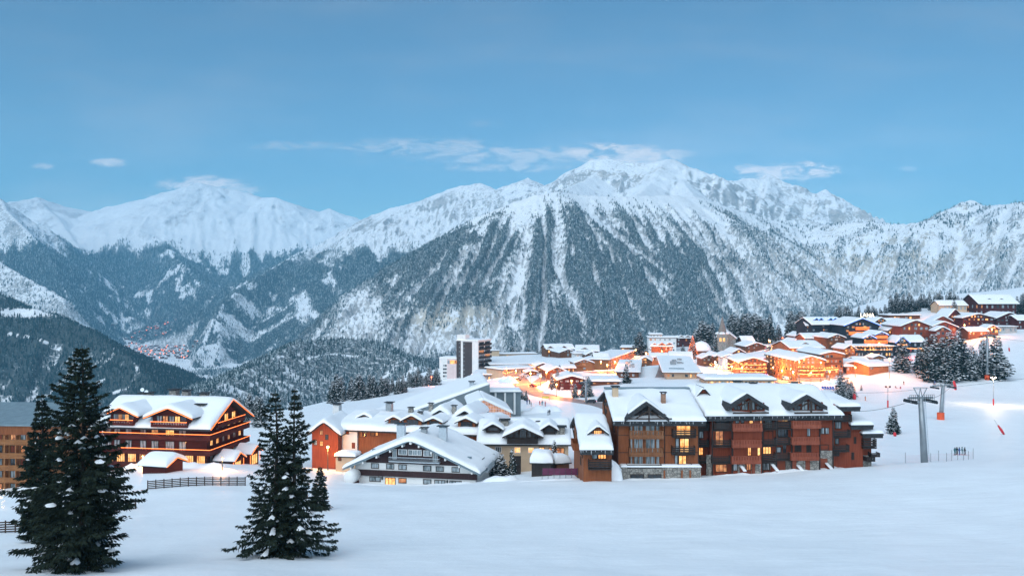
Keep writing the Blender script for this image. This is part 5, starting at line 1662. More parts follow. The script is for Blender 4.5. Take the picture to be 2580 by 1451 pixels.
def village():
    H = house
    # --- upper left blocks
    H('timber_apartments', 'timber apartment block at the village edge below the dark forest', 'building', 1378, 1446, 640, 12, 902, 879, 865, 'x', 16, 'wood_brown', .08, bal=(1,), dorm=((.12, 0, 5, 2.4), (.62, 0, 5, 2.4)), cols=6)
    H('timber_house', 'timber gable house left of the pale boxy house', 'house', 1411, 1450, 612, 14, 901, 887, 878, 'y', 22, 'wood_brown', .1, bal=(0,))
    H('snowy_lodge', 'wide lodge whose broad snow roof has one small brown gable', 'lodge', 1452, 1508, 640, -4, 900, 884, 868, 'x', 26, 'wood_brown', .1, dorm=((.38, 2, 6, 2.0),), win=False)
    H('boxy_house', 'pale boxy house with flat snow roof among brown blocks', 'house', 1449, 1477, 590, 10, 905, 892, 0, flat=True, deep=10, wall='plaster_white', lit=.0, cols=2, rows=1)
    b = H('honey_chalet', 'honey coloured chalet with stacked balconies beside the lit square', 'chalet', 1449, 1494, 520, 6, 944, 913, 903, 'y', 18, 'wood_honey', .05, side='R', side_n=4, cols=3)
    for i in range(3):
        b.balcony('F', 0.0, .3, b.W * .45, b.st * i + .5, b.st * i + 1.6, 1.2, 'wood_honey', 'boards', .5)
        b.balcony('R', b.W, 1, 8, b.st * i + .5, b.st * i + 1.6, 1.2, 'wood_honey', 'boards', .5)
    H('tall_timber_block', 'tall brown timber block with lean-to snow roof behind the square', 'building', 1500, 1534, 548, 0, 944, 905, 888, 'x', 18, 'wood_brown', .08, cols=2, rows=4)
    b = H('long_apartments', 'long timber apartment row receding along the lit alley', 'building', 1534, 1598, 541, 71, 944, 907, 0, flat=True, deep=17, wall='wood_honey', lit=.12, cols=16, rows=4, mid=1535)
    H('hotel_annex', 'tan flat roofed hotel glowing orange at its corner', 'hotel', 1564, 1612, 690, -10, 893, 876, 0, flat=True, deep=22, wall='wood_honey', lit=.25, side='R', sidelit=.8, cols=5)
    b = H('shop_row', 'long low shop building with snow roof and many roof vents', 'shop', 1553, 1609, 437, -9, 951, 938, 0, flat=True, deep=70, wall='wood_brown', lit=.2, side='R', sidelit=.25, side_n=16, rows=1, cols=6, over=1.2, snow=.5)
    for i in range(14):
        x, y = b.W * b.r.uniform(.3, .8), 18 + i * 3.0
        MB().box(x - .7, x + .7, y - .6, y + .6, b.ze, b.ze + b.r.uniform(1.0, 1.9)).build('roof_vent', MATS['metal_grey'], b.root)
    H('white_hotel', 'white blocky hotel with stepped flat snow roofs under the forest', 'hotel', 1634, 1704, 690, -5, 886, 851, 0, flat=True, deep=18, wall='plaster_white', lit=.02, cols=6, rows=4, side='R')
    H('roof_pavilion', 'small white pavilion storey on top of the white hotel', 'building', 1637, 1668, 695, -5, 851, 843, 0, flat=True, deep=12, wall='plaster_white', lit=0, rows=1, cols=4)
    H('timber_terrace', 'brown timber terrace with small gables beyond the white hotel', 'building', 1705, 1745, 720, -6, 872, 851, 845, 'x', 14, 'wood_wine', .05, dorm=((.3, 0, 5, 2), (.7, 0, 5, 2)))
    b = H('lodge', 'brown lodge with three little gables and a bright porch lamp', 'lodge', 1642, 1694, 600, -8, 896, 872, 861, 'x', 16, 'wood_brown', .12, cols=5, rows=2, side='R', dorm=((.14, .5, 4, 2), (.5, -.5, 5.5, 2.8), (.86, .5, 5, 2.5)))
    H('low_snow_house', 'low house almost hidden under a plain snow roof by the lane', 'house', 1688, 1742, 500, -10, 912, 903, 884, 'x', 22, 'wood_brown', .1, rows=1)
    b = H('forum_hall', 'wide single storey hall with patchy tin and snow roof', 'hall', 1679, 1757, 415, -7, 953, 939, 0, flat=True, deep=62, wall='plaster_cream', lit=.3, rows=1, cols=7, over=2.2, snow=.35, zs=(0, 0, 2.5, 2.5), edge='wood_brown')
    for i in range(10):
        x, y = b.W * b.r.uniform(.25, .75), b.r.uniform(24, 50)
        MB().box(x - 1.2, x + 1.2, y - .7, y + .7, b.ze + .5, b.ze + b.r.uniform(2.2, 3.4)).build('roof_vent', MATS['metal_grey'], b.root)
    MB().box(b.W * .12, b.W * .62, 8, 22, b.ze + .85, b.ze + 1.18).build('roof_panel', MATS['roof_tin'], b.root)
    H('white_gable_house', 'house with a blank white gable in the middle of the garlands', 'house', 1820, 1857, 520, -4, 930, 899, 891, 'y', 24, 'plaster_white', .0, win=False, snow=.8)
    H('dark_gable_house', 'narrow brown gable squeezed beside the blank white gable', 'house', 1803, 1819, 535, 0, 925, 897, 890, 'y', 24, 'wood_brown', .05, snow=.8)
    b = H('garland_chalet', 'brown chalet with snowy balconies and glowing shop windows', 'chalet', 1863, 1932, 470, -2, 950, 911, 898, 'y', 30, 'wood_brown', .55, bal=(1, 2), cols=6, rows=4, gwin=4)
    H('upper_chalet', 'brown gable chalet above the street in front of the church firs', 'chalet', 1881, 1931, 620, 4, 890, 872, 861, 'y', 24, 'wood_brown', .35, bal=(1,), gwin=3, rows=2)
    H('back_chalet', 'chalet roof half hidden behind the gable chalet near the church', 'chalet', 1872, 1900, 660, 0, 880, 860, 845, 'x', 16, 'wood_brown', .0)
    b = H('long_low_shop', 'long low shop under a plain snow bank with lit windows', 'shop', 1780, 1950, 385, -1, 968, 958, 0, flat=True, deep=16, wall='plaster_cream', lit=.65, rows=1, cols=18, over=1.2, snow=1.3)
    H('market_roof', 'low snow roofed market hall behind the tan chalet', 'hall', 1487, 1560, 395, -3, 968, 962, 0, flat=True, deep=20, wall='wood_brown', lit=.3, rows=1, over=1.0, snow=1.0)
    # square chalets
    b = H('wine_chalet', 'wine red chalet at the bend of the lit road', 'chalet', 1408, 1473, 385, 4, 982, 955, 943, 'y', 18, 'wood_wine', .12, cols=5, rows=3, snow=.8, chim=((.6, 10, .6),))
    H('small_brown_chalet', 'small brown chalet behind the wine red chalet', 'chalet', 1382, 1424, 430, 8, 955, 934, 922, 'y', 20, 'wood_brown', .1, cols=3, rows=2)
    H('corner_kiosk', 'tiny snow capped kiosk beside the busy road', 'kiosk', 1328, 1352, 450, 10, 945, 936, 931, 'y', 7, 'wood_brown', .6, rows=1, cols=2)
    # shopping centre and blocks left of the road
    b = H('shopping_gallery', 'curved shopping gallery with flat snow roof beside the tower', 'shop', 1238, 1372, 560, 8, 935, 918, 0, flat=True, deep=60, wall='plaster_white', lit=.12, rows=2, cols=18, snow=.5, over=1.5)
    b = H('gallery_wing', 'lower gallery wing with lit windows at the foot of the tower', 'shop', 1192, 1262, 480, -3, 960, 945, 0, flat=True, deep=26, wall='cladding_grey', lit=.7, rows=1, cols=6, snow=.6, over=1.2)
    b = H('arcade', 'glowing shop arcade hung with golden garlands', 'shop', 1268, 1345, 470, 36, 945, 930, 0, flat=True, deep=16, wall='plaster_cream', lit=.75, rows=1, cols=14, snow=.7, over=1.0)
    H('long_white_wing', 'long pale wing with a row of tall windows behind the gallery', 'building', 1240, 1352, 700, 12, 905, 892, 0, flat=True, deep=12, wall='plaster_cream', lit=.15, rows=1, cols=16, snow=.5)
    H('pale_block', 'small pale block next to the long pale wing', 'building', 1236, 1258, 690, 12, 905, 884, 0, flat=True, deep=10, wall='plaster_cream', win=False, snow=.4)
    # --- right of the street
    b = H('grand_chalet', 'big lit timber chalet at the street corner above the slope', 'chalet', 2008, 2077, 440, 3, 962, 907, 894, 'y', 46, 'wood_honey', .5, bal=(2, 3), cols=6, rows=5, snow=.8, gwin=4, side='L', sidelit=.6, side_n=8)
    b.box('stone_base', 'stone', -.2, b.W + 12, -2.2, -.003, -6, b.st * 1.0)
    H('grand_chalet_wing', 'taller timber gable joined to the big lit chalet', 'chalet', 2068, 2124, 452, 4, 955, 891, 883, 'y', 30, 'wood_honey', .4, bal=(3, 4), cols=5, rows=5, snow=.8, gwin=4)
    H('rear_chalet', 'long snow roof with a tiny gable behind the big lit chalet', 'chalet', 1992, 2075, 510, 6, 925, 876, 856, 'x', 26, 'wood_honey', .2, dorm=((.55, 5, 5, 1.6),))
    H('stacked_chalet', 'narrow stacked timber chalet between the lit chalet and dark hotel', 'chalet', 2128, 2154, 490, 6, 912, 878, 867, 'y', 14, 'wood_honey', .5, bal=(1, 2), rows=4, cols=3)
    b = H('slope_restaurant', 'low slope side restaurant with wide snow roof and warm terrace', 'restaurant', 2133, 2192, 452, -14, 936, 922, 903, 'x', 26, 'wood_honey', .6, rows=1, cols=7, over=1.6, snow=.9)
    H('restaurant_wing', 'long restaurant wing wall running up the slope', 'restaurant', 2190, 2239, 440, 22, 934, 921, 905, 'x', 16, 'wood_honey', .1, rows=1, cols=4, over=1.2, snow=.9)
    # --- dark hotel with blue lights
    b = H('blue_lit_hotel', 'dark navy hotel gable outlined in blue light with orange balconies', 'hotel', 2129, 2213, 565, 2, 848, 819, 799, 'y', 26, 'wood_navy', .3, over=1.4, snow=.7, led='led_blue', cols=6, rows=3, gwin=4)
    for (f0, f1, py) in ((.30, .70, 829), (.10, .70, 841)):
        z = b.hit(2170, py - 4, -1.3)[1]
        b.balcony('F', 0.0, b.W * f0, b.W * f1, z - 1.6, z + .4, 1.3, 'balcony_painted_glow', 'boards', .6)
        for zz in (z - 1.2, z - .5, z + .2):
            b.led([(b.W * f0, -1.42, zz), (b.W * f1, -1.42, zz)], 'led_orange', .10)  # strips added to light these balconies orange
    b = H('blue_hotel_wing', 'long navy hotel wing with blue lit roof dormers', 'hotel', 2046, 2128, 585, 12, 846, 817, 797, 'x', 20, 'wood_navy', .3, cols=10, rows=3, bal=(1, 2), balmat='wood_navy')
    for f in (.22, .36, .66, .80):
        x = b.W * f; zz = b.zr - 1.2
        b.dormer(x - 1.5, x + 1.5, 4, 10, zz - 1.4, zz, zz + 1.1, 'wood_navy', None, over=.5, snow=.3)
        b.led([(x - 2.0, 3.2, zz - .3), (x, 3.2, zz + 1.1), (x + 2.0, 3.2, zz - .3)], 'led_blue', .12)
    H('navy_end_block', 'navy end block of the blue lit hotel beside the firs', 'hotel', 2032, 2070, 590, -6, 845, 820, 805, 'x', 18, 'wood_navy', .35, cols=4, rows=3, bal=(1,), balmat='wood_navy')
    b = H('blue_gable_annex', 'lower navy annex with two blue lit gables and glowing balcony', 'hotel', 2176, 2204, 520, 2, 905, 851, 841, 'y', 16, 'wood_navy', .5, led='led_blue', rows=4, cols=3)
    b2 = H('blue_gable_tower', 'upper navy annex under the highest small blue gable', 'hotel', 2206, 2234, 528, 2, 905, 842, 833, 'y', 16, 'wood_navy', .5, led='led_blue', rows=5, cols=3)
    for bb, q in ((b, (862,)), (b2, (850, 862))):
        for py in q:
            z = bb.hit(2200, py - 3, -1.3)[1]
            bb.balcony('F', 0.0, 0, bb.W, z - 1.4, z + .4, 1.3, 'balcony_painted_glow', 'boards', .6)
            for zz in (z - 1.0, z - .3, z + .3):
                bb.led([(0, -1.42, zz), (bb.W, -1.42, zz)], 'led_orange', .10)  # light strips added so the annex balconies look backlit
    H('terrace_hall', 'dark dining hall with warm windows below the blue gables', 'restaurant', 2140, 2252, 500, 2, 900, 873, 0, flat=True, deep=16, wall='wood_navy', lit=.6, rows=2, cols=16, snow=.4)
    H('brown_gable_house', 'brown gabled house in front of the long navy wing', 'house', 2088, 2128, 530, 6, 880, 850, 840, 'y', 20, 'wood_brown', .05, rows=3)
    H('roof_cluster_house', 'snow roofed house wedged below the navy wing', 'house', 2030, 2085, 560, 4, 875, 852, 838, 'x', 16, 'wood_brown', .1, rows=2, dorm=((.6, 1, 6, 2),))
    H('blue_lit_cabin', 'separate navy cabin with a blue lit gable above the firs', 'cabin', 2258, 2288, 520, 4, 888, 862, 845, 'y', 12, 'wood_navy', .3, led='led_blue', rows=2, cols=3)
    H('blue_lit_cabin_hall', 'snow roofed navy hall joined to the blue lit cabin', 'hall', 2284, 2330, 528, 4, 890, 861, 842, 'x', 14, 'wood_navy', .4, rows=2)
    # --- right hand chalets
    H('dark_gable_chalet', 'dark chalet with lit porch behind the blue lit hotel', 'chalet', 2205, 2234, 590, 4, 838, 810, 798, 'y', 16, 'wood_dark', .5, rows=3, cols=3)
    H('snowy_roof_chalet', 'chalet with a small dark gable and warm lower windows', 'chalet', 2236, 2274, 600, 2, 838, 815, 800, 'x', 14, 'wood_brown', .5, rows=2)
    H('flat_roof_lodge', 'lodge with flat snow roof right under the fir row', 'lodge', 2240, 2318, 680, 0, 808, 795, 0, flat=True, deep=18, wall='wood_brown', lit=.2, rows=1, snow=.7)
    H('twin_gable_lodge', 'big red brown lodge with a broad plain gable', 'lodge', 2271, 2342, 545, -2, 872, 821, 804, 'y', 30, 'wood_red', .1, over=1.3, rows=4, cols=5, bal=(2,), balmat='wood_red')
    H('twin_gable_lodge', 'second red brown gable to the right of the broad plain gable', 'lodge', 2346, 2410, 560, -6, 872, 824, 808, 'y', 30, 'wood_red', .15, over=1.3, rows=4, cols=5)
    H('small_lit_gable', 'small lit gable in front of the red brown lodge', 'lodge', 2358, 2392, 535, -4, 872, 833, 821, 'y', 8, 'wood_red', .4, over=1.0, rows=3, cols=3)
    H('lodge_back_roof', 'brown gable roof rising behind the red brown lodge', 'lodge', 2352, 2398, 590, -6, 830, 808, 794, 'y', 14, 'wood_red', .0, win=False)
    H('ochre_house', 'ochre house with plain snow roof between the firs', 'house', 2368, 2436, 690, 2, 785, 769, 755, 'x', 14, 'plaster_cream', .05, rows=1)
    b = H('summit_chalet', 'large dark red chalet standing highest with two roof gables', 'chalet', 2467, 2560, 690, 6, 796, 765, 739, 'x', 22, 'wood_wine', .06, over=1.8, cols=7, rows=2, dorm=((.33, 3, 6, 2.2), (.66, 3, 6, 2.2)), side='L')
    H('wide_gable_chalet', 'dark red chalet with wide gable and window band', 'chalet', 2426, 2503, 600, 2, 830, 800, 788, 'y', 24, 'wood_wine', .3, over=1.3, bal=(1, 2), cols=7, rows=3, balmat='wood_wine', gwin=5)
    H('wide_gable_chalet', 'dark red gable chalet with flower garland at the right edge', 'chalet', 2510, 2575, 610, -2, 830, 802, 785, 'y', 24, 'wood_wine', .3, over=1.3, bal=(1,), cols=6, rows=3, balmat='wood_wine')
    H('steep_gable_house', 'dark house with two narrow steep gables', 'house', 2388, 2424, 610, 4, 830, 800, 776, 'y', 16, 'wood_wine', .1, rows=3, cols=3)
    H('lit_snow_huts', 'low snow roofed hut with orange lit front beside the piste', 'hut', 2440, 2486, 555, 4, 846, 834, 822, 'x', 10, 'wood_brown', .8, rows=1, cols=5)
    H('orange_lit_chalet', 'small chalet with rounded snow roof and orange lit doors', 'chalet', 2486, 2515, 560, 0, 842, 828, 817, 'y', 10, 'wood_brown', .8, rows=1, cols=3)
    H('yellow_garage', 'long garage with glowing yellow doors at the top of the piste', 'garage', 2516, 2562, 570, -4, 838, 824, 0, flat=True, deep=10, wall='concrete', lit=.6, rows=1, cols=5, snow=.5)
    H('edge_chalet', 'chalet cut off by the right edge above the snow slope', 'chalet', 2565, 2640, 600, 4, 830, 806, 792, 'x', 14, 'wood_wine', .2, rows=2)
    H('grey_lodge', 'grey lodge peeking out behind the highest red chalet', 'lodge', 2555, 2640, 720, 2, 792, 772, 0, flat=True, deep=12, wall='wood_dark', lit=.05, rows=2)

    # fillers between the landmarks
    H('tin_roof_house', 'small brown house with dark roof edge beside the pale boxy house', 'house', 1478, 1502, 575, 4, 908, 893, 884, 'y', 14, 'wood_brown', .2, rows=2, cols=3)
    H('alley_house', 'brown house at the lower end of the alley', 'house', 1612, 1640, 520, -12, 925, 908, 897, 'y', 16, 'wood_brown', .3, rows=2, cols=3)
    H('alley_inn', 'low inn with warm windows behind the patchy roofed hall', 'inn', 1640, 1690, 560, -6, 912, 899, 888, 'x', 14, 'wood_honey', .5, rows=1, cols=6)
    H('lane_cottage', 'cottage with a thick snow cap left of the blank white gable', 'cottage', 1770, 1802, 545, 2, 918, 902, 892, 'y', 14, 'wood_brown', .4, rows=2, cols=3)
    H('hillside_chalet', 'chalet tucked below the brown gable chalet near the church', 'chalet', 1846, 1876, 570, 4, 906, 888, 877, 'y', 16, 'wood_brown', .35, rows=2, cols=3)
    H('corner_inn', 'dark timber inn right of the street below the firs', 'inn', 1992, 2024, 575, 4, 886, 864, 852, 'y', 16, 'wood_brown', .4, rows=3, cols=3)
    H('upper_lodge', 'small lodge under the grove left of the navy end block', 'lodge', 2004, 2036, 620, 6, 862, 846, 836, 'y', 14, 'wood_brown', .3, rows=2, cols=3)
    H('piste_bar', 'tiny bar hut with lit front between restaurant and navy cabin', 'hut', 2200, 2226, 478, 4, 912, 900, 893, 'y', 8, 'wood_honey', .7, rows=1, cols=3)
    H('terrace_hut', 'snow capped terrace hut below the stacked timber chalet', 'hut', 2156, 2184, 470, 2, 918, 905, 897, 'x', 8, 'wood_brown', .4, rows=1, cols=4)
    H('gable_row_house', 'brown gabled house between the navy cabin and red brown lodge', 'house', 2238, 2262, 560, 2, 850, 832, 822, 'y', 14, 'wood_brown', .3, rows=2, cols=3)
    H('lower_gallery_house', 'small house with snow roof in front of the curved gallery', 'house', 1352, 1384, 500, 8, 936, 921, 912, 'y', 12, 'wood_brown', .5, rows=2, cols=3)
    H('round_kiosk_shop', 'low shop left of the honey coloured chalet', 'shop', 1418, 1448, 500, 4, 940, 926, 917, 'x', 12, 'wood_brown', .5, rows=1, cols=5)
    H('square_pavilion', 'glowing pavilion on the square right of the honey coloured chalet', 'pavilion', 1500, 1532, 470, 0, 952, 941, 933, 'x', 10, 'wood_honey', .9, rows=1, cols=6)


village()


def tower():
    b = Bld('tower_block', 'tall brown and white apartment tower with balconies on its side', 'building', 1149.6, 985, 568, -27)
    W = solve_width(1149.6, 1204.6, 568, b.yaw)
    D = 17.0
    zt = b.hit(1180, 859)[1]
    b.walls('plaster_white', 0, W, 0, D, -15, zt)
    b.flat(-.3, W + .3, -.3, D + .3, zt + .5, .5, .5, 'plaster_white')
    zz = zmap(1080, 830, 6.9)
    for (a, c, t) in ((482, 556, 192), (597, 752, 212)):
        u0, z1 = b.hit(*zz(a, t), -.2); u1 = b.hit(*zz(c, t), -.2)[0]
        b.box('cladding', 'tower_brown', u0, u1, -.2, -.003, -15, z1)
        for k in range(12):
            z = z1 - 1.8 - k * 2.75
            MB().box(u1 - 1.2 if a < 500 else u0 + .3, u1 - .4 if a < 500 else u0 + 1.2, -.26, -.203, z, z + .5).build('window', MATS['glass_curtain'], b.root)
    u0, z1 = b.hit(*zz(486, 90)); u1 = b.hit(*zz(632, 90))[0]
    b.box('penthouse', 'plaster_white', u0, u1, .5, 6, zt + .5, z1)
    n = 13
    for i in range(n):
        z = zt - 2.2 - i * 2.75
        for (y0, y1) in ((.8, 8.0), (8.8, 16.2)):
            b.balcony('R', W, y0, y1, z - .6, z + .5, 1.3, 'wood_dark', 'boards', .8)
            MB().box(W + .003, W + .06, y0 + .4, y1 - .4, z - .5, z + 1.6).build('window', MATS[s_pick(b, ('glass_curtain', 'glass_dark', 'glass_dark', 'glass_dark', 'glass_curtain', 'glass_dim'))], b.root)
    b2 = Bld('white_block', 'white and pink block with tiny square windows beside the tower', 'building', 1107, 985, 570, -14)
    W2 = solve_width(1107, 1150, 570, b2.yaw)
    zt = b2.hit(1125, 903)[1]
    b2.walls('plaster_white', 0, W2, 0, 12, -15, zt)
    b2.flat(-.2, W2 + .2, -.2, 12.2, zt + .35, .35, .5, 'plaster_white')
    u0 = b2.hit(1126.5, 950)[0]
    b2.box('pink_panel', 'plaster_pink', u0, W2 - .05, -.15, -.003, -15, zt - .3)
    for r in range(7):
        for c in range(2):
            u, z = b2.hit(*zz(252 + c * 33, 610 + r * 61))
            MB().box(u, u + 1.1, -.08, -.003, z - 1.2, z).build('window', MATS['glass_dark' if (r + c) % 4 else 'glass_curtain'], b2.root)
    for c in range(4):
        u, z = b2.hit(*zz(330 + c * 38, 540), -.15)
        MB().box(u, u + 1.8, -.22, -.153, z - 2, z + .2).build('window', MATS[('glass_curtain', 'glass_lit', 'glass_lit', 'glass_dim')[c]], b2.root)


def church():
    b = Bld('church', 'stone church tower with pointed spire and orange lit windows', 'church', 1806, 885, 660, -14)
    w = 8.0
    zt = b.hit(1817, 842)[1]; za = b.hit(1818, 797)[1]
    b.walls('stone', 0, w, 0, w, -6, zt, name='tower')
    sp = MB().lathe([(w * .5, zt + .2), (w * .40, zt + 1.5), (w * .22, zt + (za - zt) * .5), (.05, za)], w / 2, w / 2, 8).build('spire', MATS['spire_stone'], b.root)
    MB().lathe([(w * .66, zt), (w * .62, zt + .9), (w * .46, zt + 1.6)], w / 2, w / 2, 4).build('snow', MATS['roof_snow'], sp)
    sp.children[0].rotation_euler = (0, 0, 0)
    for (sd, off) in (('F', 0.0), ('R', w)):
        for k in (-1, 1):
            a = MB(); b.fbox(a, b.map(sd, off), w / 2 + k * 1.3 - .8, w / 2 + k * 1.3 + .8, .003, .1, zt - 5.5, zt - 2.8)
            a.build('window', MATS['glass_lit'], b.root)
    b.walls('stone', -1, 14, w, w + 22, -6, zt - 4, 'y', zt + 2.0, name='nave')
    b.roof(-2, 15, w - .5, w + 23, 'y', zt - 4.2, zt + 2.2, .3, .7)
    d = Bld('snow_dome_hall', 'round hall under a smooth dome of snow beside the church', 'hall', 1748, 897, 600, 0)
    R = solve_width(1748, 1796, 600, 0) / 2
    z = d.hit(1770, 884)[1]; zz = d.hit(1770, 861)[1]
    MB().lathe([(R * .96, -5), (R * .96, z)], R, R, 24).build('wall', MATS['wood_brown'], d.root)
    prof = [(R * 1.02, z - .1)] + [(R * 1.02 * math.cos(t), z + (zz - z) * math.sin(t)) for t in (.15, .4, .7, 1.0, 1.3, 1.5)]
    MB().lathe(prof, R, R, 24).build('snow', MATS['roof_snow'], d.root, smooth=True)


def lift_station():
    b = Bld('lift_station', 'large lift station with long sloping snow roof and grey side', 'station', 905, 1060, 262, 6)
    W = solve_width(905, 1231, 262, b.yaw)
    xr, zr = b.hit(1231, 968)
    xl, zl = b.hit(1092, 1018)
    sl = (zr - zl) / (xr - xl)
    z0 = zr - sl * W
    D = 34.0
    zb = lambda x: z0 + sl * x
    mb = MB().add([(0, .3, -6), (W, .3, -6), (W, D, -6), (0, D, -6), (0, .3, max(zb(0) - .4, -5)), (W, .3, zr - .4), (W, D, zr - .4), (0, D, max(zb(0) - .4, -5))],
                  [(0, 3, 2, 1), (4, 5, 6, 7), (0, 1, 5, 4), (1, 2, 6, 5), (2, 3, 7, 6), (3, 0, 4, 7)])
    mb.build('wall', MATS['cladding_grey'], b.root)
    b.flat(0, W + .3, -.6, D, z0, .1, 1.0, 'cladding_grey', zs=(0, zr - z0, zr - z0, 0))
    # broad grey fascia along the rising edge
    t = b.hit(1180, 1003)[1]
    mb = MB().prism([(W * .30, zb(W * .30) - 2.2), (W + .3, zr - 3.6), (W + .3, zr + .1), (W * .30, zb(W * .30) + .1)], 'y', -.9, -.603).build('fascia', MATS['cladding_grey'], b.root)
    zz = zmap(1080, 830, 6.9)
    for i in range(8):
        u, z = b.hit(*zz(380 + i * 42, 1200), .3)
        MB().box(u, u + .7 * 5.5 * .8, .2, .297, z - 5, z + (i - 4) * .28).build('window', MATS['glass_curtain'], b.root)
    u0, z1 = b.hit(*zz(708, 1140), .3); u1 = b.hit(*zz(958, 1080), .3)[0]
    b.box('panel', 'metal_dark', u0, u1, .15, .297, z1 - 9, z1 + .2)
    u, z = b.hit(*zz(750, 960), 4)
    b.chimney(u, 4, z - 2, z + .8, 1.4, mat='metal_light')
    # glazed gable hall
    g = Bld('glazed_hall', 'hall with a glowing glazed lattice gable and snow roof', 'hall', 1184, 1050, 242, 6)
    W = solve_width(1184, 1287, 242, g.yaw)
    za = g.hit(1219, 1007)[1]; zl = g.hit(1184, 1019)[1]; zrr = g.hit(1286, 1038)[1]
    xa = g.hit(1219, 1007)[0]
    g.walls('plaster_pink', 0, W, .2, 18, -6, zrr - .5)
    v = [(0, 0, -6), (W, 0, -6), (W, 0, zrr), (xa, 0, za), (0, 0, zl)]
    MB().prism([(p[0], p[2]) for p in v], 'y', .05, .2).build('gable_glass', MATS['glass_dim'], g.root)
    bars = MB()
    for i in range(1, 26):
        x = W * i / 26
        top = zl + (za - zl) * x / xa if x < xa else za + (zrr - za) * (x - xa) / (W - xa)
        bars.box(x - .06, x + .06, -.06, .04, -4, top)
    for k in range(10):
        z = za - .9 - k * .85
        xs0 = 0 if z < zl else xa * (z - zl) / (za - zl); xs1 = W if z < zrr else xa + (W - xa) * (za - z) / (za - zrr)
        bars.box(xs0, xs1, -.08, -.063, z - .05, z + .05)
    bars.build('glazing_bar', MATS['plaster_pink'], g.root, kind='stuff')
    for (x0, z0_, x1, z1_, s) in ((-.6, zl - .2, xa, za + .15, 1), (xa, za + .15, W + .6, zrr - .2, -1)):
        vs = [(x0, -.5, z0_), (x1, -.5, z1_), (x1, 18, z1_), (x0, 18, z0_)]
        o = MB().add(vs + [(p[0], p[1], p[2] - .25) for p in vs], [(0, 1, 2, 3), (7, 6, 5, 4), (0, 4, 5, 1), (1, 5, 6, 2), (2, 6, 7, 3), (3, 7, 4, 0)]).build('roof', MATS['plaster_white'], g.root)
        link('snow', snow_sheet(lambda X, Y: z0_ + (X - x0) / (x1 - x0) * (z1_ - z0_), x0, x1, -.5, 18, .6, 1.0), o, MATS['roof_snow'])
    p = Bld('lift_shelter', 'dark glazed lift shelter beside the green screen', 'shelter', 1232, 1012, 285, 4)
    W = solve_width(1232, 1312, 285, p.yaw); z = p.hit(1270, 989)[1]
    p.walls('cladding_grey', 0, W, 0, 9, -5, z)
    p.flat(-.4, W + .4, -.6, 9.6, z + .3, .3, .5, 'cladding_grey')
    for i in range(3):
        u = W * (i * .3 + .2)
        MB().lathe([(.35, -4), (.35, z)], u, -.9, 8).build('post', MATS['plaster_white'], p.root)


tower()
church()
lift_station()
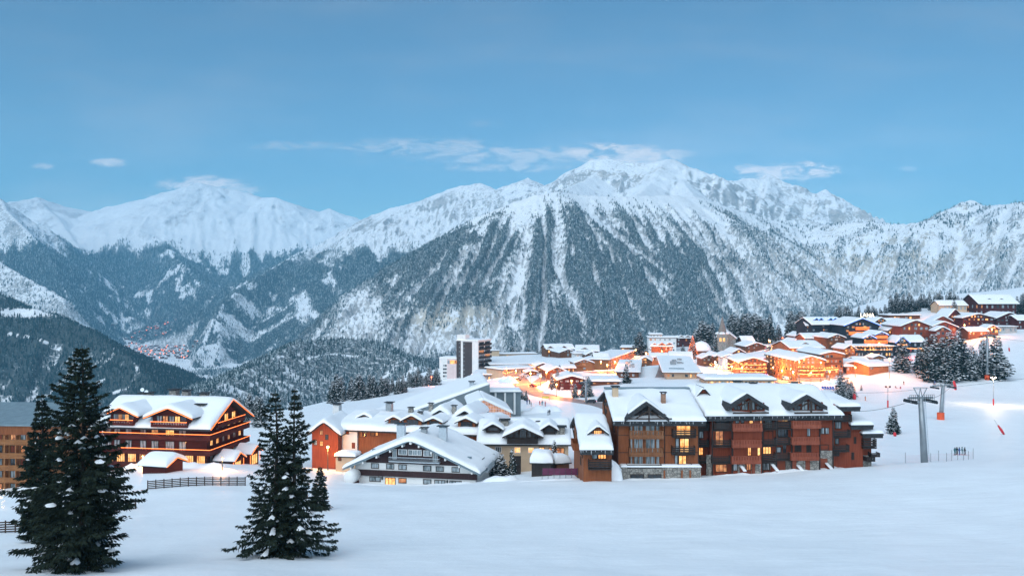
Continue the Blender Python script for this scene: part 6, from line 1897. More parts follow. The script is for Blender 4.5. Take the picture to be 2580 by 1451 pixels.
# ---------------------------------------------------------------- conifers
def conifer(H, R, seed, whorl=.35, nb=9, nbl=44, bl=.55, bw=.10, hang=.6, snow=.10, snow_bl=0.0, z_lo=.05, power=.85, ragged=.25, extra=()):
    """trunk, needles and snow of a spruce as three meshes"""
    rs = np.random.RandomState(seed)
    tr = MB().tube([(0, 0, -.6), (0, 0, H * .3), (.01 * H, 0, H * .7), (0, 0, H * .99)], [H * .014 + .06, H * .011 + .04, H * .006 + .02, .012], 8).me('trunk', True)
    P, D, Ln, Wd = [], [], [], []
    SP, SD, SL, SW = [], [], [], []
    spines = []
    nw = int(H * (1 - z_lo) / whorl)
    tilt_r = rs.rand(9) * 6.28
    for k in range(nw):
        z0 = H * z_lo + k * whorl + rs.uniform(-.12, .12)
        f = z0 / H
        if f > .985: continue
        # uneven outline: lobes by height and side
        n = max(3, int(nb * (1 - .45 * f)))
        a0 = rs.rand() * 6.28
        for j in range(n):
            a = a0 + j * 6.2832 / n + rs.uniform(-.25, .25)
            lob = 1 + ragged * (.6 * math.sin(a * 2 + tilt_r[int(f * 8)]) + .6 * math.sin(a + f * 9 + tilt_r[3]))
            L = R * (1 - f) ** power * lob * rs.uniform(1 - ragged * 1.4, 1.08) + .12
            if f < .12: L *= .75
            spines.append((a, z0, L, f))
    for e in extra:
        spines.append(e)
    for (a, z0, L, f) in spines:
        out = np.array([math.cos(a), math.sin(a), 0]); lat = np.array([-math.sin(a), math.cos(a), 0])
        dr = .12 + .38 * (1 - f) * rs.uniform(.6, 1.2)
        m = max(6, int(nbl * (L / R) ** .75))
        t = np.sqrt(rs.rand(m)) * .97 + .03
        t = np.maximum(t, .10)
        c = np.outer(t * L, out); c[:, 2] = z0 + L * (.16 * t * (f > .6) + .10 * t - dr * t ** 1.4 + .16 * t ** 4)
        c += np.outer(rs.randn(m) * .04 * L, lat) + rs.randn(m, 3) * .03
        ph = rs.uniform(.2, 1.25, m) * np.where(rs.rand(m) < .5, 1, -1)
        hv = hang * rs.uniform(.1, 1.3, m)
        d = np.outer(np.cos(ph), out) + np.outer(np.sin(ph), lat)
        d[:, 2] = -hv + .25 * (f > .7)
        d /= np.linalg.norm(d, axis=1)[:, None]
        ln = bl * rs.uniform(.5, 1.25, m) * (1.15 - .55 * t) * (.45 + .55 * min(1, L / (R * .6)))
        P.append(c); D.append(d); Ln.append(ln); Wd.append(bw * rs.uniform(.7, 1.3, m))
        if snow_bl > 0:
            ms = max(1, int(m * snow_bl * rs.uniform(.3, 1.5)))
            ts = rs.uniform(.25, 1.0, ms)
            c = np.outer(ts * L, out); c[:, 2] = z0 + .07 + L * (.16 * ts * (f > .6) + .10 * ts - dr * ts ** 1.4 + .16 * ts ** 4)
            c += np.outer(rs.randn(ms) * .09 * L, lat)
            ph = rs.uniform(-.9, .9, ms)
            d = np.outer(np.cos(ph), out) + np.outer(np.sin(ph), lat); d[:, 2] = -.35
            SP.append(c); SD.append(d / np.linalg.norm(d, axis=1)[:, None]); SL.append(bl * rs.uniform(.5, 1.0, ms)); SW.append(bw * rs.uniform(1.6, 2.8, ms))

    def blades(P, D, Ln, Wd, flat=False):
        P, D, Ln, Wd = np.vstack(P), np.vstack(D), np.concatenate(Ln), np.concatenate(Wd)
        up = np.array([0, 0, 1.0]) + (0 if flat else .9) * rs.randn(len(P), 3)
        s = np.cross(D, up); s /= (np.linalg.norm(s, axis=1)[:, None] + 1e-6)
        mid = P + D * (Ln * .4)[:, None]
        v = np.stack([P, mid + s * (Wd / 2)[:, None], P + D * Ln[:, None], mid - s * (Wd / 2)[:, None]], 1).reshape(-1, 3)
        return np_mesh('needles', v, np.arange(len(v)).reshape(-1, 4), smooth=False)
    crown = blades(P, D, Ln, Wd)
    sm = None
    if snow_bl > 0:
        sm = blades(SP, SD, SL, SW, True)
    elif snow > 0:
        V, Fq = [], []
        # cushions of snow lying along some branches
        for (a, z0, L, f) in spines:
            if rs.rand() > snow or L < .5: continue
            out = np.array([math.cos(a), math.sin(a), 0]); lat = np.array([-math.sin(a), math.cos(a), 0])
            dr = .12 + .38 * (1 - f) * .9
            t0 = rs.uniform(.35, .75); t1 = min(1.0, t0 + rs.uniform(.12, .35))
            b = len(V)
            ns = 5
            for i in range(ns):
                t = t0 + (t1 - t0) * i / (ns - 1)
                c = out * t * L; c = c + np.array([0, 0, z0 + L * (.10 * t - dr * t ** 1.4 + .16 * t ** 4) + .03])
                w = (.07 + .24 * math.sin(math.pi * (i + .4) / ns)) * rs.uniform(.7, 1.3) * min(1, L / 2.0)
                V += [c - lat * w, c + np.array([0, 0, w * .8]), c + lat * w]
            for i in range(ns - 1):
                q = b + i * 3
                Fq += [(q, q + 3, q + 4, q + 1), (q + 1, q + 4, q + 5, q + 2)]
        if V:
            sm = np_mesh('snow', np.array(V), np.array(Fq))
    return tr, crown, sm


simple('bark', (.05, .035, .028), .9, noise=.3, nscale=6)
simple('needles_dark', (.008, .014, .010), .8, col2=(.020, .030, .018), nscale=1.2, spec=.15)
simple('needles_mid', (.010, .022, .018), .8, col2=(.026, .044, .034), nscale=.6, spec=.1)


def tree_thing(name, label, meshes, loc, scale=1.0, rz=0.0, group=None, mats=('bark', 'needles_dark', 'branch_snow'), cat='tree'):
    r = empty(name, loc, rz); r.scale = (scale, scale, scale)
    tag(r, label, cat, group)
    for nm, me, mt in zip(('trunk', 'crown', 'snow'), meshes, mats):
        if me is None: continue
        o = link(nm, me, r, MATS[mt])
        if nm != 'trunk': o['kind'] = 'stuff'
    return r


def foreground_trees():
    T = conifer
    m = T(18.2, 5.4, 3, whorl=.31, nb=12, nbl=150, bl=.64, bw=.13, hang=1.0, snow=.20, ragged=.36, power=.88, z_lo=.03, extra=[(math.pi + .12, 7.2, 6.6, .2), (math.pi + .22, 7.0, 6.0, .2), (math.pi - .05, 7.0, 5.6, .2)])
    tree_thing('spruce_tree', 'tall dark spruce closest to the viewer at the left', m, on_ground(206, 70, -.1))
    m = T(15.4, 4.1, 8, whorl=.35, nb=9, nbl=130, bl=.60, bw=.12, hang=1.1, snow=.24, ragged=.46, power=.95, z_lo=.03)
    tree_thing('spruce_tree', 'left spruce of the close pair on the snow slope', m, on_ground(694, 80, -.1), 1.0, .6)
    m = T(15.7, 4.1, 15, whorl=.35, nb=9, nbl=130, bl=.60, bw=.12, hang=1.1, snow=.24, ragged=.46, power=.95, z_lo=.05)
    tree_thing('spruce_tree', 'right spruce of the close pair with a leaning top', m, on_ground(742, 80.5, -.1), 1.0, 2.2)
    m = T(12.0, 2.0, 21, whorl=.26, nb=10, nbl=90, bl=.55, bw=.13, hang=.8, snow=.12)
    p = on_ground(104, 92)
    tree_thing('spruce_tree', 'slender spruce half hidden behind the tallest spruce', m, p, (at(104, 985, 92).z - p.z) / 12.0)
    m = T(6.0, 1.5, 25, whorl=.22, nb=10, nbl=70, bl=.42, bw=.12, hang=.8, snow=.15)
    p = on_ground(806, 112)
    tree_thing('spruce_tree', 'small spruce just right of the close pair', m, p, (at(806, 1172, 112).z - p.z) / 6.0)


foreground_trees()

_VAR = [conifer(15, 3.0 + .25 * k, 40 + k, whorl=.45, nb=9, nbl=30, bl=.95, bw=.36, hang=.6, snow=0, snow_bl=sb, ragged=.24, power=.9) for k, sb in enumerate((.13, .16, .19, .12))]
_DARK = [conifer(15, 2.5 + .25 * k, 60 + k, whorl=.5, nb=8, nbl=26, bl=1.0, bw=.5, hang=.5, snow=0, snow_bl=.02, ragged=.26, power=.9) for k in range(4)]
_rt = random.Random(4)
_U = ['', 'first', 'second', 'third', 'fourth', 'fifth', 'sixth', 'seventh', 'eighth', 'ninth', 'tenth', 'eleventh', 'twelfth', 'thirteenth', 'fourteenth', 'fifteenth', 'sixteenth', 'seventeenth', 'eighteenth', 'nineteenth']


def nth(i):
    if i < 20: return _U[i]
    t = {2: ('twentieth', 'twenty'), 3: ('thirtieth', 'thirty')}[i // 10]
    return t[0] if i % 10 == 0 else t[1] + '-' + _U[i % 10]


def plant(px, ytop, d, label, group=None, dark=False, ybase=None, name='fir_tree', wide=1.0):
    if ybase is None:
        p = on_ground(px, d, -.2)
    else:
        p = at(px, ybase, d); g = gz(p.x, p.y); p.z = min(p.z, g + .1) if g < p.z else g - .2
    h = max(2.5, at(px, ytop, d).z - p.z)
    ms = (_DARK if dark else _VAR)[_rt.randrange(4)]
    r = tree_thing(name, label, ms, p, h / 15.0, _rt.uniform(0, 6.28), group, ('bark', 'needles_mid', 'branch_snow'))
    r.scale = (h / 15 * wide, h / 15 * wide, h / 15)
    return r


def village_trees():
    L = 'snow laden fir in the dense clump beside the piste'
    for k_, (px, yt, d) in enumerate(sorted(((2316, 872, 452), (2332, 852, 440), (2352, 838, 428), (2374, 846, 436), (2392, 832, 430), (2414, 828, 442), (2428, 850, 450), (2366, 860, 446), (2404, 856, 425), (2342, 870, 424), (2383, 870, 422)))):
        plant(px, yt, d, nth(k_ + 1) + ' ' + L.replace('fir in', 'fir from the left in'), 'firs in the clump beside the piste', wide=1.35)
    plant(2273, 846, 446, 'lone broad snow laden fir above the piste', wide=1.5)
    plant(2447, 868, 424, 'pale frosted fir right of the dense clump', wide=1.2)
    plant(2478, 850, 432, 'fir partly hidden by the tall lift mast', wide=1.3)
    plant(2511, 840, 426, 'tall fir right of the tall lift mast', wide=1.5)
    plant(2458, 880, 428, 'short fir between the frosted fir and the mast', wide=1.2)
    plant(2251, 1024, 262, 'lone dark young fir standing on the piste', dark=True, wide=1.5)
    plant(2118, 928, 360, 'snowy fir behind the right end of the red block', wide=1.2)
    plant(2134, 952, 352, 'frosted small tree behind the right end of the red block', wide=1.3)
    plant(2145, 958, 356, 'frosted bush beside a red cover on the piste', wide=1.5)
    plant(2170, 968, 395, 'tiny fir on the open piste')
    plant(1578, 914, 400, 'single dark fir in front of the shop row', dark=True, wide=1.3)
    plant(1390, 938, 384, 'snowy fir left of the wine red chalet', wide=1.1)
    plant(1405, 930, 392, 'taller snowy fir close to the wine red chalet', wide=1.1)
    plant(1449, 966, 345, 'lit snowy fir on the road island', wide=1.5)
    plant(1470, 962, 347, 'frosted fir left of the lift mast by the road', wide=1.4)
    plant(1482, 946, 349, 'tall frosted fir behind the lift mast by the road', wide=1.3)
    plant(1611, 834, 640, 'big dark bare crowned tree beside the white hotel', dark=True, wide=2.0)
    plant(1962, 816, 672, 'dark fir standing alone at the end of the street', dark=True, wide=1.6)
    plant(2230, 766, 700, 'dark narrow fir left of the flat roof lodge', dark=True, wide=1.4)
    plant(2404, 754, 668, 'fir in front of the ochre house', wide=1.4)
    plant(1721, 868, 610, 'snowy fir behind the lodge porch lamp', wide=1.6)
    plant(1799, 838, 640, 'frosted fir touching the church tower', wide=1.3)
    plant(1396, 1106, 170, 'slim young fir in front of the cream plastered house')
    plant(1290, 1128, 170, 'very slim dark fir beside the garden stair', dark=True)
    plant(1241, 1140, 172, 'small snowy shrub at the left wall of the cream house', wide=2.2)
    plant(1262, 1142, 171, 'rounder snowy shrub beneath the cream house window', wide=2.2)
    rows = [
        (1748, 1800, 11, (803, 835), (675, 705), 'dark fir in the row left of the church spire'),
        (1838, 1942, 26, (784, 812), (675, 715), 'dark fir in the thick grove right of the church spire'),
        (1984, 2040, 13, (778, 812), (670, 700), 'dark fir in the grove left of the navy hotel'),
        (2100, 2226, 20, (764, 786), (715, 750), 'dark fir in the low row behind the blue lit hotel'),
        (2242, 2376, 32, (734, 760), (715, 760), 'dark fir in the tall row behind the right hand chalets'),
        (2384, 2442, 11, (732, 752), (745, 780), 'dark fir behind the highest red chalet'),
        (2560, 2600, 7, (730, 760), (700, 730), 'dark fir at the right edge behind the highest chalet'),
        (836, 1022, 36, (938, 985), (430, 480), 'fir in the frosted row behind the lift station roof'),
        (1030, 1104, 14, (922, 950), (520, 560), 'fir in the group left of the white block'),
        (600, 665, 6, (985, 1015), (285, 330), 'fir showing between the hotel and the close pair'),
        (1268, 1326, 9, (972, 992), (318, 345), 'snowy shrub like fir on the bank above the road'),
        (1252, 1372, 9, (866, 890), (720, 760), 'dark fir behind the long pale wing'),
        (520, 600, 6, (1000, 1020), (330, 380), 'fir peeking over the roof of the light strung hotel'),
    ]
    for (a, b, n, yt, dd, lab) in rows:
        for i in range(n):
            px = a + (b - a) * (i + _rt.uniform(.1, .9)) / n
            plant(px, _rt.uniform(*yt), _rt.uniform(*dd), nth(i + 1) + ' ' + lab.replace('fir ', 'fir from the left ', 1), lab.replace('fir', 'firs', 1) if 'shrub' not in lab else 'shrubs on the road bank', dark='dark' in lab, wide=_rt.uniform(1.2, 1.6))


village_trees()
# ---------------------------------------------------------------- roads
def road(name, label, pts, width, up=.08):
    P = []
    pts = [((px - CX) / F * d, d) for px, d in pts]
    n = 14
    for i in range(len(pts) - 1):                # Catmull-Rom through the way points
        p0 = pts[max(i - 1, 0)]; p1 = pts[i]; p2 = pts[i + 1]; p3 = pts[min(i + 2, len(pts) - 1)]
        for k in range(n):
            t = k / n
            q = [.5 * ((2 * p1[a]) + (-p0[a] + p2[a]) * t + (2 * p0[a] - 5 * p1[a] + 4 * p2[a] - p3[a]) * t * t + (-p0[a] + 3 * p1[a] - 3 * p2[a] + p3[a]) * t ** 3) for a in (0, 1)]
            P.append(q)
    P.append(pts[-1])
    P = np.array(P)
    T = np.gradient(P, axis=0); T /= np.linalg.norm(T, axis=1)[:, None]
    Nn = np.stack([-T[:, 1], T[:, 0]], -1)
    m = 9
    off = np.linspace(-.5, .5, m) * width
    XY = P[:, None, :] + Nn[:, None, :] * off[None, :, None]
    Z = ground_z(XY[..., 0].ravel(), XY[..., 1].ravel()).reshape(XY.shape[:2]) + up
    Z[:, 0] -= .5; Z[:, -1] -= .5
    idx = np.arange(len(P) * m).reshape(len(P), m)
    q = np.stack([idx[:-1, :-1], idx[:-1, 1:], idx[1:, 1:], idx[1:, :-1]], -1).reshape(-1, 4)
    o = link(name, np_mesh(name, np.concatenate([XY, Z[..., None]], -1).reshape(-1, 3), q), None, MATS['asphalt_slush'])
    tag(o, label, kind='structure')


road('road', 'slushy road curving through the lit village square', [(1560, 300), (1500, 322), (1440, 336), (1385, 352), (1345, 378), (1318, 412), (1305, 440), (1285, 470)], 11, .10)
road('street', 'busy shopping street climbing between parked cars', [(1992, 392), (1972, 430), (1961, 470), (1958, 530), (1960, 600), (1966, 680)], 15, .12)
road('lane', 'side lane past the wine red chalet', [(1330, 396), (1362, 425), (1385, 452), (1400, 480)], 8, .14)
road('forecourt', 'trodden square between the shops', [(1490, 470), (1530, 462), (1570, 470)], 16, .10)
road('alley', 'narrow alley beside the long shop building', [(1668, 430), (1676, 480), (1672, 540), (1660, 590)], 9, .10)


# ---------------------------------------------------------------- lamps
LAMP_GAIN = 1.5


def lamp(px, py, d, power, label, col=(1, .27, .055), bulb='bulb_warm', size=.34, name='street_lamp', post=True, minh=5.0, group=None):
    p = at(px, py, d)
    g = gz(p.x, p.y)
    if p.z < g + minh: p.z = g + minh
    r = empty(name, (p.x, p.y, g)); tag(r, label, 'lamp', group)
    h = p.z - g
    if post:
        MB().tube([(0, 0, -.5), (0, 0, h * .5), (0, 0, h - size)], [.12, .09, .07], 6).build('post', MATS['metal_dark'], r)
    MB().lathe([(.05, h - size), (size * .9, h - size * .4), (size, h), (size * .7, h + size * .7), (.03, h + size)], 0, 0, 8).build('bulb', MATS[bulb], r, smooth=True)
    MB().lathe([(size * 1.3, h + size * 1.02), (size * .4, h + size * 1.5)], 0, 0, 8).build('hood', MATS['metal_dark'], r)
    ld = bpy.data.lights.new('lamp_light', 'POINT'); ld.energy = power * LAMP_GAIN; ld.color = col; ld.shadow_soft_size = size * 1.6
    lo = bpy.data.objects.new('lamp_light', ld); COL.objects.link(lo); lo.parent = r; lo.location = (0, -size * 1.9, h - size * 1.9)
    return r


LAMPS = [
    (2165, 846, 545, 2500, 'added lamp lighting the orange balconies of the blue lit hotel'), (2215, 864, 508, 2200, 'added lamp lighting the glowing annex balcony'),    (1362, 962, 400, 4500, 'added glow lamp on the lane side of the traffic island'), (1402, 982, 352, 4000, 'added glow lamp at the outer edge of the road bend'), (1300, 962, 430, 4500, 'added glow lamp beside the grey car at the road bend'), (1530, 950, 452, 4500, 'added glow lamp in front of the glowing pavilion'), (1690, 896, 540, 4000, 'added glow lamp at the alley inn'), (1870, 942, 452, 4500, 'added glow lamp at the shop front of the garland chalet'), (2090, 935, 430, 3500, 'added glow lamp on the terrace of the taller timber gable'),  # extra lamps added for the balcony light and a stronger orange village glow
    (1514, 941, 478, 6500, 'bright street lamp in front of the honey coloured chalet'), (1549, 934, 470, 4500, 'lamp at the corner of the long shop building'), (1585, 909, 560, 4500, 'lamp half way along the receding apartment row'),
    (1601, 900, 620, 4500, 'lamp near the far end of the receding apartment row'), (1628, 890, 585, 6000, 'bright lamp left of the lodge with little gables'), (1667, 884, 592, 4500, 'porch lamp on the lodge with little gables'),
    (1377, 950, 420, 5000, 'lamp beside the side lane near the small brown chalet'), (1337, 957, 415, 5500, 'lamp on the snowy traffic island'), (1276, 941, 455, 5000, 'lamp at the left end of the glowing arcade'), (1315, 934, 500, 4500, 'lamp in front of the curved gallery'),
    (1355, 924, 510, 5000, 'lamp behind the snow capped kiosk'), (1937, 857, 650, 4500, 'first lamp at the top of the street'), (1940, 873, 600, 4000, 'second lamp from the top of the street'), (1943, 890, 545, 4000, 'third lamp from the top of the street'),
    (1945, 906, 500, 4000, 'fourth lamp from the top of the street'), (1948, 925, 460, 4000, 'lowest lamp on the left side of the street'), (1995, 876, 560, 6000, 'lamp on the right side high up the street'), (1988, 898, 500, 5500, 'lamp on the right side half way up the street'),
    (2014, 911, 425, 3200, 'left lamp under the eaves of the big lit chalet'), (2068, 913, 430, 3200, 'right lamp under the eaves of the big lit chalet'), (1998, 946, 412, 8000, 'dazzling lamp over the shop front at the street corner'), (2043, 950, 418, 5000, 'lamp in the arched porch of the big lit chalet'),
    (2241, 903, 432, 3000, 'dazzling lamp at the upper end of the restaurant wing'), (2363, 762, 670, 3500, 'lamp beside the ochre house'), (2237, 818, 575, 3000, 'lamp on the dark chalet behind the blue lit hotel'), (2430, 818, 590, 3500, 'lamp in front of the wide gable chalet'),
    (2446, 834, 548, 3500, 'lamp at the orange lit hut beside the piste'), (2499, 829, 552, 3500, 'lamp over the orange lit doors'), (1806, 934, 455, 8000, 'bright lamp among the golden garlands'), (1843, 938, 455, 8000, 'second bright lamp among the golden garlands'),
    (1824, 918, 480, 6000, 'lamp below the blank white gable'), (1970, 941, 420, 4000, 'lamp at the foot of the street'), (2190, 868, 485, 3000, 'lamp over the dining terrace of the navy hotel'), (2155, 925, 440, 3000, 'lamp on the restaurant terrace'), (1440, 972, 372, 3500, 'lamp by the door of the wine red chalet'),
]
for l in LAMPS:
    lamp(*l)
lamp(1802, 912, 470, 4500, 'greenish white lamp glowing beside the garlands', (.55, 1.0, .75), 'bulb_white', .4)
lamp(1972, 859, 655, 2000, 'red light at the top of the street', (1, .12, .05), 'bulb_red', .4)
lamp(2295, 883, 505, 1200, 'red light below the blue lit cabin', (1, .10, .08), 'bulb_red', .4)
lamp(826, 1131, 187, 1100, 'glaring orange lamp beside the timber gable', (1, .42, .10), 'bulb_warm', .30)
lamp(560, 1158, 158, 500, 'low warm lamp by the hotel entrance', (1, .40, .12), 'bulb_gold', .12, minh=2.2)
lamp(360, 1160, 168, 500, 'low warm lamp at the hotel dining windows', (1, .40, .12), 'bulb_gold', .12, minh=2.2)
lamp(1087, 961, 500, 1500, 'reddish lamp left of the white block', (1, .2, .08), 'bulb_red', .4)


def fairy(name, label, pts, mat='bulb_gold', size=.22, cat='lights'):
    mb = MB()
    for p in pts:
        s = size * _rt.uniform(.7, 1.25)
        x, y, z = p
        mb.add([(x - s, y, z), (x + s, y, z), (x, y - s, z), (x, y + s, z), (x, y, z - s), (x, y, z + s)],
               [(0, 2, 5), (2, 1, 5), (1, 3, 5), (3, 0, 5), (2, 0, 4), (1, 2, 4), (3, 1, 4), (0, 3, 4)])
    o = mb.build(name, MATS[mat])
    tag(o, label, cat, kind='stuff')


def string_of(a, b, n, sag=1.0):
    a, b = Vector(a), Vector(b)
    return [tuple(a.lerp(b, i / (n - 1)) + Vector((0, 0, -sag * 4 * (i / (n - 1)) * (1 - i / (n - 1))))) for i in range(n)]


def lights():
    pts = []
    for k in range(26):
        px, py = _rt.uniform(1778, 1860), _rt.uniform(912, 946); d = _rt.uniform(440, 500)
        a = at(px, py, d); a.z = max(a.z, gz(a.x, a.y) + .6)
        b = a + Vector((_rt.uniform(4, 9), _rt.uniform(-4, 4), _rt.uniform(-2, 2)))
        pts += string_of(a, b, 12, .8)
    fairy('fairy_lights', 'tangle of golden garlands over the shops below the white gable', pts)
    pts = []
    for k in range(5):
        a = at(1545, 936, 462); b = at(1545 + (k - 2) * 11, 956, 462 - 3 * (k % 2))
        pts += string_of(a, b, 12, .2)
    fairy('fairy_lights', 'tent of golden light strings on the square', pts)
    pts = []
    for k in range(9):
        px = 1268 + k * 9; d = 462 + k * 6
        a = at(px, 938 - k * 1.6, d); a.z = max(a.z, gz(a.x, a.y) + 1.5)
        pts += string_of(a, a + Vector((3, 2, _rt.uniform(-.5, 1.5))), 8, .6)
    for k in range(14):
        px, py = _rt.uniform(1330, 1372), _rt.uniform(917, 930); d = 505
        a = at(px, py, d); pts += string_of(a, a + Vector((4, 0, _rt.uniform(-1, 1))), 8, .5)
    fairy('fairy_lights', 'golden garlands along the glowing arcade', pts)
    pts = []
    for (y0, x0, x1, d) in ((925, 2008, 2110, 434), (932, 2014, 2080, 433), (930, 2070, 2112, 440), (941, 2010, 2076, 428)):
        pts += string_of(at(x0, y0, d), at(x1, y0, d), 26, .3)
    fairy('fairy_lights', 'row of warm balcony lights on the big lit chalet', pts, 'bulb_gold', .22)
    pts = []
    for (y0, x0, x1, d) in ((918, 1866, 1930, 465), (928, 1866, 1932, 465), (936, 1868, 1930, 465)):
        pts += string_of(at(x0, y0, d), at(x1, y0, d), 24, .25)
    fairy('fairy_lights', 'garland lights on the snowy balconies of the garland chalet', pts, 'bulb_gold', .2)
    pts = []
    for (y0, x0, x1, d) in ((872, 2150, 2250, 494), (880, 2160, 2245, 492), (877, 2286, 2326, 515), (868, 2262, 2285, 515)):
        pts += string_of(at(x0, y0, d), at(x1, y0, d), 26, .25)
    fairy('fairy_lights', 'wavy orange lights on the terraces of the navy hotel', pts, 'bulb_gold', .22)
    pts = [tuple(at(1870 + i * 4.2, 943, 452)) for i in range(16)]
    fairy('fairy_lights', 'magenta strip of lights under the garland chalet', pts, 'sign_magenta', .3)
    # lit Christmas tree: bulbs on a fir
    t = plant(1745, 846, 585, 'fir wrapped from top to bottom in orange bulbs', wide=1.3, name='christmas_tree')
    h = t.scale[2] * 15; r = t.scale[0] * 3
    pts = []
    for i in range(150):
        f = i / 150; a = i * 2.4
        pts.append((t.location.x + math.cos(a) * r * (1 - f) * 1.05, t.location.y + math.sin(a) * r * (1 - f) * 1.05, t.location.z + h * (.06 + .93 * f)))
    fairy('fairy_lights', 'orange bulbs wound round the fir by the church', pts, 'led_orange', .2)
    pts = []
    for i in range(60):
        px, py = _rt.uniform(-10, 14), _rt.uniform(1228, 1292)
        pts.append(tuple(at(px, py, 128 + _rt.uniform(-1, 1))))
    fairy('fairy_lights', 'tiny pink white bulbs in the bush at the left edge', pts, 'bulb_warm', .035)


lights()

# village far below in the valley
def valley_village():
    rs = random.Random(9)
    hs, rf, lt = MB(), MB(), []
    for i in range(330):
        px = rs.gauss(395, 48); py = rs.uniform(852, 905)
        d = 5200 - (py - 868) * 26
        x, y = (px - CX) / F * d, d
        z = float(far_height(np.array([x]), np.array([y]))[0][0]) + 3
        w, h = rs.uniform(7, 13), rs.uniform(5, 9)
        hs.box(x - w / 2, x + w / 2, y - 5, y + 5, z - 5, z + h)
        rf.prism([(x - w * .62, z + h), (x + w * .62, z + h), (x, z + h + w * .32)], 'y', y - 6, y + 6)
        if rs.random() < .45:
            lt.append((x + rs.uniform(-8, 8), y - 9, z + rs.uniform(2, 7)))
    tag(hs.build('valley_houses', MATS['wood_brown']), 'tiny brown houses of the village on the valley floor', 'houses', kind='stuff')
    tag(rf.build('valley_roofs', MATS['roof_snow']), 'tiny snowy roofs of the village on the valley floor', 'roofs', kind='stuff')
    fairy('valley_lights', 'sprinkle of orange street lights in the valley village', lt, 'led_orange', 3.0)


valley_village()
# ---------------------------------------------------------------- ski lift, masts, markers
def pylon(name, label, px, ybase, ytop, d, r0, r1, arm, pad=None, lean=0.0, rz=0.0, frame=True):
    b = at(px, ybase, d); g = gz(b.x, b.y)
    t = at(px, ytop, d)
    h = t.z - g
    r = empty(name, (b.x, b.y, g), rz); tag(r, label, 'lift pylon')
    MB().tube([(0, 0, -1), (lean * .5, 0, h * .5), (lean, 0, h)], [r0, (r0 + r1) / 2, r1], 12).build('shaft', MATS['metal_grey'], r, smooth=True)
    lad = MB()
    for i in range(int(h / .45)):
        z = .5 + i * .45
        lad.box(lean * z / h + r0 + .12 - .02, lean * z / h + r0 + .16, -.22, .22, z, z + .04)
    lad.bar((r0 + .14, -.24, .3), (lean + r0 + .14 - (r0 - r1) * 0, -.24, h), .05).bar((r0 + .14, .24, .3), (lean + r0 + .14, .24, h), .05)
    lad.build('ladder', MATS['metal_light'], r, kind='stuff')
    MB().box(lean - arm, lean + arm, -.22, .22, h - .1, h + .28).build('cross_arm', MATS['metal_grey'], r)
    for sx in (-1, 1):
        s = MB().box(lean + sx * arm * .82 - .09, lean + sx * arm * .82 + .09, -2.0, 2.0, h - .45, h - .25).build('sheave_beam', MATS['metal_dark'], r)
        s2 = MB().box(lean + sx * arm * .55 - arm * .40, lean + sx * arm * .55 + arm * .40, -.5, -.42, h - .62, h - .5).build('catwalk', MATS['metal_light'], r)
        rail = MB()
        for k in range(6):
            x = lean + sx * arm * (.2 + .8 * k / 5)
            rail.bar((x, -.5, h - .55), (x, -.5, h + .75), .05)
        rail.bar((lean + sx * arm * .2, -.5, h + .7), (lean + sx * arm, -.5, h + .7), .05)
        rail.build('guard_rail', MATS['metal_dark'], r)
        for k in range(8):
            y = -1.9 + k * .54
            MB().prism([(y + .24 * math.cos(q * .785), h - .62 + .24 * math.sin(q * .785)) for q in range(8)], 'x', lean + sx * arm * .82 - .15, lean + sx * arm * .82 + .15).build('sheave', MATS['metal_dark'], r)
    if frame:
        f = MB()
        for sx in (-1, 1):
            f.bar((lean + sx * arm * .15, 0, h + .2), (lean + sx * arm * .55, 0, h + 2.0), .12).bar((lean + sx * arm * .15, 0, h + .2), (lean, 0, h + 1.9), .10)
        f.bar((lean - arm * .6, 0, h + 2.0), (lean + arm * .6, 0, h + 2.0), .12)
        f.build('lifting_frame', MATS['metal_grey'], r)
    if pad:
        MB().lathe([(r0 + .45, -.4), (r0 + .45, pad), (r0 + .1, pad + .05)], 0, 0, 10).build('crash_pad', MATS['orange_pad'], r)
    return Vector((b.x, b.y, g + h)), arm, r


def lift():
    p1, a1, _ = pylon('lift_pylon', 'tall grey lift pylon nearest on the snow slope', 2330, 1174, 1003, 165, .68, .42, 2.5, None, -.9, .15)
    p2, a2, _ = pylon('lift_pylon', 'second lift pylon with an orange crash pad', 2370, 1056, 972, 300, .75, .55, 4.2, 2.4, 1.0, .25)
    p3, a3, _ = pylon('lift_pylon', 'slim tall lift mast with a pad among the firs', 2487, 966, 845, 425, .75, .5, 3.6, 2.2, .2, .4)
    p4, a4, _ = pylon('lift_pylon', 'grey lift mast beside the road and frosted firs', 1476, 1030, 962, 322, .40, .30, 2.2, None, 0, .4)
    for nm, lab, pts in (('lift_cable', 'upper lift cable strung from the station past the pylons', [at(2080, 985, 330), p2 + Vector((-3.2, 0, -.5)), p3 + Vector((-3, 0, -.4)), at(2900, 880, 520)]),
                         ('lift_cable', 'lower lift cable running across the piste to the right', [at(2100, 1030, 230), p1 + Vector((-2.3, 0, -.5)), p2 + Vector((3.2, 0, -.5)), at(2900, 900, 480)])):
        full = []
        for i in range(len(pts) - 1):
            full += [Vector(q) for q in string_of(pts[i], pts[i + 1], 10, 1.2)][:-1]
        full.append(pts[-1])
        o = MB().tube(full, .05, 5).build(nm, MATS['metal_dark']); tag(o, lab, 'cable', 'lift cables')


lift()


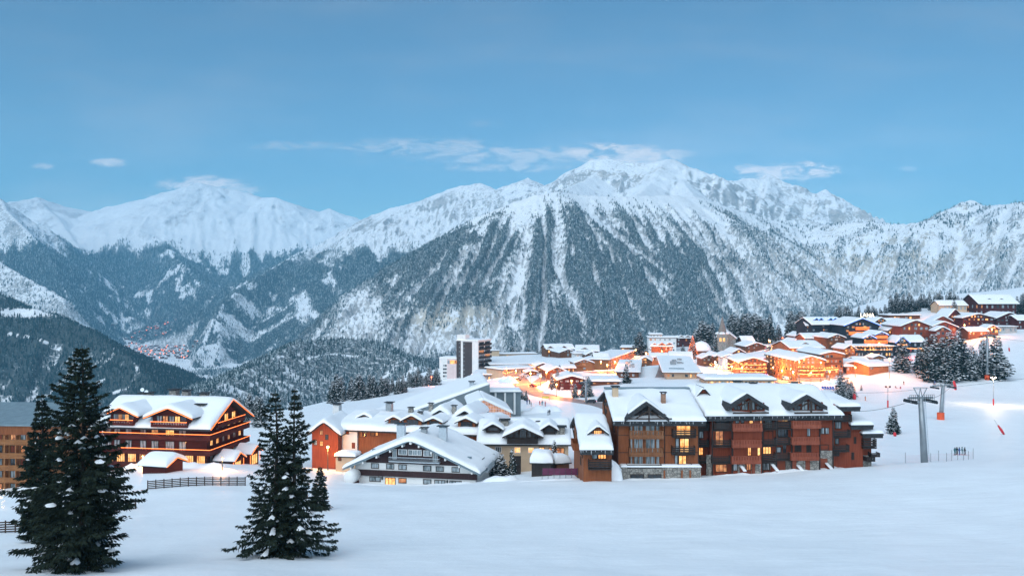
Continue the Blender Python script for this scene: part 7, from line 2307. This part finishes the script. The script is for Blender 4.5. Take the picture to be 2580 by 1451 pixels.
def mast(px, ybase, ytop, d, label, lit):
    b = at(px, ybase, d); g = gz(b.x, b.y); h = at(px, ytop, d).z - g
    r = empty('floodlight_mast', (b.x, b.y, g)); tag(r, label, 'floodlight')
    MB().tube([(0, 0, -.5), (0, 0, h)], [.16, .09], 8).build('pole', MATS['metal_grey'], r)
    MB().lathe([(.30, -.3), (.30, 2.6), (.18, 2.65)], 0, 0, 8).build('crash_pad', MATS['red_cloth'], r)
    MB().bar((-.9, 0, h), (.9, 0, h), .12).build('cross_bar', MATS['metal_dark'], r)
    for sx in (-1, 1):
        q = MB().box(sx * .75 - .32, sx * .75 + .32, -.25, .2, h + .05, h + .6).build('lamp_head', MATS['metal_dark'], r)
        MB().box(sx * .75 - .27, sx * .75 + .27, -.28, -.253, h + .1, h + .55).build('lens', MATS['bulb_white' if lit else 'glass_dark'], q)
    if lit:
        ld = bpy.data.lights.new('flood_light', 'POINT'); ld.energy = lit; ld.color = (1, .70, .42); ld.shadow_soft_size = .5
        lo = bpy.data.objects.new('flood_light', ld); COL.objects.link(lo); lo.parent = r; lo.location = (0, -.9, h + .2)


mast(2503, 1016, 953, 352, 'lit floodlight mast with red pad glaring over the piste', 4500)
mast(2237, 1032, 976, 332, 'dark twin floodlight mast with red pad left of the pylons', 0)


def marker(px, ybase, d, dx, h, label, w=.45):
    p = on_ground(px, d)
    r = empty('piste_marker', p); tag(r, label, 'marker')
    MB().bar((-dx, 0, h * 1.6), (0, 0, -.3), .08).build('pole', MATS['metal_grey'], r)
    MB().tube([(-dx * .62, 0, h * .98), (-dx * .3, 0, h * .5), (-dx * .02, 0, .05)], [w * .55, w, w * .75], 8).build('red_cover', MATS['red_cloth'], r, smooth=True)


marker(2530, 1085, 262, 3.0, 2.8, 'leaning pole wrapped in a red cover on the right slope', .42)
marker(2408, 972, 405, 1.4, 4.2, 'red wrapped snow cannon beside the fir clump', .7)
marker(2153, 985, 352, .4, 2.2, 'red wrapped cover next to the frosted bush', .8)
marker(2543, 885, 500, .3, 2.2, 'red wrapped drag lift post high on the right slope', .45)
marker(2255, 1096, 255, .2, 1.2, 'orange disc post at the foot of the lone young fir', .5)


def nets():
    xs = [2281, 2345, 2385, 2398, 2413, 2428, 2440, 2452, 2365]
    r = empty('safety_net', on_ground(2360, 172)); tag(r, 'faint safety net on thin poles beside the near pylon', 'net')
    P = []
    for i, px in enumerate(sorted(xs)):
        q = on_ground(px, 168 + (i % 3) * 1.5) - r.location
        MB().bar(q + Vector((0, 0, -.3)), q + Vector((0, 0, 1.7 if i % 2 else 2.1)), .05).build('pole', MATS['metal_dark'], r)
        P.append(q)
    n = MB()
    for i in range(len(P) - 1):
        for k in range(6):
            a = P[i] + Vector((0, 0, .2 + k * .24)); b = P[i + 1] + Vector((0, 0, .2 + k * .24))
            n.bar(a, b, .012)
    n.build('netting', MATS['red_cloth'], r, kind='stuff')


nets()


# ---------------------------------------------------------------- fences
def fence(label, px0, px1, d0, d1, n, rails=5, h=1.45, mat='beam', gap=.27):
    a = on_ground(px0, d0)
    r = empty('snow_fence', a); tag(r, label, 'fence')
    pts = []
    for i in range(n + 1):
        t = i / n
        d = d0 + (d1 - d0) * t; px = px0 + (px1 - px0) * t
        pts.append(on_ground(px, d) - a)
    for p in pts:
        MB().box(p.x - .06, p.x + .06, p.y - .05, p.y + .07, p.z - .5, p.z + h).build('post', MATS[mat], r)
    for i in range(n):
        for k in range(rails):
            z = .18 + k * gap
            u, v = pts[i] + Vector((0, -.09, z)), pts[i + 1] + Vector((0, -.09, z))
            MB().bar(u, v, .05, .15).build('rail', MATS[mat], r)


fence('dark slatted snow fence in front of the light strung hotel', 372, 618, 136.5, 140, 12)
fence('slatted snow fence partly hidden behind the tallest spruce', 62, 342, 116, 118, 12)
fence('slatted snow fence in the lower left corner', -60, 112, 103, 101, 7)


def screens():
    r = Bld('banner_fence', 'purple mesh fence along the terrace before the tan chalet', 'fence', 1366, 1197, 148, 0)
    W = r.hit(1500, 1190)[0]; z = r.hit(1400, 1179)[1]
    r.O.z = r.O.z
    n = 9
    for i in range(n):
        MB().box(W * i / n + .04, W * (i + 1) / n - .04, -.03, .0, .05, z).build('panel', MATS['purple_screen'], r.root)
    for i in range(n + 1):
        MB().box(W * i / n - .035, W * i / n + .035, -.05, .03, -1, z + .05).build('post', MATS['metal_dark'], r.root)
    # small shed swallowed by snow
    s = Bld('buried_shed', 'little timber shed swallowed by a tall snow drift', 'shed', 1508, 1207, 139, 18)
    s.walls('wood_tan', 0, 3.0, 0, 3.0, -2, 1.5, 'y', 2.3)
    s.roof(-.5, 3.5, -.8, 3.4, 'y', 1.3, 2.5, .15, .9)
    m = on_ground(1535, 139.5)
    o = link('snow_drift', snow_sheet(lambda X, Y: -.6 + 0 * X, -2.2, 2.2, -1.6, 2.6, 3.2, .5, edge=2.0, lo=.05), None, MATS['roof_snow'], m)
    tag(o, 'rounded snow drift heaped beside the buried shed', 'snow drift')
    t = Bld('snow_tank', 'round white tank lying left of the white chalet', 'tank', 863, 1222, 160, -11)
    u, z = t.hit(879, 1204)
    MB().tube([(u, 0, z), (u, .4, z), (u, 3, z)], [.9, 1.25, 1.2], 16).build('barrel', MATS['plaster_white'], t.root, smooth=True)
    MB().box(u - 1.0, u + 1.0, .3, 2.6, z - 2.6, z - .9).build('stand', MATS['wood_wine'], t.root)
    # green screen and yellow banner at the lift plaza
    g = Bld('display_screen', 'bright green display screen on the plaza', 'screen', 1292, 1015, 300, 12)
    u, z = g.hit(1310, 996); z0 = g.hit(1300, 1008)[1]
    MB().box(0, u, -.12, 0, z0, z).build('panel', MATS['sign_green'], g.root)
    for x in (.3, u - .3):
        MB().bar((x, .1, -1), (x, .1, z), .12).build('leg', MATS['metal_dark'], g.root)
    y = Bld('banner', 'yellow banner at the road side near the plaza', 'banner', 1366, 1006, 335, 6)
    u, z = y.hit(1384, 998); z0 = y.hit(1370, 1003)[1]
    MB().box(0, u, -.04, 0, max(z0, .4), max(z, 1.2)).build('cloth', MATS['sign_yellow'], y.root)
    for x in (0, u):
        MB().bar((x, .05, -1), (x, .05, z), .07).build('pole', MATS['metal_dark'], y.root)
    # hotel name in lit letters on the roof of the blue lit hotel
    L = Bld('roof_sign', 'glowing letters LANA on the roof of the blue lit hotel', 'sign', 2167, 799, 560, 2)
    W = L.hit(2190, 795)[0]; h = L.hit(2170, 789)[1]
    cu = bpy.data.curves.new('lettering', 'FONT'); cu.body = 'LANA'; cu.extrude = .06; cu.size = h / .72; cu.space_character = 1.02
    tmp = bpy.data.objects.new('lettering', cu); COL.objects.link(tmp)
    me = bpy.data.meshes.new_from_object(tmp.evaluated_get(bpy.context.evaluated_depsgraph_get()))
    bpy.data.objects.remove(tmp)
    o = link('lettering', me, L.root, MATS['sign_white'], (0, 0, .15)); o.rotation_euler = (math.pi / 2, 0, 0)
    MB().bar((0, .1, .05), (W, .1, .05), .12).build('rail', MATS['metal_dark'], L.root)


screens()


# ---------------------------------------------------------------- cars and people
def car_meshes():
    body = MB().prism([(-2.1, .35), (2.1, .35), (2.15, .75), (1.95, .95), (1.1, 1.0), (.55, 1.45), (-1.25, 1.5), (-1.95, 1.05), (-2.15, .9)], 'y', -.85, .85).me('body')
    glass = MB().prism([(1.0, 1.02), (.52, 1.40), (-1.2, 1.45), (-1.75, 1.06)], 'y', -.87, .87).me('glass')
    wheel = MB().prism([(.33 * math.cos(q * .628), .33 * math.sin(q * .628)) for q in range(10)], 'y', -.12, .12).me('wheel')
    lightm = MB().box(-.02, .03, -.2, .2, -.08, .08).me('headlight')
    snow = snow_sheet(lambda X, Y: 1.5 - .0 * X, -1.2, .5, -.8, .8, .18, .5)
    return body, glass, wheel, lightm, snow


_CAR = car_meshes()
for nm, c in (('car_grey', (.16, .17, .18)), ('car_white', (.7, .7, .7)), ('car_dark', (.03, .035, .045)), ('car_red', (.35, .03, .03)), ('car_blue', (.04, .09, .2))):
    simple(nm, c, .3, metal=.2, spec=.6)


def car(px, d, rz, paint, label, group=None, lamps=False):
    p = on_ground(px, d, .12)
    r = empty('car', p, math.radians(rz)); tag(r, label, 'car', group)
    body, glass, wheel, lm, snow = _CAR
    bo = bpy.data.objects.new('body', body); COL.objects.link(bo); bo.parent = r
    if not body.materials: body.materials.append(MATS[paint])
    bo.material_slots[0].link = 'OBJECT'; bo.material_slots[0].material = MATS[paint]
    link('glass', glass, r, MATS['glass_dark'])
    link('snow', snow, r, MATS['roof_snow'])
    for x in (-1.3, 1.3):
        for y in (-.8, .8):
            link('wheel', wheel, r, MATS['tyre'], (x, y, .33))
    for y in (-.55, .55):
        h = bpy.data.objects.new('headlight', lm); COL.objects.link(h); h.parent = r; h.location = (2.13, y, .72)
        if not lm.materials: lm.materials.append(MATS['bulb_warm'])
        t = bpy.data.objects.new('tail_light', lm); COL.objects.link(t); t.parent = r; t.location = (-2.14, y, .8)
        t.material_slots[0].link = 'OBJECT'; t.material_slots[0].material = MATS['bulb_red']


def cars():
    paints = ['car_grey', 'car_dark', 'car_white', 'car_dark', 'car_blue', 'car_grey', 'car_dark', 'car_red', 'car_grey', 'car_dark', 'car_white']
    for i in range(14):
        d = 425 + i * 15
        px = CX + (((1961 - CX) / F * d) - 7.0) / d * F if d > 470 else CX + (((1970 - CX) / F * d) - 8.0) / d * F
        car(px, d, 20, paints[i % 11], nth(i + 1) + ' parked car up the left side of the street from its foot', 'cars parked down the street')
    car(1979, 432, -80, 'car_white', 'white car driving out at the foot of the street')
    car(1966, 505, 95, 'car_red', 'red car driving up the middle of the street')
    car(1984, 440, 15, 'car_dark', 'dark car parked at the shop front corner')
    car(1488, 325, 170, 'car_dark', 'dark van sized car on the road beside the lift mast')
    car(1303, 430, 20, 'car_grey', 'grey car with glowing lights at the road bend')
    car(1322, 448, 40, 'car_white', 'white snowed in car in the parking row')
    car(1332, 462, 40, 'car_grey', 'grey snowed in car in the parking row')
    car(1343, 400, 120, 'car_red', 'red car rounding the traffic island')
    car(1681, 520, 60, 'car_dark', 'dark car waiting in the alley')
    car(1768, 428, 170, 'car_white', 'white car parked beside the patchy roofed hall')


cars()


def person_mesh(kind, seed):
    """one continuous body grown from a skeleton"""
    me = bpy.data.meshes.new('body')
    J = {'pel': (0, 0, .92), 'chest': (0, .02, 1.28), 'neck': (0, .02, 1.48), 'head': (0, -.01, 1.62), 'top': (0, 0, 1.74),
         'shl': (-.19, .02, 1.42), 'ell': (-.27, -.05, 1.14), 'hal': (-.24, -.22, .98), 'shr': (.19, .02, 1.42), 'elr': (.27, -.05, 1.14), 'har': (.24, -.22, .98),
         'hil': (-.10, 0, .88), 'knl': (-.13, -.08, .48), 'anl': (-.13, .02, .08), 'tol': (-.13, -.16, .05), 'hir': (.10, 0, .88), 'knr': (.13, -.06, .48), 'anr': (.13, .03, .08), 'tor': (.13, -.15, .05)}
    if kind == 'sit':
        J.update({k: (v[0], v[1], v[2] - .72) for k, v in J.items() if k[0] in 'pcnhtse' and k not in ('tol', 'tor')})
        J.update(hil=(-.1, 0, .18), knl=(-.14, -.42, .38), anl=(-.14, -.75, .08), tol=(-.14, -.92, .1), hir=(.1, 0, .18), knr=(.14, -.42, .38), anr=(.14, -.75, .08), tor=(.14, -.92, .1))
    Rr = {'pel': .17, 'chest': .19, 'neck': .07, 'head': .12, 'top': .085, 'shl': .095, 'ell': .07, 'hal': .055, 'shr': .095, 'elr': .07, 'har': .055, 'hil': .11, 'knl': .085, 'anl': .075, 'tol': .06, 'hir': .11, 'knr': .085, 'anr': .075, 'tor': .06}
    ks = list(J)
    E = [('pel', 'chest'), ('chest', 'neck'), ('neck', 'head'), ('head', 'top'), ('chest', 'shl'), ('shl', 'ell'), ('ell', 'hal'), ('chest', 'shr'), ('shr', 'elr'), ('elr', 'har'), ('pel', 'hil'), ('hil', 'knl'), ('knl', 'anl'), ('anl', 'tol'), ('pel', 'hir'), ('hir', 'knr'), ('knr', 'anr'), ('anr', 'tor')]
    me.from_pydata([J[k] for k in ks], [(ks.index(a), ks.index(b)) for a, b in E], [])
    o = bpy.data.objects.new('body', me)
    sk = o.modifiers.new('skin', 'SKIN'); sk.use_smooth_shade = True
    COL.objects.link(o)
    for i, k in enumerate(ks):
        me.skin_vertices[0].data[i].radius = (Rr[k], Rr[k]); me.skin_vertices[0].data[i].use_root = (k == 'pel')
    sb = o.modifiers.new('sub', 'SUBSURF'); sb.levels = 1; sb.render_levels = 1
    dg = bpy.context.evaluated_depsgraph_get()
    m2 = bpy.data.meshes.new_from_object(o.evaluated_get(dg))
    bpy.data.objects.remove(o)
    m2.name = 'body'
    return m2


_PB = {'stand': person_mesh('stand', 1), 'sit': person_mesh('sit', 2)}
for nm, c in (('suit_blue', (.03, .08, .25)), ('suit_teal', (.03, .12, .14)), ('suit_black', (.015, .016, .02)), ('suit_orange', (.6, .18, .04)), ('suit_red', (.4, .03, .04))):
    simple(nm, c, .7)
_SKI = MB().box(-.17, -.09, -1.0, .75, .0, .03).add([], []).me('ski')
_HEL = MB().lathe([(.135, 1.60), (.145, 1.66), (.11, 1.76), (.02, 1.80)], 0, 0, 10).me('helmet', True)
_HELS = MB().lathe([(.135, .88), (.145, .94), (.11, 1.04), (.02, 1.08)], 0, 0, 10).me('helmet', True)


def person(px, d, suit, label, kind='stand', rz=0, ski=True, group=None):
    p = on_ground(px, d)
    r = empty('person', p, math.radians(rz)); tag(r, label, 'person', group)
    b = bpy.data.objects.new('body', _PB[kind]); COL.objects.link(b); b.parent = r
    if not _PB[kind].materials: _PB[kind].materials.append(MATS[suit])
    b.material_slots[0].link = 'OBJECT'; b.material_slots[0].material = MATS[suit]
    link('helmet', _HEL if kind == 'stand' else _HELS, r, MATS['black_cloth'])
    if ski:
        for x in (0, .26):
            link('ski', _SKI, r, MATS['red_cloth'], (x, -.05 if kind == 'stand' else -.8, 0))


for i, (dx, dd, s) in enumerate(((2406, 199, 'suit_teal'), (2411, 201, 'suit_black'), (2417, 200, 'suit_blue'), (2424, 202, 'suit_teal'), (2431, 200, 'suit_black'))):
    person(dx, dd, s, ('skier in teal at the left of the huddle on the lower piste', 'second skier from the left in the huddle, in black', 'middle skier of the huddle on the lower piste, in blue', 'second skier from the right in the huddle, in teal', 'rightmost skier of the huddle on the lower piste, in black')[i], rz=20 * i)
person(2277, 420, 'suit_black', 'skier in black standing alone between two sitting skiers and the firs')
person(2309, 432, 'suit_teal', 'skier in teal just below the lone broad fir', rz=60)
person(2352, 418, 'suit_black', 'left one of two skiers beside the second pylon', rz=10)
person(2355, 418, 'suit_blue', 'right one of two skiers beside the second pylon', rz=-10)
person(2256, 412, 'suit_black', 'skier sitting on the snow, farther left of the two', 'sit', 40)
person(2269, 410, 'suit_red', 'skier sitting on the snow, nearer the standing one', 'sit', -30)
person(2180, 352, 'suit_orange', 'skier in orange on the lit piste beside the red block', rz=30)
for i, (px, d, s, l) in enumerate(((1328, 318, 'suit_blue', 'person in blue on the plaza behind the green screen'), (1334, 319, 'suit_black', 'person in black beside the person in blue on the plaza'), (1338, 312, 'suit_black', 'person in black walking nearer on the plaza'), (1360, 314, 'suit_red', 'person in red standing near the yellow banner'), (1366, 315, 'suit_teal', 'person in teal standing near the yellow banner'), (1374, 312, 'suit_red', 'person in red walking right of the yellow banner'), (1381, 285, 'suit_black', 'person in black at the lift queue on the plaza'), (1385, 286, 'suit_black', 'second person in black at the lift queue on the plaza'))):
    person(px, d, s, l, rz=i * 47, ski=False)


def deck_chairs():
    for i in range(5):
        p = on_ground(2076 + i * 6.5, 385)
        r = empty('deck_chair', p, .3); tag(r, nth(i + 1) + ' blue deck chair from the left below the big lit chalet', 'chair', 'blue deck chairs on the snow')
        MB().add([(-.5, -.9, .35), (.5, -.9, .35), (.5, .6, .35), (-.5, .6, .35), (-.5, -.9, .42), (.5, -.9, .42), (.5, .6, .42), (-.5, .6, .42)], [(0, 3, 2, 1), (4, 5, 6, 7), (0, 1, 5, 4), (1, 2, 6, 5), (2, 3, 7, 6), (3, 0, 4, 7)]).build('seat', MATS['blue_cloth'], r)
        MB().bar((0, .6, .4), (0, 1.2, 1.4), 1.0, .08).build('backrest', MATS['blue_cloth'], r)
        for x in (-.45, .45):
            MB().bar((x, -.8, -.2), (x, .9, .45), .06).build('leg', MATS['metal_light'], r)
            MB().bar((x, .8, -.2), (x, -.3, .42), .06).build('leg', MATS['metal_light'], r)


deck_chairs()


# ---------------------------------------------------------------- lumpy snow banks at the feet of buildings
def snow_bank(label, px0, d0, px1, d1, width, height, seed, cat='snow bank'):
    a, b = on_ground(px0, d0), on_ground(px1, d1)
    n = max(8, int((b - a).length / .6)); m = 7
    dr = (b - a); dr.z = 0; ln = dr.length; dr.normalize(); nr_ = Vector((-dr.y, dr.x, 0))
    V = []
    for i in range(n + 1):
        t = i / n
        for j in range(m):
            q = -1 + 2 * j / (m - 1)
            x = a.x + dr.x * ln * t + nr_.x * q * width / 2; y = a.y + dr.y * ln * t + nr_.y * q * width / 2
            end = min(1, t * 8, (1 - t) * 8)
            h = height * (1 - q * q) * end * (.55 + .9 * max(0, float(fbm(np.array([t * ln / 2.2 + seed]), np.array([q * 1.2]), 3)[0]) + .3))
            V.append((x - a.x, y - a.y, gz(x, y) - a.z + h - .12))
    Fq = [(i * m + j, (i + 1) * m + j, (i + 1) * m + j + 1, i * m + j + 1) for i in range(n) for j in range(m - 1)]
    o = link('snow_bank', np_mesh('snow_bank', np.array(V), np.array(Fq)), None, MATS['roof_snow'], a)
    tag(o, label, cat)


snow_bank('lumpy snow bank along the stone basement of the tan chalet', 1555, 140, 1770, 140, 2.6, .35, 1)
snow_bank('lumpy snow bank along the doors of the long red block', 1775, 143, 2060, 146, 3.0, .45, 5)
snow_bank('snow bank round the right end of the long red block', 2050, 147, 2215, 157, 3.5, .7, 9)
snow_bank('snow bank in front of the white and brown chalet', 890, 158, 1215, 153, 3.0, .4, 13)
snow_bank('ploughed snow heap right of the white chalet', 1222, 157, 1300, 153, 4.0, 1.1, 17)
snow_bank('snow bank below the purple mesh fence', 1300, 148, 1480, 144, 3.0, .5, 23)
snow_bank('snow bank in front of the light strung hotel', 300, 173, 600, 159, 4.0, 1.0, 29)
snow_bank('snow bank beside the lift plaza', 1300, 290, 1420, 300, 5.0, 1.8, 31)
snow_bank('snow bank on the inner side of the curving road', 1375, 372, 1440, 352, 5.0, 2.2, 37)
snow_bank('snow bank between the road and the gallery', 1262, 440, 1300, 420, 5.0, 2.4, 41)
snow_bank('snow bank at the foot of the big lit chalet', 2070, 415, 2130, 420, 5.0, 2.4, 43)
# ---------------------------------------------------------------- haze
def build_haze():
    m = bpy.data.materials.new('haze_air'); m.use_nodes = True
    nt = m.node_tree
    nt.nodes.clear()
    out = nt.nodes.new('ShaderNodeOutputMaterial'); v = nt.nodes.new('ShaderNodeVolumePrincipled')
    v.inputs['Color'].default_value = HAZE_COL
    v.inputs['Density'].default_value = HAZE_DENS
    v.inputs['Anisotropy'].default_value = 0.0
    nt.links.new(v.outputs[0], out.inputs['Volume'])
    b = MB().box(-16000, 16000, -400, 13500, -700, 1700)
    o = b.build('haze', m)
    tag(o, 'thin bluish evening haze filling the valley', 'haze', kind='stuff')


HAZE_COL = (.28, .70, 1.0, 1)
HAZE_DENS = 7e-5
build_haze()
